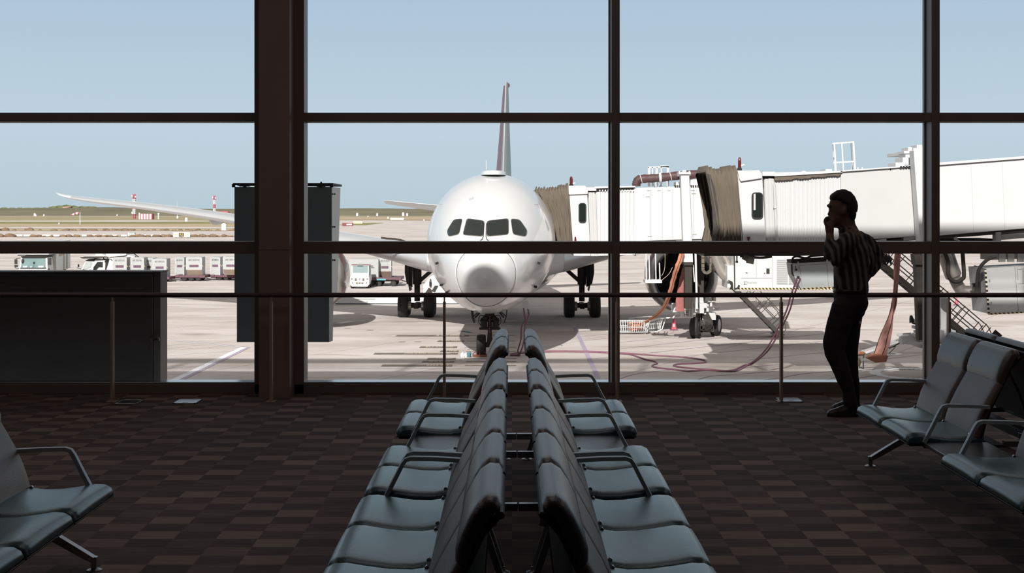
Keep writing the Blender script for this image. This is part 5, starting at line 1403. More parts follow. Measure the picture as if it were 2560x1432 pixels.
mb = MB(); fb(mb, 1994, 1997, 654, 662, YG - 0.05, YG); fb(mb, 2066, 2070, 649, 656, YG - 0.05, YG)
mb.obj('bracket', m_bridge, u, smooth=False)
mb = MB().bar(at(2000, 722.2, YG), at(2094, 717.6, YG), 0.06, 0.05)
mb.obj('hazard_edge', m_hazard, u, smooth=False)

YC = 52.0
u = thing('air_unit', 'white hazard-striped cabinet at the right edge, a fat grey duct entering its dark side', 'air conditioning unit', at(2520, 785, YC))
mb = MB(); fpoly(mb, [(2460, 671), (2620, 662), (2626, 776), (2471, 784)], YC, YC + 1.8)
body = mb.obj('housing', m_bridge, u, smooth=False, bevel=0.012)
def side_pt(px, py, Y): return at(px, py, Y)
mb = MB().rings([[at(2460, 670, YC), at(2471, 785, YC), at(2444, 773, YC + 1.7), at(2435, 663, YC + 1.7)], [at(2462, 670, YC), at(2473, 785, YC), at(2446, 773, YC + 1.7), at(2437, 663, YC + 1.7)]])
mb.obj('side_panel', m_grey, u, smooth=False)
mb = MB().bar(at(2463, 672, YC - 0.01), at(2472, 783, YC - 0.01), 0.07, 0.03, (0, 1, 0))
mb.obj('hazard_edge', m_hazard_v, u, smooth=False)
mb = MB().bar(at(2471, 785, YC - 0.01), at(2626, 777, YC - 0.01), 0.06, 0.05)
mb.obj('hazard_base', m_hazard, u, smooth=False)
mb = MB()
for a_, c_ in (((2537, 668), (2546, 779)), ((2543, 667), (2545, 700)), ((2545, 709), (2560, 708)), ((2543, 673), (2560, 672))): mb.bar(at(*a_, YC - 0.005), at(*c_, YC - 0.005), 0.015, 0.012)
for i in range(12): mb.bar(at(2556, 672 + i * 3.2, YC - 0.006), at(2580, 671 + i * 3.2, YC - 0.006), 0.014, 0.012)
for px, py in ((2473.5, 698), (2477.5, 754)): fb(mb, px, px + 2, py, py + 6, YC - 0.04, YC)
mb.obj('door_joint', m_grey, body, smooth=False)
mb = MB()
mb.tube(spline([at(2358, 618, YC + 1.2), at(2368, 645, YC + 1.2), at(2384, 690, YC + 1.2), at(2398, 718, YC + 1.2), at(2410, 728, YC + 1.2), at(2446, 730, YC + 1.2)], 7), [0.30] * 15 + [0.22] * 21, 20)
mb.obj('air_duct', m_silver, u)
mb = MB()
mb.tube(spline([at(2361, 630, YC + 0.8), at(2370, 655, YC + 0.8), at(2371, 686, YC + 0.8), at(2380, 701, YC + 0.8), at(2394, 704, YC + 0.8), at(2406, 697, YC + 0.8), at(2410, 686, YC + 0.8), at(2407, 640, YC + 0.8), at(2405, 610, YC + 0.8)], 6), 0.075, 12)
mb.obj('hose_loop', m_dgrey, u)
mb = MB()
mb.tube(spline([at(2490, 641, YC - 0.05), at(2470, 648, YC - 0.05), at(2450, 668, YC - 0.05), at(2444, 690, YC - 0.05), at(2441, 730, YC - 0.05)], 6), 0.065, 10)
for i in range(4): mb.tube(spline([at(2458, 682 + 5 * i, YC - 0.1), at(2450, 688 + 5 * i, YC - 0.15), at(2449, 712, YC - 0.1), at(2450, 735, YC - 0.1)], 4), 0.04, 8)
mb.box(at(2436, 712, YC + 0.5), (0.1, 0.1, 0.12)); mb.bar(at(2430, 709, YC + 0.5), at(2440, 716, YC + 0.5), 0.04, 0.04)
mb.obj('cable', m_black, u)
mb = MB(); fb(mb, 2358, 2361, 632, 655, YC + 1, YC + 1.1); mb.bar(at(2350, 643, YC + 1), at(2371, 643, YC + 1), 0.04, 0.04)
mb.obj('valve', m_bridge, u, smooth=False)

# ================================================================== THINGS ABOUT THE STAND
def ribbon(mb, pts, widths, thick, Yf=None):
    """flattened fabric hose along pts"""
    R = []
    P = [V(p) for p in pts]
    for i, p in enumerate(P):
        d = (P[min(i + 1, len(P) - 1)] - P[max(i - 1, 0)]).normalized()
        x = d.cross(V((0, 1, 0))).normalized(); w = widths[i] / 2
        R.append([p + x * (w * math.cos(a)) + V((0, thick * math.sin(a), 0)) + x * 0.015 * math.sin(i * 1.9) for a in [2 * PI * k / 12 for k in range(12)]])
    return mb.rings(R)
# orange hose of the far bridge, running down into the basket
Yh = 68.0
P = spline([at(px, py, Y) for px, py, Y in ((1705, 612, Yh), (1703, 640, Yh), (1693, 668, Yh), (1683, 700, Yh + 0.5), (1674, 735, Yh + 1), (1662, 764, Yh + 2.0), (1648, 782, Yh + 3.2), (1628, 797, Yh + 4.4), (1612, 806, Yh + 5.2))], 5)
n = len(P)
t = thing('air_hose', 'long flat orange air hose slanting down in front of the engine into the wire basket', 'hose', P[-1])
w_ = [0.26 - 0.10 * (i / n) for i in range(n)]
h_ = ribbon(MB(), P, w_, 0.06).obj('hose', m_orange, t, angle=60)
MB().tube([p + V((0.01, -0.065, 0)) for p in P], 0.012, 6).obj('seam', m_dgrey, h_)
P = spline([at(px, py, Yh + 1.5) for px, py in ((1716, 650), (1711, 672), (1705, 705), (1700, 745), (1700, 778))], 5)
t = thing('air_hose', 'red-pink hose hanging straight down beside the dark lift column', 'hose', P[-1])
ribbon(MB(), P, [0.10 + 0.018 * i for i in range(len(P))], 0.06).obj('hose', m_redhose, t, angle=60)
# salmon coloured hose of the near bridge with its bag
Yq = 56.0
P = [at(px, py, Yq) for px, py in ((2247, 612), (2243, 650), (2241, 690), (2238, 735), (2233, 770), (2224, 805), (2214, 840), (2204, 875), (2199, 892))]
t = thing('air_hose', 'wide salmon pink air hose hanging behind the standing man', 'hose', P[-1])
P = spline(P, 5)
wd = [interp(i / (len(P) - 1), [0, 0.15, 0.4, 0.55, 0.75, 0.9, 1], [0.22, 0.22, 0.17, 0.19, 0.43, 0.50, 0.54]) for i in range(len(P))]
R = []
for i, p in enumerate(P):
    w = wd[i]; fl = 0.10 + 0.05 * math.sin(i * 0.8)
    R.append([p + V((w * 0.5 * math.cos(a) + 0.015 * math.sin(3 * a + i * 0.5), fl * math.sin(a) + 0.02 * math.sin(5 * a + i), 0.0)) for a in [2 * PI * k / 20 for k in range(20)]])
h_ = MB().rings(R).obj('hose', m_pink, t, angle=80)
mb = MB().tube([p + V((wd[i] * 0.12, -0.12 - 0.05 * math.sin(i * 0.8), 0)) for i, p in enumerate(P)][14:], 0.014, 6).tube([p + V((-wd[i] * 0.5, 0, 0)) for i, p in enumerate(P)][18:], 0.016, 6)
mb.obj('seam', m_dgrey, h_)
mb = MB(); rnd = random.Random(4)
def crumple(mb, c, r, seed, n=26, m=16, amp=0.25):
    R = []
    for i in range(m + 1):
        a = -PI / 2 + PI * i / m; ring = []
        for k in range(n):
            b_ = 2 * PI * k / n; d = V((math.cos(a) * math.cos(b_), math.cos(a) * math.sin(b_), math.sin(a)))
            f = 1 + amp * noise.noise(d * 2.2 + V((seed, 0, 0))) + amp * 0.4 * noise.noise(d * 6 + V((0, seed, 0)))
            ring.append(V(c) + V((d.x * r[0], d.y * r[1], d.z * r[2])) * f)
        R.append(ring)
    return mb.rings(R)
crumple(mb, at(2192, 893, Yq), (0.39, 0.26, 0.15), 3)
crumple(mb, at(2152, 883, Yq), (0.16, 0.18, 0.08), 7)
mb.prism([(at(px, py, Yq).x, at(px, py, Yq).z) for px, py in ((2163, 893), (2185, 905), (2212, 903), (2217, 888), (2190, 885))], 'y', Yq - 0.24, Yq + 0.1)
bag = mb.obj('crumpled_end', m_orange, t, angle=70)
crumple(MB(), at(2148, 905, Yq), (0.06, 0.10, 0.18), 9).obj('dark_cuff', m_tan, t)

# ground power cables of the far gate
def cable(pts, label, r=0.032, group='ground power cables'):
    P = spline(pts, 7)
    for p in P: p.z = max(p.z, GZ + r)
    t = thing('power_cable', label, 'cable', P[-1], 0, group)
    MB().tube(P, r, 8).obj('sheath', m_cable, t)
    return t
Z6 = lambda x, z: (1520 + x / 3.978, 600 + z / 3.978)
def gz6(x, z, dz=0.035): return gnd(*Z6(x, z), dz)
top1 = [at(*Z6(1880, 380), 53.3), at(*Z6(1862, 430), 53.35), at(*Z6(1815, 560), 53.6), at(*Z6(1775, 700), 54.1), at(*Z6(1690, 880), 55.0), at(*Z6(1560, 1100), 56.0)]
top2 = [p + V((0.13, 0.05, 0)) for p in top1]
end1 = [gz6(130, 1130), gnd(1480, 880), gnd(1400, 879), gnd(1340, 880), gnd(1300, 883), gnd(1279, 886), gnd(1279, 890), gnd(1295, 890)]
up1 = [at(1303, 876, 62.6), at(1310, 850, 62.4), at(1312, 818, 62.4), at(1318, 800, 62.5), at(1322, 785, 62.6), at(1319, 770, 62.7)]
cable(top1 + [gz6(1400, 1245), gz6(1220, 1305), gz6(1000, 1292), gz6(850, 1284), gz6(700, 1268), gz6(650, 1255), gz6(700, 1241), gz6(860, 1233), gz6(970, 1222), gz6(930, 1195), gz6(700, 1168), gz6(400, 1150), gz6(260, 1138)] + end1 + up1,
      'violet ground power cable making a wide S bend on the apron')
end2 = [p + V((0.02, -0.30, 0)) for p in end1[:-3]] + [gnd(1283, 889), gnd(1299, 889)]
up2 = [p + V((-0.14, 0.0, 0)) for p in up1[:3]] + [at(1313, 800, 62.5), at(1311, 785, 62.5), at(1309, 768, 62.6)]
cable(top2 + [gz6(1420, 1248), gz6(1260, 1310), gz6(1000, 1302), gz6(850, 1308), gz6(780, 1310), gz6(650, 1294), gz6(500, 1278), gz6(440, 1262), gz6(450, 1248), gz6(490, 1235), gz6(460, 1213), gz6(370, 1193), gz6(240, 1150)] + end2 + up2,
      'violet ground power cable making a small kink left of the other one on the apron')

# wire baskets with hoses
def basket(px, py, lab, L, yaw, hose):
    c = gnd(px, py)
    t = thing('wire_basket', lab, 'basket', c, 0, 'hose baskets')
    rot = Matrix.Rotation(yaw, 3, 'Z'); H, W = 0.55, 0.75
    def q(x, y, z): return c + rot @ V((x, y, z + 0.10))
    def wall(f, n, m, nm):
        mb = MB()
        for i in range(n + 1): mb.bar(f(i / n, 0), f(i / n, 1), 0.028, 0.028)
        for j in range(m + 1): mb.bar(f(0, j / m), f(1, j / m), 0.03, 0.03)
        return mb.obj(nm, m_bridge, t, smooth=False)
    e = 0.10
    wall(lambda u, v: q(-L / 2 - e * v + (L + 2 * e * v) * u, -W / 2 - e * v, H * v), 14, 2, 'side_grid')
    wall(lambda u, v: q(-L / 2 - e * v + (L + 2 * e * v) * u, W / 2 + e * v, H * v), 14, 2, 'side_grid')
    wall(lambda u, v: q(-L / 2 - e * v, -W / 2 + W * u, H * v), 8, 2, 'end_grid')
    wall(lambda u, v: q(L / 2 + e * v, -W / 2 + W * u, H * v), 8, 2, 'end_grid')
    wall(lambda u, v: q(-L / 2 + L * u, -W / 2 + W * v, 0), 10, 5, 'floor_grid')
    for x in (-L / 2 + 0.1, L / 2 - 0.1):
        for y in (-W / 2 + 0.1, W / 2 - 0.1):
            MB().cyl(c + rot @ V((x, y - 0.03, 0.065)), c + rot @ V((x, y + 0.03, 0.065)), 0.065, n=12).obj('caster', m_grey, t)
    if hose:
        h = thing('coiled_hose', 'orange hose coiled inside the left wire basket', 'hose', q(0.1, 0, 0.05))
        mb = MB(); rr = random.Random(2); P = []
        for i in range(44): P.append(q(0.22 + 0.34 * math.cos(i * 0.75) + rr.uniform(-0.05, 0.05), 0.26 * math.sin(i * 0.75), 0.10 + 0.009 * i + rr.uniform(-0.03, 0.03)))
        mb.tube(spline(P, 3), 0.05, 7).obj('coil', m_orange, h)
basket(1578, 834, 'white wire basket at the left, filled with coiled orange hose', 1.55, 0.05, True)
basket(1614, 826, 'white wire basket standing behind the hose-filled one, nearer the wheels', 1.35, 0.25, False)

# traffic cones
def cone(px, py, lab, hgt, band):
    c = gnd(px, py); t = thing('traffic_cone', lab, 'traffic cone', c, 0, 'traffic cones')
    r = hgt * 0.20
    m_c = mat('cone_pink_red', (0.52, 0.09, 0.13), 0.6, var=0.1)
    MB().bb(c.x - r * 1.5, c.x + r * 1.5, c.y - r * 1.5, c.y + r * 1.5, GZ, GZ + 0.05).obj('base', mat('cone_base', (0.16, 0.07, 0.12), 0.7, var=0.2), t, smooth=False, bevel=0.01)
    bd = MB().lathe([(r * 1.15, 0.05), (r * 0.28, hgt), (r * 0.2, hgt)], c, n=20).obj('body', m_c, t, angle=50)
    if band: MB().lathe([(r * 0.80, hgt * 0.42), (r * 0.55, hgt * 0.70)], c, n=20, caps=False).obj('band', mat('cone_band', (0.75, 0.62, 0.35), 0.5, var=0.1), bd).scale = (1.0, 1.0, 1.0)
    else:
        MB().bb(c.x - r * 0.45, c.x + r * 0.15, c.y - r * 1.0, c.y - r * 0.6, GZ + hgt * 0.28, GZ + hgt * 0.47).obj('sticker', m_linewhite, bd, smooth=False)
cone(1685, 825, 'pink-red traffic cone with a white sticker beside the bridge wheels', 0.66, False)
cone(2391, 763, 'small red traffic cone with a pale band far behind the right stairs', 0.55, True)

# nose wheel chocks and bags
def chock(px, py, lab, w=0.75):
    c = gnd(px, py); t = thing('wheel_chock', lab, 'wheel chock', c, 0, 'wheel chocks')
    MB().bb(c.x - w / 2, c.x + w / 2, c.y - 0.06, c.y + 0.10, GZ, GZ + 0.10).obj('block', mat('chock_orange', (0.25, 0.09, 0.06), 0.7, var=0.3), t, smooth=False, bevel=0.015)
    mb = MB().tube(spline([(c.x - w / 2, c.y, GZ + 0.08), (c.x - w * 0.35, c.y, GZ + 0.20), (c.x, c.y, GZ + 0.23), (c.x + w * 0.35, c.y, GZ + 0.20), (c.x + w / 2, c.y, GZ + 0.08)], 5), 0.018, 6)
    for x in (-0.25, 0, 0.25): mb.bar((c.x + x * w, c.y, GZ + 0.08), (c.x + x * w, c.y, GZ + 0.22), 0.02, 0.02)
    mb.obj('handle', m_cable, t)
chock(1199, 892, 'red-handled chock at the left nose wheel of the airliner', 0.62)
chock(1006, 791, 'violet chock at the outer left main wheels', 0.55)
chock(1488, 791, 'violet chock at the outer right main wheels', 0.55)
for i, (px, py, m_, lab, s) in enumerate(((1156, 893, m_linewhite, 'white crumpled bag, outer one left of the nose wheel', 1.0), (1164, 892.5, m_linewhite, 'white crumpled bag, next to the teal one left of the nose wheel', 0.9), (1173, 893, mat('teal_bag', (0.05, 0.17, 0.20), 0.6, var=0.3), 'teal bag beside the nose wheel chock', 1.1))):
    c = gnd(px, py); t = thing('bag', lab, 'bag', c, 0, 'bags beside the nose wheel')
    crumple(MB(), c + V((0, 0, 0.10 * s)), (0.075 * s, 0.08, 0.12 * s), i + 20, 16, 10, 0.35).obj('sack', m_, t)

# ------------------------------------------------------------------ docking display and display cabinet outside the glass
t = thing('docking_display', 'tall dark docking display box outside, half hidden by the brown column', 'display', at(712, 855, 14.0))
YV = 14.0
m_vd = mat('display_back', (0.18, 0.205, 0.21), 0.45, 0.2, 0.5, var=0.15, scale=3)
def taper(mb, pts0, Ya, pts1, Yb):
    return mb.rings([[at(*p, Ya) for p in pts0], [V((at(*p, Yb).x, Yb, at(*p, Yb).z)) for p in pts1]])
mb = MB(); taper(mb, [(586, 467), (828, 467), (828, 742), (586, 742)], YV, [(600, 467), (849, 470), (841, 742), (600, 742)], YV + 0.72)
hs = mb.obj('housing', m_vd, t, smooth=False, bevel=0.004)
mb = MB(); taper(mb, [(592, 742), (823, 742), (823, 855), (592, 855)], YV + 0.02, [(604, 742), (834, 742), (832, 852), (604, 852)], YV + 0.60)
mb.obj('lower_housing', m_vd, t, smooth=False, bevel=0.004)
mb = MB().rings([[at(828.5, 467, YV), at(849.5, 470, YV + 0.72), at(841.5, 742, YV + 0.72), at(828.5, 742, YV)], [at(830, 467, YV), at(851, 470, YV + 0.72), at(843, 742, YV + 0.72), at(830, 742, YV)]])
sp_ = mb.obj('side_panel', mat('pale_side_panel', (0.68, 0.67, 0.64), 0.5, var=0.06, scale=2), t, smooth=False)
mb = MB()
for py in (485, 567, 650):
    for px, Y in ((831, YV + 0.04), (836, YV + 0.2)): mb.ellipsoid(at(px, py, Y), (0.012, 0.012, 0.009), n=10, m=6)
mb.obj('bolt', m_black, sp_)
mb = MB()
mb.bar(at(583, 460, YV), at(829, 460, YV), 0.03, 0.02).bar(at(829, 460, YV), at(851, 464, YV + 0.72), 0.03, 0.02).bar(at(594, 462, YV + 0.72), at(850, 464, YV + 0.72), 0.03, 0.02)
for px in (584, 612, 802, 829): mb.bar(at(px, 460, YV), at(px, 468, YV), 0.03, 0.02)
mb.box(at(612, 463.5, YV), (0.10, 0.05, 0.022)).box(at(803, 463, YV), (0.08, 0.05, 0.03)).box(at(803, 458, YV), (0.015, 0.02, 0.03))
mb.obj('top_bracket', m_dgrey, t, smooth=False)
mb = MB().cyl((at(700, 0, YV).x, YV + 0.3, -0.6), (at(700, 0, YV).x, YV + 0.3, at(0, 850, YV).z), 0.09, n=16)
mb.obj('pole', m_dgrey, t)
struct(MB().bb(-9, 9, 13.1, 15.2, -0.9, -0.6).obj('ledge', m_concrete, smooth=False))
YK = 13.2
t = thing('display_cabinet', 'wide black cabinet outside the glass at the left edge', 'cabinet', (at(150, 0, YK).x, YK, -0.6))
mb = MB(); a_, c_ = at(-420, 683, YK), at(381, 0, YK)
mb.bb(a_.x, c_.x, YK, YK + 0.28, -0.6, a_.z)
bd = mb.obj('body', mat('black_cabinet', (0.13, 0.112, 0.105), 0.4, 0.1, 0.5, var=0.2, scale=2), t, smooth=False, bevel=0.004)
mb = MB(); a_, c_ = at(382, 681, YK), at(400, 0, YK)
mb.bb(a_.x, c_.x, YK + 0.02, YK + 0.28, -0.6, a_.z); mb.bb(at(-420, 0, YK).x, c_.x + 0.01, YK - 0.01, YK + 0.29, a_.z, a_.z + 0.012)
mb.obj('end_post', mat('cabinet_post', (0.22, 0.185, 0.185), 0.5, 0.2, var=0.2), t, smooth=False, bevel=0.003)
mb = MB().bar(at(376, 851, YK - 0.01), at(398, 847, YK - 0.01), 0.02, 0.035)
lt = mb.obj('latch', m_steel, t, smooth=False)
mb = MB()
for px, py in ((384, 850), (390, 848.5)): mb.cyl(at(px, py, YK - 0.035), at(px, py, YK - 0.02), 0.009, n=10)
mb.obj('latch_bolt', m_black, lt)
mb = MB().bar(at(0, 688, YK - 0.006), at(378, 688, YK - 0.006), 0.006, 0.004).bar(at(25, 719, YK - 0.006), at(360, 720, YK - 0.006), 0.004, 0.006)
mb.obj('rim', m_steel, bd, smooth=False)

# ================================================================== APRON AND AIRFIELD
struct(MB().add([(-700, 13.1, GZ), (700, 13.1, GZ), (700, 1060, GZ), (-700, 1060, GZ)], [(0, 1, 2, 3)]).obj('apron_ground', MATS['apron'], smooth=False))
def strip(name, m, py0, py1, px0, px1, dz, kind='structure', wob=0.0, seed=0, nseg=60):
    """ground strip between two photo rows"""
    Y0, Y1_ = gnd(0, py1).y, gnd(0, py0).y; x0, x1 = (px0 - 1280) * Y0 / FPX, (px1 - 1280) * Y0 / FPX
    A, B = [], []
    for i in range(nseg + 1):
        x = x0 + (x1 - x0) * i / nseg
        A.append(V((x, Y0 + wob * (Y1_ - Y0) * noise.noise(V((x * 0.02, seed, 0))), GZ + dz)))
        B.append(V((x * Y1_ / Y0 if abs(px0) > 5000 else x, Y1_ + wob * (Y1_ - Y0) * noise.noise(V((x * 0.02, seed + 9, 0))), GZ + dz)))
    vs_ = A + B; n = nseg + 1
    o = MB().add(vs_, [(i, i + 1, n + i + 1, n + i) for i in range(nseg)]).obj(name, m, smooth=False)
    o['kind'] = kind
    return o
m_grass = mat('grass_olive', (0.335, 0.29, 0.175), 0.95, 0, 0.1, var=0.40, scale=0.12, stretch=(0.12, 1.6, 1))
m_dry = mat('grass_dry', (0.43, 0.345, 0.24), 0.95, 0, 0.1, var=0.35, scale=0.12, stretch=(0.15, 1.8, 1))
m_green = mat('grass_green', (0.25, 0.235, 0.11), 0.95, 0, 0.1, var=0.45, scale=0.12, stretch=(0.12, 1.6, 1))
m_taxi = mat('taxiway', (0.56, 0.525, 0.50), 0.9, 0, 0.2, var=0.08, scale=0.05, stretch=(0.05, 1, 1))
for i, (a, b_, x0, x1, m) in enumerate(((540.5, 551, -1500, 2600, m_grass), (554.5, 560, -1500, 660, m_green), (560, 567.5, -1500, 620, m_dry), (572, 577.5, -1500, 640, m_dry), (543, 549.5, 640, 2600, m_dry), (588.5, 592.5, -1500, 620, m_dry))):
    strip('grass_verge', m, a, b_, x0, x1, 0.03 + 0.012 * i, 'stuff', 0.12, i * 3.1)
strip('taxiway_road', m_taxi, 567.5, 571, -1500, 700, 0.05)
strip('taxiway_road', m_taxi, 535.8, 540.5, -1500, 2600, 0.05)
strip('grass_verge', m_green, 557, 563, 836, 915, 0.03, 'stuff', 0.3, 41)
# embankment on the horizon, weeds along the near verge
mb = MB(); R = []
for i in range(161):
    x = -650 + i * 1300 / 160
    h = 0.5 * noise.noise(V((x * 0.012, 3, 0))) + 0.35 * noise.noise(V((x * 0.06, 7, 0))) + (0.5 if x < -280 else 0)
    R.append([V((x, 950, GZ)), V((x, 965, GZ + 1.8)), V((x, 985, GZ + 3.9 + h * 0.7)), V((x, 1000, GZ + 4.75 + h)), V((x, 1060, GZ + 4.7 + h)), V((x, 1060, GZ - 1))])
e = mb.rings(R, caps=False, closed=False).obj('embankment_hill', mat('embankment_scrub', (0.165, 0.155, 0.105), 0.95, 0, 0.1, var=0.5, scale=0.10, stretch=(0.2, 0.5, 4)), angle=60)
e['kind'] = 'structure'
def bushy(mb, c, r, seed, n=14, m=8):
    R = []
    for i in range(m + 1):
        a = -PI / 2 + PI * i / m; ring = []
        for k in range(n):
            b_ = 2 * PI * k / n; d = V((math.cos(a) * math.cos(b_), math.cos(a) * math.sin(b_), math.sin(a)))
            f = 1 + 0.35 * noise.noise(d * 2.0 + V((seed, 0, 0))) + 0.22 * noise.noise(d * 5 + V((0, seed, 0)))
            ring.append(V(c) + V((d.x * r[0], d.y * r[1], d.z * r[2])) * f)
        R.append(ring)
    return mb.rings(R)
m_tree = mat('far_tree_leaves', (0.145, 0.16, 0.075), 0.95, 0, 0.1, var=0.5, scale=0.5)
rnd = random.Random(21)
for i in range(24):
    px = 134 + i * 6.4 if i < 16 else (-30 + (i - 16) * 20)
    top = 517 - 3.5 * math.exp(-((px - 168) / 28) ** 2) + rnd.uniform(-0.6, 1.2) if i < 16 else 521 + rnd.uniform(-0.4, 0.8)
    c = at(px, 0, 1012 + 16 * (i % 3)); hz = at(0, top, c.y).z - (GZ + 4.5)
    t = thing('far_tree', ['low dark tree on the embankment skyline near the red-roofed house', 'scrubby bush on the left end of the embankment skyline'][0 if i < 16 else 1], 'tree', (c.x, c.y, GZ + 4.6), 0, 'trees on the embankment left of the wing tip' if i < 16 else 'bushes on the embankment at the left edge')
    bushy(MB(), (c.x, c.y, GZ + 4.6 + hz * 0.55), (2.3 + rnd.random() * 1.2, 2.5, max(0.8, hz * 0.52)), i * 1.7).obj('crown', m_tree, t, angle=180)
    MB().cyl((c.x, c.y, GZ + 4.0), (c.x, c.y, GZ + 4.6 + hz * 0.4), 0.2, n=6).obj('trunk', m_tan, t)
c = at(168, 0, 1004); t = thing('house', 'small far house with a reddish roof among the skyline trees', 'house', (c.x, c.y, GZ + 4.6))
MB().bb(c.x - 2.4, c.x + 3.2, c.y - 2, c.y + 2, GZ + 4.2, GZ + 5.2).obj('wall', m_bridge2, t, smooth=False)
MB().prism([(c.x - 3.0, GZ + 5.0), (c.x + 3.6, GZ + 5.9), (c.x + 3.6, GZ + 6.1), (c.x - 2.4, GZ + 6.0)], 'y', c.y - 2.3, c.y + 2.3).obj('roof', mat('pale_red_roof', (0.48, 0.24, 0.20), 0.8, var=0.15), t, smooth=False)
# clumps of dry weeds along the near verge: nobody could count the stalks
mb = MB()
for i in range(150):
    px = rnd.uniform(-40, 585); py = rnd.choice((592, 592, 576.5, 576))
    if 430 < px < 480 and py > 580: continue
    c = gnd(px, py); s = rnd.uniform(0.35, 1.0) * (1.6 if abs(px - 70) < 10 or px < 30 else 1.0)
    bushy(mb, c + V((0, rnd.uniform(-2, 2), 0.15 * s)), (0.9 * s, 0.6, 0.42 * s), i * 0.77, 8, 5)
o = mb.obj('dry_weeds', mat('weeds_brown', (0.20, 0.135, 0.085), 0.95, 0, 0.1, var=0.5, scale=0.8), angle=180); put(o, 'dry brown weed clumps along the taxiway edge', 'weeds', None, 'stuff')
# low white kerb blocks before the verge
for i in range(23):
    px = 20 + 24.2 * i + rnd.uniform(-3, 3)
    if px > 430: break
    c = gnd(px, 591.5); w = rnd.uniform(1.0, 1.9)
    o = MB().bb(c.x - w / 2, c.x + w / 2, c.y - 0.25, c.y + 0.25, GZ, GZ + 0.42).obj('kerb_block', m_linewhite, None, smooth=False, bevel=0.03)
    put(o, 'low white kerb block in the row along the taxiway verge', 'kerb block', 'white kerb blocks along the verge')
# small white edge markers
for px, py, h in ((87, 533, 2.4), (90, 541, 1.5), (110, 540.5, 1.6), (148, 561, 0.9), (444, 546, 1.8), (466, 554, 2.2), (560, 576, 2.5), (293, 538, 1.4), (893, 538, 2.6), (943, 537, 2.4), (1008, 539, 3.0), (1018, 538.5, 2.4), (920, 543, 1.2), (970, 547, 1.4), (1060, 552, 0.9)):
    h *= 0.7
    c = gnd(px, max(py, 540.2)) if py > 540 else V((*at(px, 0, 949).xy, GZ))
    o = MB().bb(c.x - h * 0.35, c.x + h * 0.35, c.y - 0.3, c.y + 0.3, GZ, GZ + h).bb(c.x - h * 0.2, c.x + h * 0.2, c.y - 0.25, c.y + 0.25, GZ + h, GZ + h * 1.15).obj('edge_marker', m_bridge, None, smooth=False)
    put(o, 'small white marker box out on the airfield grass', 'marker', 'white marker boxes on the airfield')
# lattice masts
m_mastred = mat('mast_red', (0.42, 0.10, 0.13), 0.6, var=0.1)
def mast(px, top, base, lab, Y):
    c = V((*at(px, 0, Y).xy, GZ)); H = at(0, top, Y).z - GZ
    t = thing('lattice_mast', lab, 'mast', c, 0, 'red and white lattice masts')
    w = 0.58; n = 10
    for band in range(5):
        mb = MB(); z0, z1 = H * band / 5, H * (band + 1) / 5
        for sx in (-1, 1):
            for sy in (-1, 1): mb.bar(c + V((sx * w, sy * w, z0)), c + V((sx * w, sy * w, z1)), 0.24, 0.24)
        for k in range(2):
            a, b_ = z0 + (z1 - z0) * k / 2, z0 + (z1 - z0) * (k + 1) / 2
            for sy in (-1, 1): mb.bar(c + V((-w, sy * w, a)), c + V((w, sy * w, b_)), 0.2, 0.2).bar(c + V((w, sy * w, a)), c + V((-w, sy * w, b_)), 0.2, 0.2).bar(c + V((-w, sy * w, b_)), c + V((w, sy * w, b_)), 0.2, 0.2)
        mb.obj('lattice', m_mastred if band % 2 == 0 else m_bridge, t, smooth=False)
    mb = MB().bb(c.x - 1.0, c.x + 1.0, c.y - 1.0, c.y + 1.4, GZ + H * 0.20, GZ + H * 0.22)
    for dx, dz in ((-0.9, 0.93), (0.8, 0.90), (-0.9, 0.25)): mb.cyl(c + V((dx, -0.5, H * dz - 0.5)), c + V((dx, -0.5, H * dz + 0.5)), 0.4, n=8)
    mb.obj('platform', m_bridge, t, smooth=False)
mast(335.5, 485.5, 547.5, 'red and white lattice mast above the middle of the wing', 738)
mast(536, 489.5, 542, 'red and white lattice mast beside the red-roofed hut', 880)
c = gnd(443, 545); o = MB().cyl(c, c + V((0, 0, 9.0)), 0.13, n=6).obj('thin_mast', m_bridge2); put(o, 'thin pale pole between the two lattice masts', 'mast')
# windsock
c = gnd(200, 561); t = thing('windsock', 'red and white windsock on a white pole', 'windsock', c)
MB().cyl(c, c + V((0, 0, 4.4)), 0.13, 0.10, 8).obj('pole', m_linewhite, t)
for k in range(5):
    a, b_ = k / 5, (k + 1) / 5
    p0, p1 = c + V((-0.1 - 3.1 * a, -0.2, 4.1 - 0.35 * a - 0.5 * a * a)), c + V((-0.1 - 3.1 * b_, -0.2, 4.1 - 0.35 * b_ - 0.5 * b_ * b_))
    MB().tube([p0, p1], [0.48 - 0.22 * a, 0.48 - 0.22 * b_], 12).obj('sock_ring', m_mastred if k % 2 == 0 else m_linewhite, t)
# striped tank group and hut
Yt = 716
c = gnd(367, 548); t = thing('equipment_shelter', 'red and white striped shelter right of the first lattice mast', 'shelter', c)
MB().bb(c.x - 2.8, c.x + 3.0, c.y - 2, c.y + 2, GZ, GZ + 2.7).obj('body', m_bridge, t, smooth=False)
for k in range(5): MB().bb(c.x - 2.9 + k * 1.4, c.x - 2.4 + k * 1.4, c.y - 2.1, c.y + 2.1, GZ, GZ + 2.75).obj('red_stripe', m_mastred, t, smooth=False)
MB().cyl(c + V((-3.6, 0, 0)), c + V((-3.6, 0, 3.2)), 0.4, n=10).cyl(c + V((5.8, 0, 0)), c + V((5.8, 0, 3.0)), 0.35, n=10).bb(c.x + 5.4, c.x + 6.3, c.y - 0.4, c.y + 0.4, GZ + 2.6, GZ + 3.1).obj('pipe', m_bridge, t)
c = gnd(561, 542.5); t = thing('equipment_hut', 'white hut with a red flat roof beside the second lattice mast', 'hut', c)
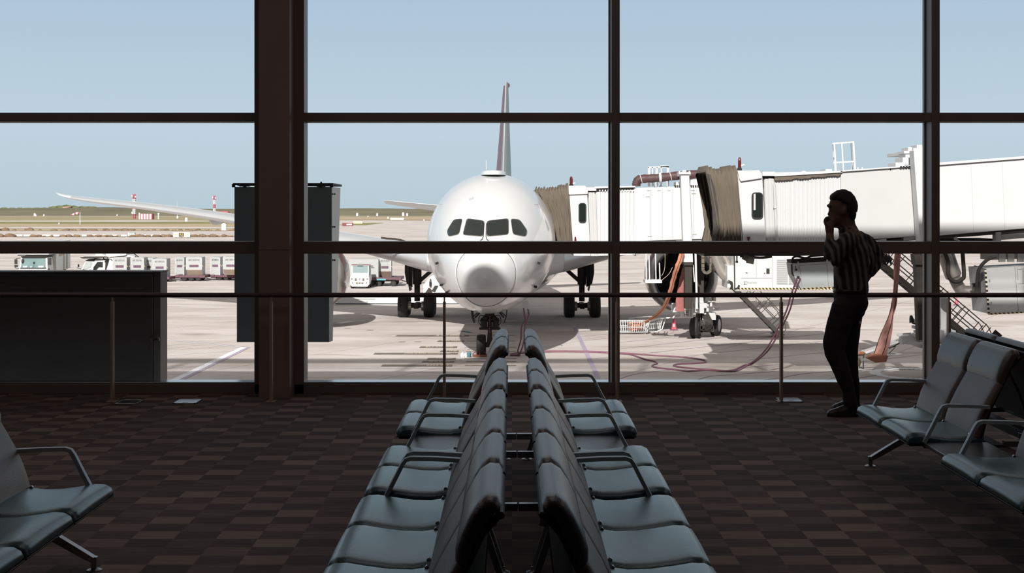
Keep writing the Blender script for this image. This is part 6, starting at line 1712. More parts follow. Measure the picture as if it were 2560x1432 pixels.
MB().bb(c.x - 4.4, c.x + 2.6, c.y - 2, c.y + 2, GZ, GZ + 2.7).obj('body', m_bridge, t, smooth=False)
MB().prism([(c.x - 4.7, GZ + 2.7), (c.x + 2.9, GZ + 2.7), (c.x + 2.3, GZ + 3.5), (c.x - 3.9, GZ + 3.5)], 'y', c.y - 2.3, c.y + 2.3).obj('roof', m_mastred, t, smooth=False)
for k in range(3): MB().bb(c.x - 3.6 + 2.0 * k, c.x - 3.0 + 2.0 * k, c.y - 2.06, c.y - 2, GZ + 0.3, GZ + 2.1).obj('door', m_mastred if k < 2 else m_dgrey, t, smooth=False)
# taxiway sign R5 and other panels
c = gnd(454, 594); Y = c.y
t = thing('taxiway_sign', 'long pale taxiway sign reading R5 between letters E', 'sign', c)
MB().bb(c.x - 1.75, c.x + 1.75, Y - 0.12, Y + 0.12, GZ + 0.10, GZ + 1.12).obj('panel', mat('sign_cream', (0.74, 0.66, 0.50), 0.5, var=0.05), t, smooth=False, bevel=0.03)
mid = MB().bb(c.x - 0.55, c.x + 0.50, Y - 0.14, Y - 0.12, GZ + 0.20, GZ + 0.98).obj('black_panel', m_shell, t, smooth=False)
mb = MB(); text_mb(mb, 'R5', 0.72, facing_camera((c.x - 0.02, Y - 0.15, GZ + 0.59)), 0.005)
mb.obj('lettering', m_yellow, mid, smooth=False)
mb = MB(); text_mb(mb, 'E', 0.56, facing_camera((c.x - 0.85, Y - 0.13, GZ + 0.60)), 0.005); text_mb(mb, 'E', 0.56, facing_camera((c.x + 0.82, Y - 0.13, GZ + 0.60)), 0.005)
for sg in (-1, 1):
    mb.bb(c.x + sg * 1.15 - 0.14, c.x + sg * 1.15 + 0.10, Y - 0.135, Y - 0.12, GZ + 0.56, GZ + 0.63)
    mb.prism([(c.x + sg * 1.20, GZ + 0.42), (c.x + sg * 1.45, GZ + 0.595), (c.x + sg * 1.20, GZ + 0.77)], 'y', Y - 0.135, Y - 0.12)
mb.obj('letters', m_yellow, t, smooth=False)
for k in (-1.2, 0, 1.2): MB().bb(c.x + k - 0.06, c.x + k + 0.06, Y - 0.06, Y + 0.06, GZ, GZ + 0.12).obj('stand', m_dgrey, t, smooth=False)
c = gnd(328, 591); t = thing('equipment_box', 'white and grey-green box left of the taxiway sign', 'box', c)
MB().bb(c.x - 0.65, c.x - 0.35, c.y - 0.3, c.y + 0.3, GZ, GZ + 0.9).obj('end_panel', m_bridge, t, smooth=False)
MB().bb(c.x - 0.35, c.x + 0.85, c.y - 0.3, c.y + 0.3, GZ + 0.1, GZ + 0.85).obj('body', mat('box_grey_green', (0.36, 0.42, 0.41), 0.6, var=0.1), t, smooth=False)
c = gnd(895, 560); t = thing('taxiway_sign', 'pale orange taxiway sign board right of the docking display', 'sign', c)
MB().bb(c.x - 1.6, c.x + 1.6, c.y - 0.1, c.y + 0.1, GZ + 0.15, GZ + 1.05).obj('panel', mat('sign_pale_orange', (0.72, 0.55, 0.40), 0.6, var=0.08), t, smooth=False)
MB().bb(c.x - 1.2, c.x + 1.2, c.y - 0.12, c.y - 0.1, GZ + 0.5, GZ + 0.7).obj('marking', m_linecream, t, smooth=False)
for k in (-1.2, 1.2): MB().bb(c.x + k - 0.05, c.x + k + 0.05, c.y - 0.05, c.y + 0.05, GZ, GZ + 0.16).obj('stand', m_dgrey, t, smooth=False)
c = gnd(868, 566); t = thing('taxiway_sign', 'red and white striped sign beside the edge of the docking display', 'sign', c)
MB().bb(c.x - 1.6, c.x + 1.9, c.y - 0.1, c.y + 0.1, GZ + 0.1, GZ + 1.15).obj('panel', m_maroon, t, smooth=False)
MB().bb(c.x - 0.2, c.x + 1.5, c.y - 0.12, c.y - 0.1, GZ + 0.4, GZ + 0.85).obj('marking', m_linewhite, t, smooth=False)
c = gnd(993, 549.5); o = MB().bb(c.x - 3.2, c.x + 3.2, c.y - 1, c.y + 1, GZ, GZ + 0.9).obj('white_barrier', m_linewhite, None, smooth=False); put(o, 'long low white barrier out on the taxiway left of the nose', 'barrier')

# ------------------------------------------------------------------ painted markings on the apron (kept just above it)
def line(mb, pts, w, dz=0.012):
    P = [V((p.x, p.y, GZ + dz)) for p in pts]
    for i in range(len(P) - 1):
        d = (P[i + 1] - P[i]); d.z = 0; d.normalize(); s = V((-d.y, d.x, 0)) * (w / 2)
        mb.add([P[i] - s, P[i] + s, P[i + 1] + s, P[i + 1] - s], [(0, 1, 2, 3)])
    return mb
mb = MB()
for pts, w in (([(380, 845), (606, 868)], 0.14), ([(610, 868), (432, 952)], 0.30)): line(mb, [gnd(*p) for p in pts], w)
for a, b_ in (((405, 864), (492, 857)), ((405, 876), (560, 865)), ((405, 890), (585, 877)), ((405, 905), (548, 895)), ((405, 921), (512, 913)), ((405, 938), (470, 933))): line(mb, [gnd(*a), gnd(*b_)], 0.07)
struct(mb.obj('marking_line', m_linewhite, smooth=False))
mb = MB(); line(mb, [gnd(380, 844), gnd(622, 868)], 0.05, 0.010); line(mb, [gnd(620, 868.5), gnd(448, 952)], 0.22, 0.010)
line(mb, [gnd(1437, 819), gnd(1500, 955)], 0.19)
for a, b_ in (((1446, 829), (1540, 820)), ((1456, 841), (1530, 834)), ((1551, 856), (1720, 838)), ((1462, 851), (1530, 845)), ((1551, 872), (1760, 849)), ((1760, 849), (2040, 818)), ((1590, 886), (1900, 852)), ((1900, 852), (2060, 834)), ((1640, 899), (2100, 848)), ((1478, 897), (1530, 892)), ((1870, 900), (2060, 881)), ((2150, 905), (2310, 886)), ((2150, 872), (2300, 855))): line(mb, [gnd(*a), gnd(*b_)], 0.055)
for pts in (((1551, 946), (1600, 933), (1700, 924), (1790, 927), (1880, 917), (1960, 910)), ((1740, 950), (1780, 940), (1850, 935), (1900, 931), (1960, 926)), ((1910, 949), (1950, 945), (1985, 938), (2020, 933), (2100, 927)), ((2140, 946), (2190, 938))): line(mb, spline([gnd(*p) for p in pts], 6), 0.07)
struct(mb.obj('marking_line_violet', m_lineviolet, smooth=False))
mb = MB()
for cx, cy, r, w in ((2215, 884, 0.55, 0.28), (2290, 935, 1.55, 0.45)):
    c = gnd(cx, cy); line(mb, [c + V((r * math.cos(2 * PI * k / 48), r * math.sin(2 * PI * k / 48) * 1.15, 0)) for k in range(49)], w)
struct(mb.obj('marking_ring', m_linewhite, smooth=False))
# stop bars of the stand with their lettering
rows = [(988, 1172, 837.5, 841.2, 0.9, 'R 737 0700 8'), (1092, 1160, 851, 854.5, 0.0, 'M07 70012'), (1047, 1142, 866, 870, 0.0, 'BU 20 00R'), (1098, 1146, 876.5, 880, 0.0, 'E0 77 80'), (933, 1144, 882, 886, 0.24, '07322 N A330 0000700 18787'), (1066, 1139, 894.8, 898.8, 0.12, '7 000I 0800'), (1053, 1135, 902.2, 906.4, 0.0, '00 00 0  08 0'), (952, 1130, 911.4, 916.2, 0.55, '0729 787')]
mbd, mbt = MB(), MB()
for px0, px1, py0, py1, fr_, txt in rows:
    if fr_ > 0.85: fr_ = 0.45
    a0, a1, b0, b1 = gnd(px0 + 5, py0), gnd(px1 + 1.5, py0), gnd(px0, py1), gnd(px1, py1)
    for p in (a0, a1, b0, b1): p.z = GZ + 0.010
    mbd.add([b0, b1, a1, a0], [(0, 1, 2, 3)])
    wx = b1.x - b0.x; hy = a0.y - b0.y
    size = hy * 0.95; Wt = wx * (1 - fr_) * 0.94
    k = Wt / (0.62 * size * len(txt))
    M = Matrix.Translation(V((b0.x + wx * (fr_ + (1 - fr_) / 2) + 0.06, b0.y + hy * 0.5, GZ + 0.016)))
    text_mb(mbt, txt, size, M, 0.001, squeeze=min(k, 1.6))
for py, px0 in ((839, 1170), (852.5, 1165), (867.5, 1170), (878, 1165), (882.5, 1162), (896.5, 1160), (904, 1165), (914, 1162)):
    px1 = 1290 if py > 860 else 1288
    line(mbd, [gnd(px0, py), gnd(px0 + 7, py)], 0.14, 0.010); line(mbd, [gnd(px1 - 7, py), gnd(px1, py)], 0.14, 0.010)
    line(mbd, [gnd(px0 + 7, py), gnd(px1 - 7, py)], 0.11, 0.009)
    line(mbt, [gnd(px0 + 7, py), gnd(px1 - 7, py)], 0.06, 0.016)
line(mbt, [gnd(1222, 866), gnd(1222, 900)], 0.10, 0.013)
struct(mbd.obj('marking_stop_bar', m_linedark, smooth=False)); struct(mbt.obj('marking_lettering', m_linecream, smooth=False))
mb = MB()
for px, py, w in ((1045, 854, 0.9), (1005, 854.5, 1.5), (870, 821, 0.9), (925, 825, 1.4), (1300, 802, 0.0)):
    if w: line(mb, [gnd(px - 8, py), gnd(px + 8, py + 0.3)], 0.22 * w, 0.008)
struct(mb.obj('marking_stain', mat('oil_stain', (0.30, 0.22, 0.17), 0.8, var=0.3), smooth=False))
mb = MB()
for a, b_, w in (((1163, 810), (1192, 810), 0.3), ((1262, 803), (1291, 802), 0.5), ((1267, 815), (1278, 814), 0.5), ((845, 809), (880, 803), 0.5)): line(mb, [gnd(*a), gnd(*b_)], w, 0.011)
struct(mb.obj('marking_patch', m_linewhite, smooth=False))
mb = MB(); line(mb, spline([gnd(1148, 827), gnd(1165, 829), gnd(1176, 832)], 5), 0.30, 0.011)
struct(mb.obj('marking_teal', mat('teal_paint', (0.10, 0.20, 0.23), 0.8, var=0.2), smooth=False))

# ================================================================== GROUND VEHICLES
def vwheel(par, c, r, w, axis=(1, 0, 0)): return wheel_at(par, c, r, w, axis)
# ---- freight containers and their dollies
m_uld = mat('container_metal', (0.40, 0.41, 0.405), 0.45, 0.1, 0.5, var=0.06, scale=1.5)
m_uldslope = mat('container_slope_shade', (0.36, 0.29, 0.23), 0.5, 0.2, 0.5, var=0.12, scale=1.5)  # browner copy of the container metal; the underside's shade is in the colour
m_label = mat('container_label', (0.10, 0.045, 0.085), 0.6, var=0.15)
m_text = mat('container_lettering', (0.09, 0.08, 0.08), 0.7)
def container(px, py_base, Y, lab, txt, slope, w=1.5, dirn=1):
    c = V((*at(px, 0, Y).xy, at(0, py_base, Y).z)); H = 1.62
    t = thing('freight_container', lab, 'container', c, 0, 'white freight containers on dollies')
    if slope:
        prof = [(c.y + 0.45, c.z), (c.y + 1.5, c.z), (c.y + 1.5, c.z + H), (c.y, c.z + H), (c.y, c.z + 0.52)]
    else:
        prof = [(c.y, c.z), (c.y + 1.5, c.z), (c.y + 1.5, c.z + H), (c.y, c.z + H)]
    MB().prism(prof, 'x', c.x - w / 2, c.x + w / 2).obj('shell', m_uld, t, smooth=False, bevel=0.015)
    if slope:
        MB().rings([[V((c.x - w / 2 + 0.03, c.y - 0.012, c.z + 0.50)), V((c.x + w / 2 - 0.03, c.y - 0.012, c.z + 0.50)), V((c.x + w / 2 - 0.03, c.y + 0.43, c.z + 0.02)), V((c.x - w / 2 + 0.03, c.y + 0.43, c.z + 0.02))], [V((c.x - w / 2 + 0.03, c.y + 0.0, c.z + 0.52)), V((c.x + w / 2 - 0.03, c.y + 0.0, c.z + 0.52)), V((c.x + w / 2 - 0.03, c.y + 0.45, c.z + 0.03)), V((c.x - w / 2 + 0.03, c.y + 0.45, c.z + 0.03))]]).obj('sloped_panel', m_uldslope, t, smooth=False)
    mb = MB()
    for x in (-w / 2, w / 2): mb.bb(c.x + x - 0.03, c.x + x + 0.03, c.y - 0.02, c.y + 0.02, c.z + (0.52 if slope else 0), c.z + H)
    mb.bb(c.x - w / 2, c.x + w / 2, c.y - 0.02, c.y + 0.02, c.z + H - 0.05, c.z + H)
    for x in (-w / 2 + 0.10, w / 2 - 0.10): mb.bb(c.x + x - 0.02, c.x + x + 0.02, c.y - 0.03, c.y, c.z + 1.05, c.z + 1.25)
    mb.obj('edge_frame', m_bridge2, t, smooth=False)
    mb = MB().bb(c.x - w * 0.30, c.x + w * 0.30, c.y - 0.012, c.y, c.z + 0.74, c.z + 0.94)
    lb = mb.obj('label_plate', m_label, t, smooth=False)
    mb = MB(); mb.lathe([(0.05, 0), (0.05, 0.01)], (c.x - w * 0.22, c.y - 0.022, c.z + 0.84), (0, 1, 0), 10).bb(c.x - w * 0.12, c.x + w * 0.25, c.y - 0.018, c.y - 0.012, c.z + 0.81, c.z + 0.86)
    mb.obj('emblem', mat('label_emblem', (0.17, 0.09, 0.13), 0.6), lb, smooth=False)
    if txt:
        mb = MB(); text_mb(mb, txt, 0.235, facing_camera((c.x, c.y - 0.014, c.z + 1.36)), 0.003, squeeze=w / 1.5 * 0.74)
        mb.obj('lettering', m_text, t, smooth=False)
    mb = MB().bar((c.x - w / 2, c.y - 0.02, c.z + 1.0), (c.x - w / 2 - 0.15, c.y - 0.06, c.z + 0.78), 0.03, 0.03).bar((c.x + w / 2, c.y - 0.02, c.z + 1.0), (c.x + w / 2 + 0.15, c.y - 0.06, c.z + 0.78), 0.03, 0.03)
    mb.obj('strap', m_tan, t, smooth=False)
    return t
m_dolly = mat('dolly_purple_red', (0.13, 0.055, 0.075), 0.55, var=0.25, scale=2)
def dolly(px0, px1, py_deck, py_ground, lab, plate=False, depth=2.2):
    Y = gnd(0, py_ground).y; x0, x1 = at(px0, 0, Y).x, at(px1, 0, Y).x; zd = at(0, py_deck, Y).z
    t = thing('container_dolly', lab, 'dolly', ((x0 + x1) / 2, Y, GZ), 0, 'purple-red container dollies')
    mb = MB().bb(x0 + 0.25, x1 - 0.25, Y, Y + depth, zd - 0.14, zd)
    mb.bb(x0, x1, Y + 0.1, Y + 0.28, zd - 0.20, zd + 0.05).bb(x0, x1, Y + depth - 0.28, Y + depth - 0.1, zd - 0.20, zd + 0.05)
    mb.bb(x0, x0 + 0.35, Y - 0.05, Y + depth, zd - 0.12, zd + 0.08).bb(x1 - 0.45, x1, Y - 0.05, Y + depth, zd - 0.16, zd + 0.04)
    mb.obj('deck', m_dolly, t, smooth=False, bevel=0.015)
    mb = MB()
    for i in range(9): mb.cyl((x0 + 0.4 + (x1 - x0 - 0.8) * i / 8, Y + 0.25, zd + 0.0), (x0 + 0.4 + (x1 - x0 - 0.8) * i / 8, Y + depth - 0.25, zd + 0.0), 0.03, n=8)
    mb.obj('roller', m_steel, t)
    mb = MB().bb(x0 + 0.4, x1 - 0.4, Y + 0.3, Y + depth - 0.3, zd - 0.28, zd - 0.16).bar((x1, Y + 0.6, zd - 0.2), (x1 + 0.42, Y + 0.5, zd - 0.34), 0.07, 0.07)
    mb.obj('chassis', m_dgrey, t, smooth=False)
    for x in (x0 + 0.75, x0 + 1.35, x1 - 0.65):
        for yy in (Y + 0.2, Y + depth - 0.2):
            wheel_at(t, (x, yy, GZ + 0.24), 0.24, 0.20, (0, 1, 0), m_dgrey)
    if plate:
        mb = MB().bb(x1 - 2.0, x1 - 1.25, Y - 0.08, Y - 0.05, zd - 0.18, zd - 0.05)
        mb.obj('teal_plate', mat('teal_plate', (0.10, 0.36, 0.42), 0.5, var=0.1), t, smooth=False)
    return t
dolly(288, 342, 690, 703.5, 'container dolly hidden behind the black cabinet, carrying the first two containers')
dolly(354, 424, 693.5, 704.5, 'container dolly just right of the black cabinet top corner')
dolly(438, 513, 689.5, 702.5, 'container dolly in the middle between cabinet and docking display')
dolly(526, 612, 688.5, 700.5, 'container dolly running behind the left side of the docking display')
D = gnd(0, 703).y
container(299, 690, D + 0.3, 'leftmost white freight container, in front of the loader truck', 'AKE 10272 HU', False, 1.18)
container(343, 690, D + 0.4, 'white freight container lettered 10273, second from the left', 'AKE 10273 HU', False, 1.12)
container(369, 691, D + 1.7, 'plain-fronted freight container set back beside the tall one at the cabinet corner', 'AKE 10040 HU', False, 0.95)
container(399, 693, D, 'tall white freight container at the corner of the black cabinet', 'AKE 10545 HU', False, 1.15)
container(449, 689, D + 1.8, 'narrow freight container set back on the middle dolly', 'AKE 10014 HU', False, 0.75)
container(485, 689, D, 'freight container with a brown-shaded sloped foot on the middle dolly', 'AKE 10337 HU', True, 1.32)
container(538, 688, D + 1.8, 'freight container set back left of the docking display', 'AKE 10880 HU', False, 0.82)
container(577, 688, D + 0.3, 'freight container with a sloped foot cut off by the docking display', 'AKE 10001 HU', True, 1.32)
# containers behind the tug
dolly(905, 1003, 695, 716, 'long purple-red dolly right of the white tug, with a teal plate', True, 3.2)
Dt = gnd(0, 716).y
mbp = at(908, 0, Dt)
c = V((*at(912, 0, Dt + 0.4).xy, at(0, 694, Dt + 0.4).z))
t = thing('freight_container', 'bright metal freight container right behind the white tug', 'container', c, 0, 'white freight containers on dollies')
x0, x1 = at(873, 0, Dt + 0.4).x, at(946, 0, Dt + 0.4).x; z0, z1 = c.z, at(0, 648, Dt + 0.4).z
MB().bb(x0, x1, Dt + 0.4, Dt + 1.9, z0, z1).obj('shell', m_uld, t, smooth=False, bevel=0.015)
MB().bb(x1 - 0.85, x1 - 0.42, Dt + 0.38, Dt + 0.4, z0 + 0.92, z0 + 0.99).bb(x1 - 0.85, x1 - 0.35, Dt + 0.38, Dt + 0.4, z0 + 0.80, z0 + 0.85).obj('lettering', m_label, t, smooth=False)
MB().bb(x1 - 0.80, x1 - 0.62, Dt + 0.36, Dt + 0.4, z0 + 0.42, z0 + 0.72).obj('latch', m_dgrey, t, smooth=False)
container(962, 693.5, Dt + 1.2, 'white freight container with a shaded sloped foot at the right of the tug', 'AKE 10118 HU', True, 0.98)
# ---- baggage tug
c = gnd(899, 721.5); W = 1.50
t = thing('baggage_tug', 'small white baggage tug facing us left of the landing gear', 'tug', c)
x0, x1 = c.x - W / 2, c.x + W / 2; y = c.y
mb = MB().prism([(x0 - 0.02, GZ + 0.35), (x0 + 0.12, GZ + 0.16), (x1 - 0.12, GZ + 0.16), (x1 + 0.02, GZ + 0.35), (x1 + 0.02, GZ + 0.85), (x1 - 0.02, GZ + 0.95), (x0 + 0.02, GZ + 0.95), (x0 - 0.02, GZ + 0.85)], 'y', y, y + 1.1)
mb.bb(x0 + 0.03, x1 - 0.03, y + 0.15, y + 2.6, GZ + 0.4, GZ + 1.02)
body = mb.obj('body', m_bridge, t, smooth=False, bevel=0.03)
mb = MB().bb(x0 + 0.06, x0 + 0.16, y + 0.55, y + 0.7, GZ + 1.0, GZ + 1.86).bb(x1 - 0.16, x1 - 0.06, y + 0.55, y + 0.7, GZ + 1.0, GZ + 1.86).bb(x0 + 0.05, x1 - 0.05, y + 0.5, y + 2.0, GZ + 1.80, GZ + 1.90)
mb.bb(x0 + 0.06, x1 - 0.06, y + 0.50, y + 0.72, GZ + 1.0, GZ + 1.22).bb(x0 + 0.06, x1 - 0.06, y + 1.85, y + 2.0, GZ + 1.0, GZ + 1.85)
mb.obj('cab', m_bridge, t, smooth=False, bevel=0.02)
MB().bb(x0 + 0.16, x1 - 0.16, y + 0.56, y + 0.60, GZ + 1.22, GZ + 1.80).obj('windscreen', mat('tug_windscreen', (0.24, 0.31, 0.32), 0.1, 0, 0.7, var=0.2, scale=2), t, smooth=False)
MB().bb(x0 + 0.05, x1 - 0.05, y + 0.46, y + 0.52, GZ + 1.86, GZ + 1.92).obj('light_bar', m_maroon, t, smooth=False)
MB().bb(c.x - 0.25, c.x + 0.2, y + 0.44, y + 0.55, GZ + 1.80, GZ + 1.90).obj('number_box', m_bluegl, t, smooth=False)
mb = MB()
for x in (-0.30, 0.30): mb.bb(c.x + x - 0.08, c.x + x + 0.08, y - 0.015, y + 0.01, GZ + 0.62, GZ + 0.82)
for x in (-0.22, 0.0, 0.22): mb.bb(c.x + x - 0.08, c.x + x + 0.08, y - 0.015, y + 0.01, GZ + 0.38, GZ + 0.50)
mb.prism([(c.x - 0.07, GZ + 0.80), (c.x + 0.07, GZ + 0.80), (c.x, GZ + 0.70)], 'y', y - 0.015, y + 0.01)
mb.obj('grille', mat('grille_brown', (0.16, 0.13, 0.10), 0.7, var=0.2), body, smooth=False)
mb = MB()
for x in (-0.62, 0.62): mb.bb(c.x + x - 0.06, c.x + x + 0.06, y - 0.012, y + 0.01, GZ + 0.74, GZ + 0.80); mb.bb(c.x + x * 0.9 - 0.03, c.x + x * 0.9 + 0.03, y - 0.012, y + 0.01, GZ + 0.42, GZ + 0.50)
mb.obj('headlight', m_dgrey, body, smooth=False)
for sx in (-1, 1):
    for yy in (y + 0.5, y + 2.1): wheel_at(t, (c.x + sx * 0.62, yy, GZ + 0.30), 0.30, 0.26, (1, 0, 0), m_dgrey)
# ---- catering truck
m_cabw = m_bridge
def cab_front(t, x0, x1, y, zb, zt, m_glass):
    """flat truck cab face"""
    w = x1 - x0
    mb = MB().rings([[V((x0, y, zb)), V((x1, y, zb)), V((x1, y + 1.6, zb)), V((x0, y + 1.6, zb))], [V((x0, y, zb + (zt - zb) * 0.45)), V((x1, y, zb + (zt - zb) * 0.45)), V((x1, y + 1.6, zb + (zt - zb) * 0.45)), V((x0, y + 1.6, zb + (zt - zb) * 0.45))], [V((x0 + 0.10, y + 0.25, zt)), V((x1 - 0.10, y + 0.25, zt)), V((x1 - 0.1, y + 1.6, zt)), V((x0 + 0.1, y + 1.6, zt))]])
    cb = mb.obj('cab', m_cabw, t, smooth=False, bevel=0.05)
    def f(u, v): return V((x0 + 0.10 * v + (w - 0.2 * v) * u, y + 0.25 * v - 0.02, zb + (zt - zb) * (0.45 + 0.55 * v)))
    mb = MB().rings([[f(0.06, 0.06), f(0.94, 0.06), f(0.93, 0.90), f(0.07, 0.90)], [p + V((0, 0.03, 0)) for p in (f(0.06, 0.06), f(0.94, 0.06), f(0.93, 0.90), f(0.07, 0.90))]])
    mb.obj('windscreen', m_glass, cb, smooth=False)
    mb = MB().bar(f(0.05, 0.03) + V((0, -0.02, 0)), f(0.95, 0.03) + V((0, -0.02, 0)), 0.06, 0.07).bar(f(0.06, 0.93), f(0.94, 0.93), 0.05, 0.06)
    mb.ellipsoid(f(0.52, 0.50) + V((0, -0.03, 0)), (0.10, 0.04, 0.10)).bar(f(0.52, 0.5) + V((0, -0.03, 0)), f(0.52, 0.1) + V((0, -0.03, 0)), 0.02, 0.02)
    mb.ellipsoid(f(0.10, 0.65) + V((0, -0.04, 0)), (0.12, 0.06, 0.22))
    mb.obj('wiper_and_trim', m_shell, cb)
    mb = MB().bb(x0 + w * 0.15, x0 + w * 0.30, y - 0.04, y + 0.1, zb + (zt - zb) * 0.50, zb + (zt - zb) * 0.57).bb(x0 + w * 0.68, x0 + w * 0.86, y - 0.04, y + 0.1, zb + (zt - zb) * 0.50, zb + (zt - zb) * 0.58).bb(x0 + w * 0.40, x0 + w * 0.46, y - 0.04, y + 0.1, zb + (zt - zb) * 0.50, zb + (zt - zb) * 0.55)
    mb.obj('dashboard_papers', m_linewhite, cb, smooth=False)
    return cb
YT = 121.0
x0, x1 = at(47, 0, YT).x, at(119, 0, YT).x
t = thing('catering_truck', 'white box truck facing us with a green-tinted windscreen at the far left', 'truck', ((x0 + x1) / 2, YT, GZ))
zb, zt = GZ + 0.55, at(0, 643, YT).z
cb = cab_front(t, x0, x1, YT, zb, zt, m_bluegl)
mb = MB(); fb(mb, 42, 122, 631, 636.5, YT - 0.1, YT + 1.8)
mb.obj('cab_roof_deck', m_bridge, t, smooth=False, bevel=0.03)
mb = MB(); fb(mb, 44, 120, 636.5, 639, YT, YT + 1.6); fb(mb, 52, 117, 640.5, 642.5, YT + 0.1, YT + 1.6)
mb.obj('deck_gap', m_dgrey, t, smooth=False)
mb = MB(); fb(mb, 36, 42, 648, 660, YT - 0.1, YT + 0.05); fb(mb, 36, 43, 662, 668, YT - 0.1, YT + 0.05); mb.bar(at(39, 646, YT), at(50, 645, YT), 0.05, 0.05).bar(at(37, 669, YT), at(48, 671, YT), 0.05, 0.05)
fb(mb, 121, 127, 645, 662, YT + 0.2, YT + 0.35); fb(mb, 119, 123, 671, 676, YT + 0.2, YT + 0.35)
mb.obj('mirror', m_shell, cb, smooth=False)
mb = MB(); ya, yb = YT + 1.9, YT + 9.5
xa, xb = at(125, 0, ya).x, at(136, 0, ya).x
mb.rings([[V((at(60, 0, ya).x, ya, GZ + 0.95)), V((at(138, 0, ya).x, ya, GZ + 0.95)), V((at(176, 0, yb).x, yb, GZ + 0.95)), V((at(98, 0, yb).x, yb, GZ + 0.95))], [V((at(60, 0, ya).x, ya, GZ + 3.5)), V((at(138, 0, ya).x, ya, GZ + 3.5)), V((at(176, 0, yb).x, yb, GZ + 3.5)), V((at(98, 0, yb).x, yb, GZ + 3.5))]])
bx = mb.obj('cargo_box', mat('box_silver', (0.62, 0.64, 0.65), 0.4, 0.3, 0.5, var=0.12, scale=0.8), t, smooth=False)
mb = MB()
def side(u, z): return V((at(138, 0, ya).x, ya, z)).lerp(V((at(176, 0, yb).x, yb, z)), u) + V((0.03, -0.01, 0))
for u in (0.02, 0.55, 0.75): mb.bar(side(u, GZ + 0.95), side(u, GZ + 3.5), 0.06, 0.10)
mb.bar(side(0.1, GZ + 2.7), side(0.98, GZ + 2.7), 0.05, 0.07).bar(side(0.25, GZ + 2.3), side(0.5, GZ + 2.3), 0.05, 0.18)
mb.obj('box_rib', m_tan, bx, smooth=False)
mb = MB(); fb(mb, 128, 132, 640, 690, YT + 1.7, YT + 1.9); mb.ellipsoid(at(130, 657, YT + 1.65), (0.08, 0.05, 0.08))
mb.obj('lift_frame', m_grey, t, smooth=False)
for x in (x0 + 0.35, x1 - 0.35): wheel_at(t, (x, YT + 0.9, GZ + 0.48), 0.48, 0.34, (1, 0, 0), m_dgrey)
for x in (at(100, 0, YT + 7).x, at(160, 0, YT + 7).x): wheel_at(t, (x, YT + 7, GZ + 0.48), 0.48, 0.34, (1, 0, 0), m_dgrey)
# ---- high-loader truck
YL = 128.0
c = V((*at(262, 0, YL).xy, GZ))
t = thing('loader_truck', 'white loader truck turned left, its dark deck edge raised over the cab', 'truck', c)
def lp(px, py, dy=0.0): return at(px, py, YL + dy)
prof = [(203, 685), (204, 673), (209, 660), (214, 653), (222, 648.5), (262, 648.5), (264, 655), (264, 688), (203, 688)]
mb = MB().prism([(lp(*p).x, lp(*p).z) for p in prof], 'y', YL, YL + 2.1)
mb.bb(lp(203, 0).x, lp(264, 0).x, YL, YL + 2.1, GZ + 0.45, lp(0, 686).z)
cb = mb.obj('cab', m_bridge, t, smooth=False, bevel=0.05)
mb = MB().prism([(lp(*p).x, lp(*p).z) for p in ((207, 673), (215, 655), (229, 652), (231, 658), (227, 668), (214, 674))], 'y', YL - 0.03, YL + 0.02)
mb.prism([(lp(*p).x - 0.03, lp(*p).z) for p in ((205, 672), (213.5, 655), (215, 655), (207, 672))], 'y', YL + 0.1, YL + 2.0)
mb.obj('windscreen', mat('grey_windscreen', (0.40, 0.43, 0.42), 0.1, 0, 0.7, var=0.3, scale=3), cb, smooth=False)
MB().prism([(lp(*p).x, lp(*p).z) for p in ((239, 661), (244, 654.5), (257, 654.5), (257, 668), (247, 668), (236, 680), (233, 678), (234, 668))], 'y', YL - 0.04, YL + 0.02).obj('side_window', m_darkglass, cb, smooth=False)
MB().prism([(lp(*p).x, lp(*p).z) for p in ((212, 652), (222, 647.5), (238, 648.5), (236, 653), (222, 652.5))], 'y', YL - 0.05, YL + 2.12).obj('sun_visor', m_dgrey, cb, smooth=False)
mb = MB().bb(lp(191, 0).x, lp(194, 0).x, YL + 0.4, YL + 0.5, lp(0, 668).z, lp(0, 661).z).bar(lp(192, 669, 0.45), lp(203, 672, 0.45), 0.04, 0.04).ellipsoid(lp(209, 676, -0.05), (0.16, 0.05, 0.10))
mb.obj('mirror', m_shell, cb)
MB().prism([(lp(*p).x, lp(*p).z) for p in ((214, 681), (226, 672), (229, 674), (226, 684), (215, 688))], 'y', YL - 0.05, YL + 0.02).obj('headlight', m_silver, cb, smooth=False)
mb = MB().prism([(lp(*p).x, lp(*p).z) for p in ((203, 643), (215, 640.5), (268, 640.5), (268, 643.5), (228, 646), (207, 645.5))], 'y', YL - 0.4, YL + 2.4)
mb.obj('deck_edge', m_dgrey, t, smooth=False)
mb = MB().prism([(lp(*p).x, lp(*p).z) for p in ((203, 642.5), (215, 639), (241, 638), (241, 632), (252, 632), (268, 639), (268, 641), (215, 641))], 'y', YL - 0.3, YL + 2.3)
mb.obj('deck', mat('deck_pale', (0.52, 0.53, 0.53), 0.6, var=0.1), t, smooth=False)
mb = MB().prism([(lp(*p).x, lp(*p).z) for p in ((267, 630), (318, 630), (318, 637), (311, 639), (275, 642), (267, 641))], 'y', YL - 0.3, YL + 2.3)
mb.prism([(lp(*p).x, lp(*p).z) for p in ((276, 643), (300, 641), (318, 636), (332, 640), (350, 646), (352, 660), (286, 690), (262, 690))], 'y', YL - 0.1, YL + 2.2)
mb.obj('body_box', m_bridge, t, smooth=False, bevel=0.03)
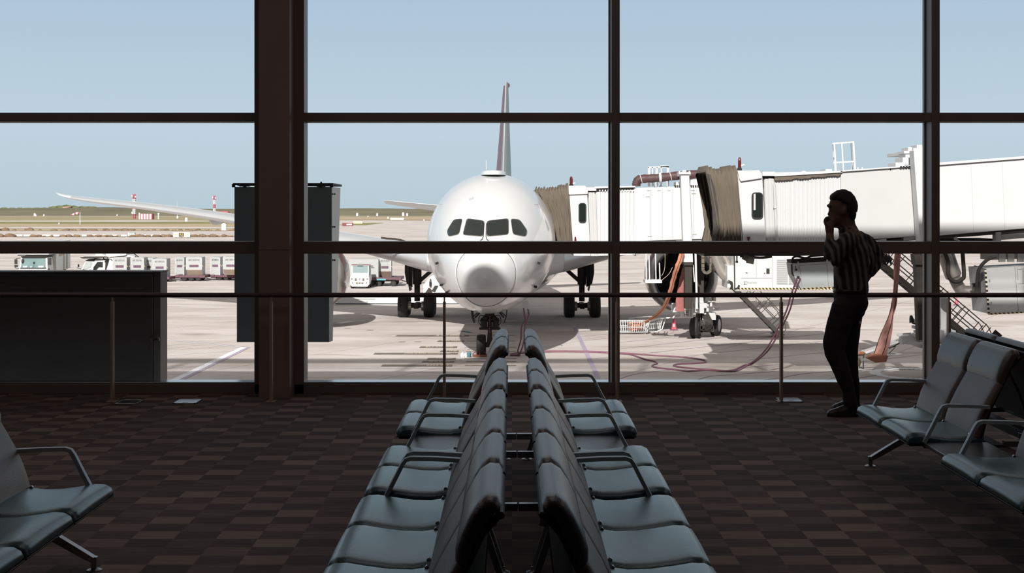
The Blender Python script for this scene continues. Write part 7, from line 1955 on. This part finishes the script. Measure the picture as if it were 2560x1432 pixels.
mb = MB().prism([(lp(*p).x, lp(*p).z) for p in ((285, 645), (292, 643), (297, 648), (288, 649))], 'y', YL - 0.13, YL - 0.1).bar(lp(333, 632, -0.2), lp(352, 647, -0.2), 0.06, 0.08)
for px, py in ((340, 640), (344, 644)): mb.bar(lp(px, py, -0.2), lp(px - 3, py + 4, -0.2), 0.06, 0.06)
mb.bar(lp(266, 646), lp(264, 690), 0.12, 0.12).bar(lp(270, 644, -0.1), lp(262, 655, -0.1), 0.07, 0.07).bar(lp(258, 643), lp(262, 650), 0.08, 0.08).bar(lp(276, 647, -0.1), lp(283, 653, -0.1), 0.07, 0.07)
mb.obj('hoist_frame', m_dgrey, t, smooth=False)
for px, yy in ((222, YL + 0.2), (222, YL + 1.9), (322, YL + 0.2), (322, YL + 1.9)): wheel_at(t, (at(px, 0, YL).x, yy, GZ + 0.45), 0.45, 0.30, (0, 1, 0), m_dgrey)
# ---- cargo loader behind the landing gear
YB_ = 95.5
t = thing('cargo_loader', 'long low white loading platform behind the main wheels, with a white housing beside the nose', 'loader', (at(990, 0, YB_).x, YB_, GZ))
mb = MB(); fb(mb, 842, 1150, 741, 758.5, YB_, YB_ + 3.4)
pf = mb.obj('platform', m_bridge, t, smooth=False, bevel=0.02)
mb = MB(); fb(mb, 838, 1152, 758.5, 760.5, YB_ + 0.05, YB_ + 3.4)
mb.obj('platform_edge', m_shell, t, smooth=False)
mb = MB(); fb(mb, 838, 1152, 760.5, 764, YB_ + 0.02, YB_ + 3.4)
mb.obj('base_rail', m_bridge, t, smooth=False)
mb = MB(); fb(mb, 916, 918.5, 753, 755.5, YB_ - 0.02, YB_); fb(mb, 890, 938, 746.5, 748.5, YB_ - 0.01, YB_)
mb.obj('side_label', m_grey, pf, smooth=False)
YH = 97.0
mb = MB().prism([(at(*p, YH).x, at(*p, YH).z) for p in ((1058, 745), (1058, 712), (1062, 707), (1068, 700), (1078, 689), (1130, 684), (1135, 745))], 'y', YH, YH + 1.8)
hb = mb.obj('housing', m_bridge, t, smooth=False, bevel=0.04)
mb = MB().prism([(at(*p, YH).x, at(*p, YH).z) for p in ((1078, 728), (1087, 714), (1096, 714), (1088, 730))], 'y', YH - 0.03, YH).prism([(at(*p, YH).x, at(*p, YH).z) for p in ((1062, 733), (1072, 719), (1078, 722), (1082, 736))], 'y', YH - 0.03, YH)
mb.obj('vent', m_dgrey, hb, smooth=False)
c = at(1076, 716, YH - 0.12); t2 = thing('fire_extinguisher', 'small red fire extinguisher on the white loader housing', 'fire extinguisher', c)
MB().lathe([(0.07, 0.0), (0.075, 0.02), (0.075, 0.34), (0.03, 0.42), (0.03, 0.46)], c, n=14).obj('cylinder', m_red, t2)
MB().lathe([(0.076, 0.14), (0.076, 0.30)], c, n=14, caps=False).bb(c.x - 0.05, c.x + 0.05, c.y - 0.03, c.y + 0.03, c.z + 0.44, c.z + 0.50).obj('label_and_valve', m_shell, t2)
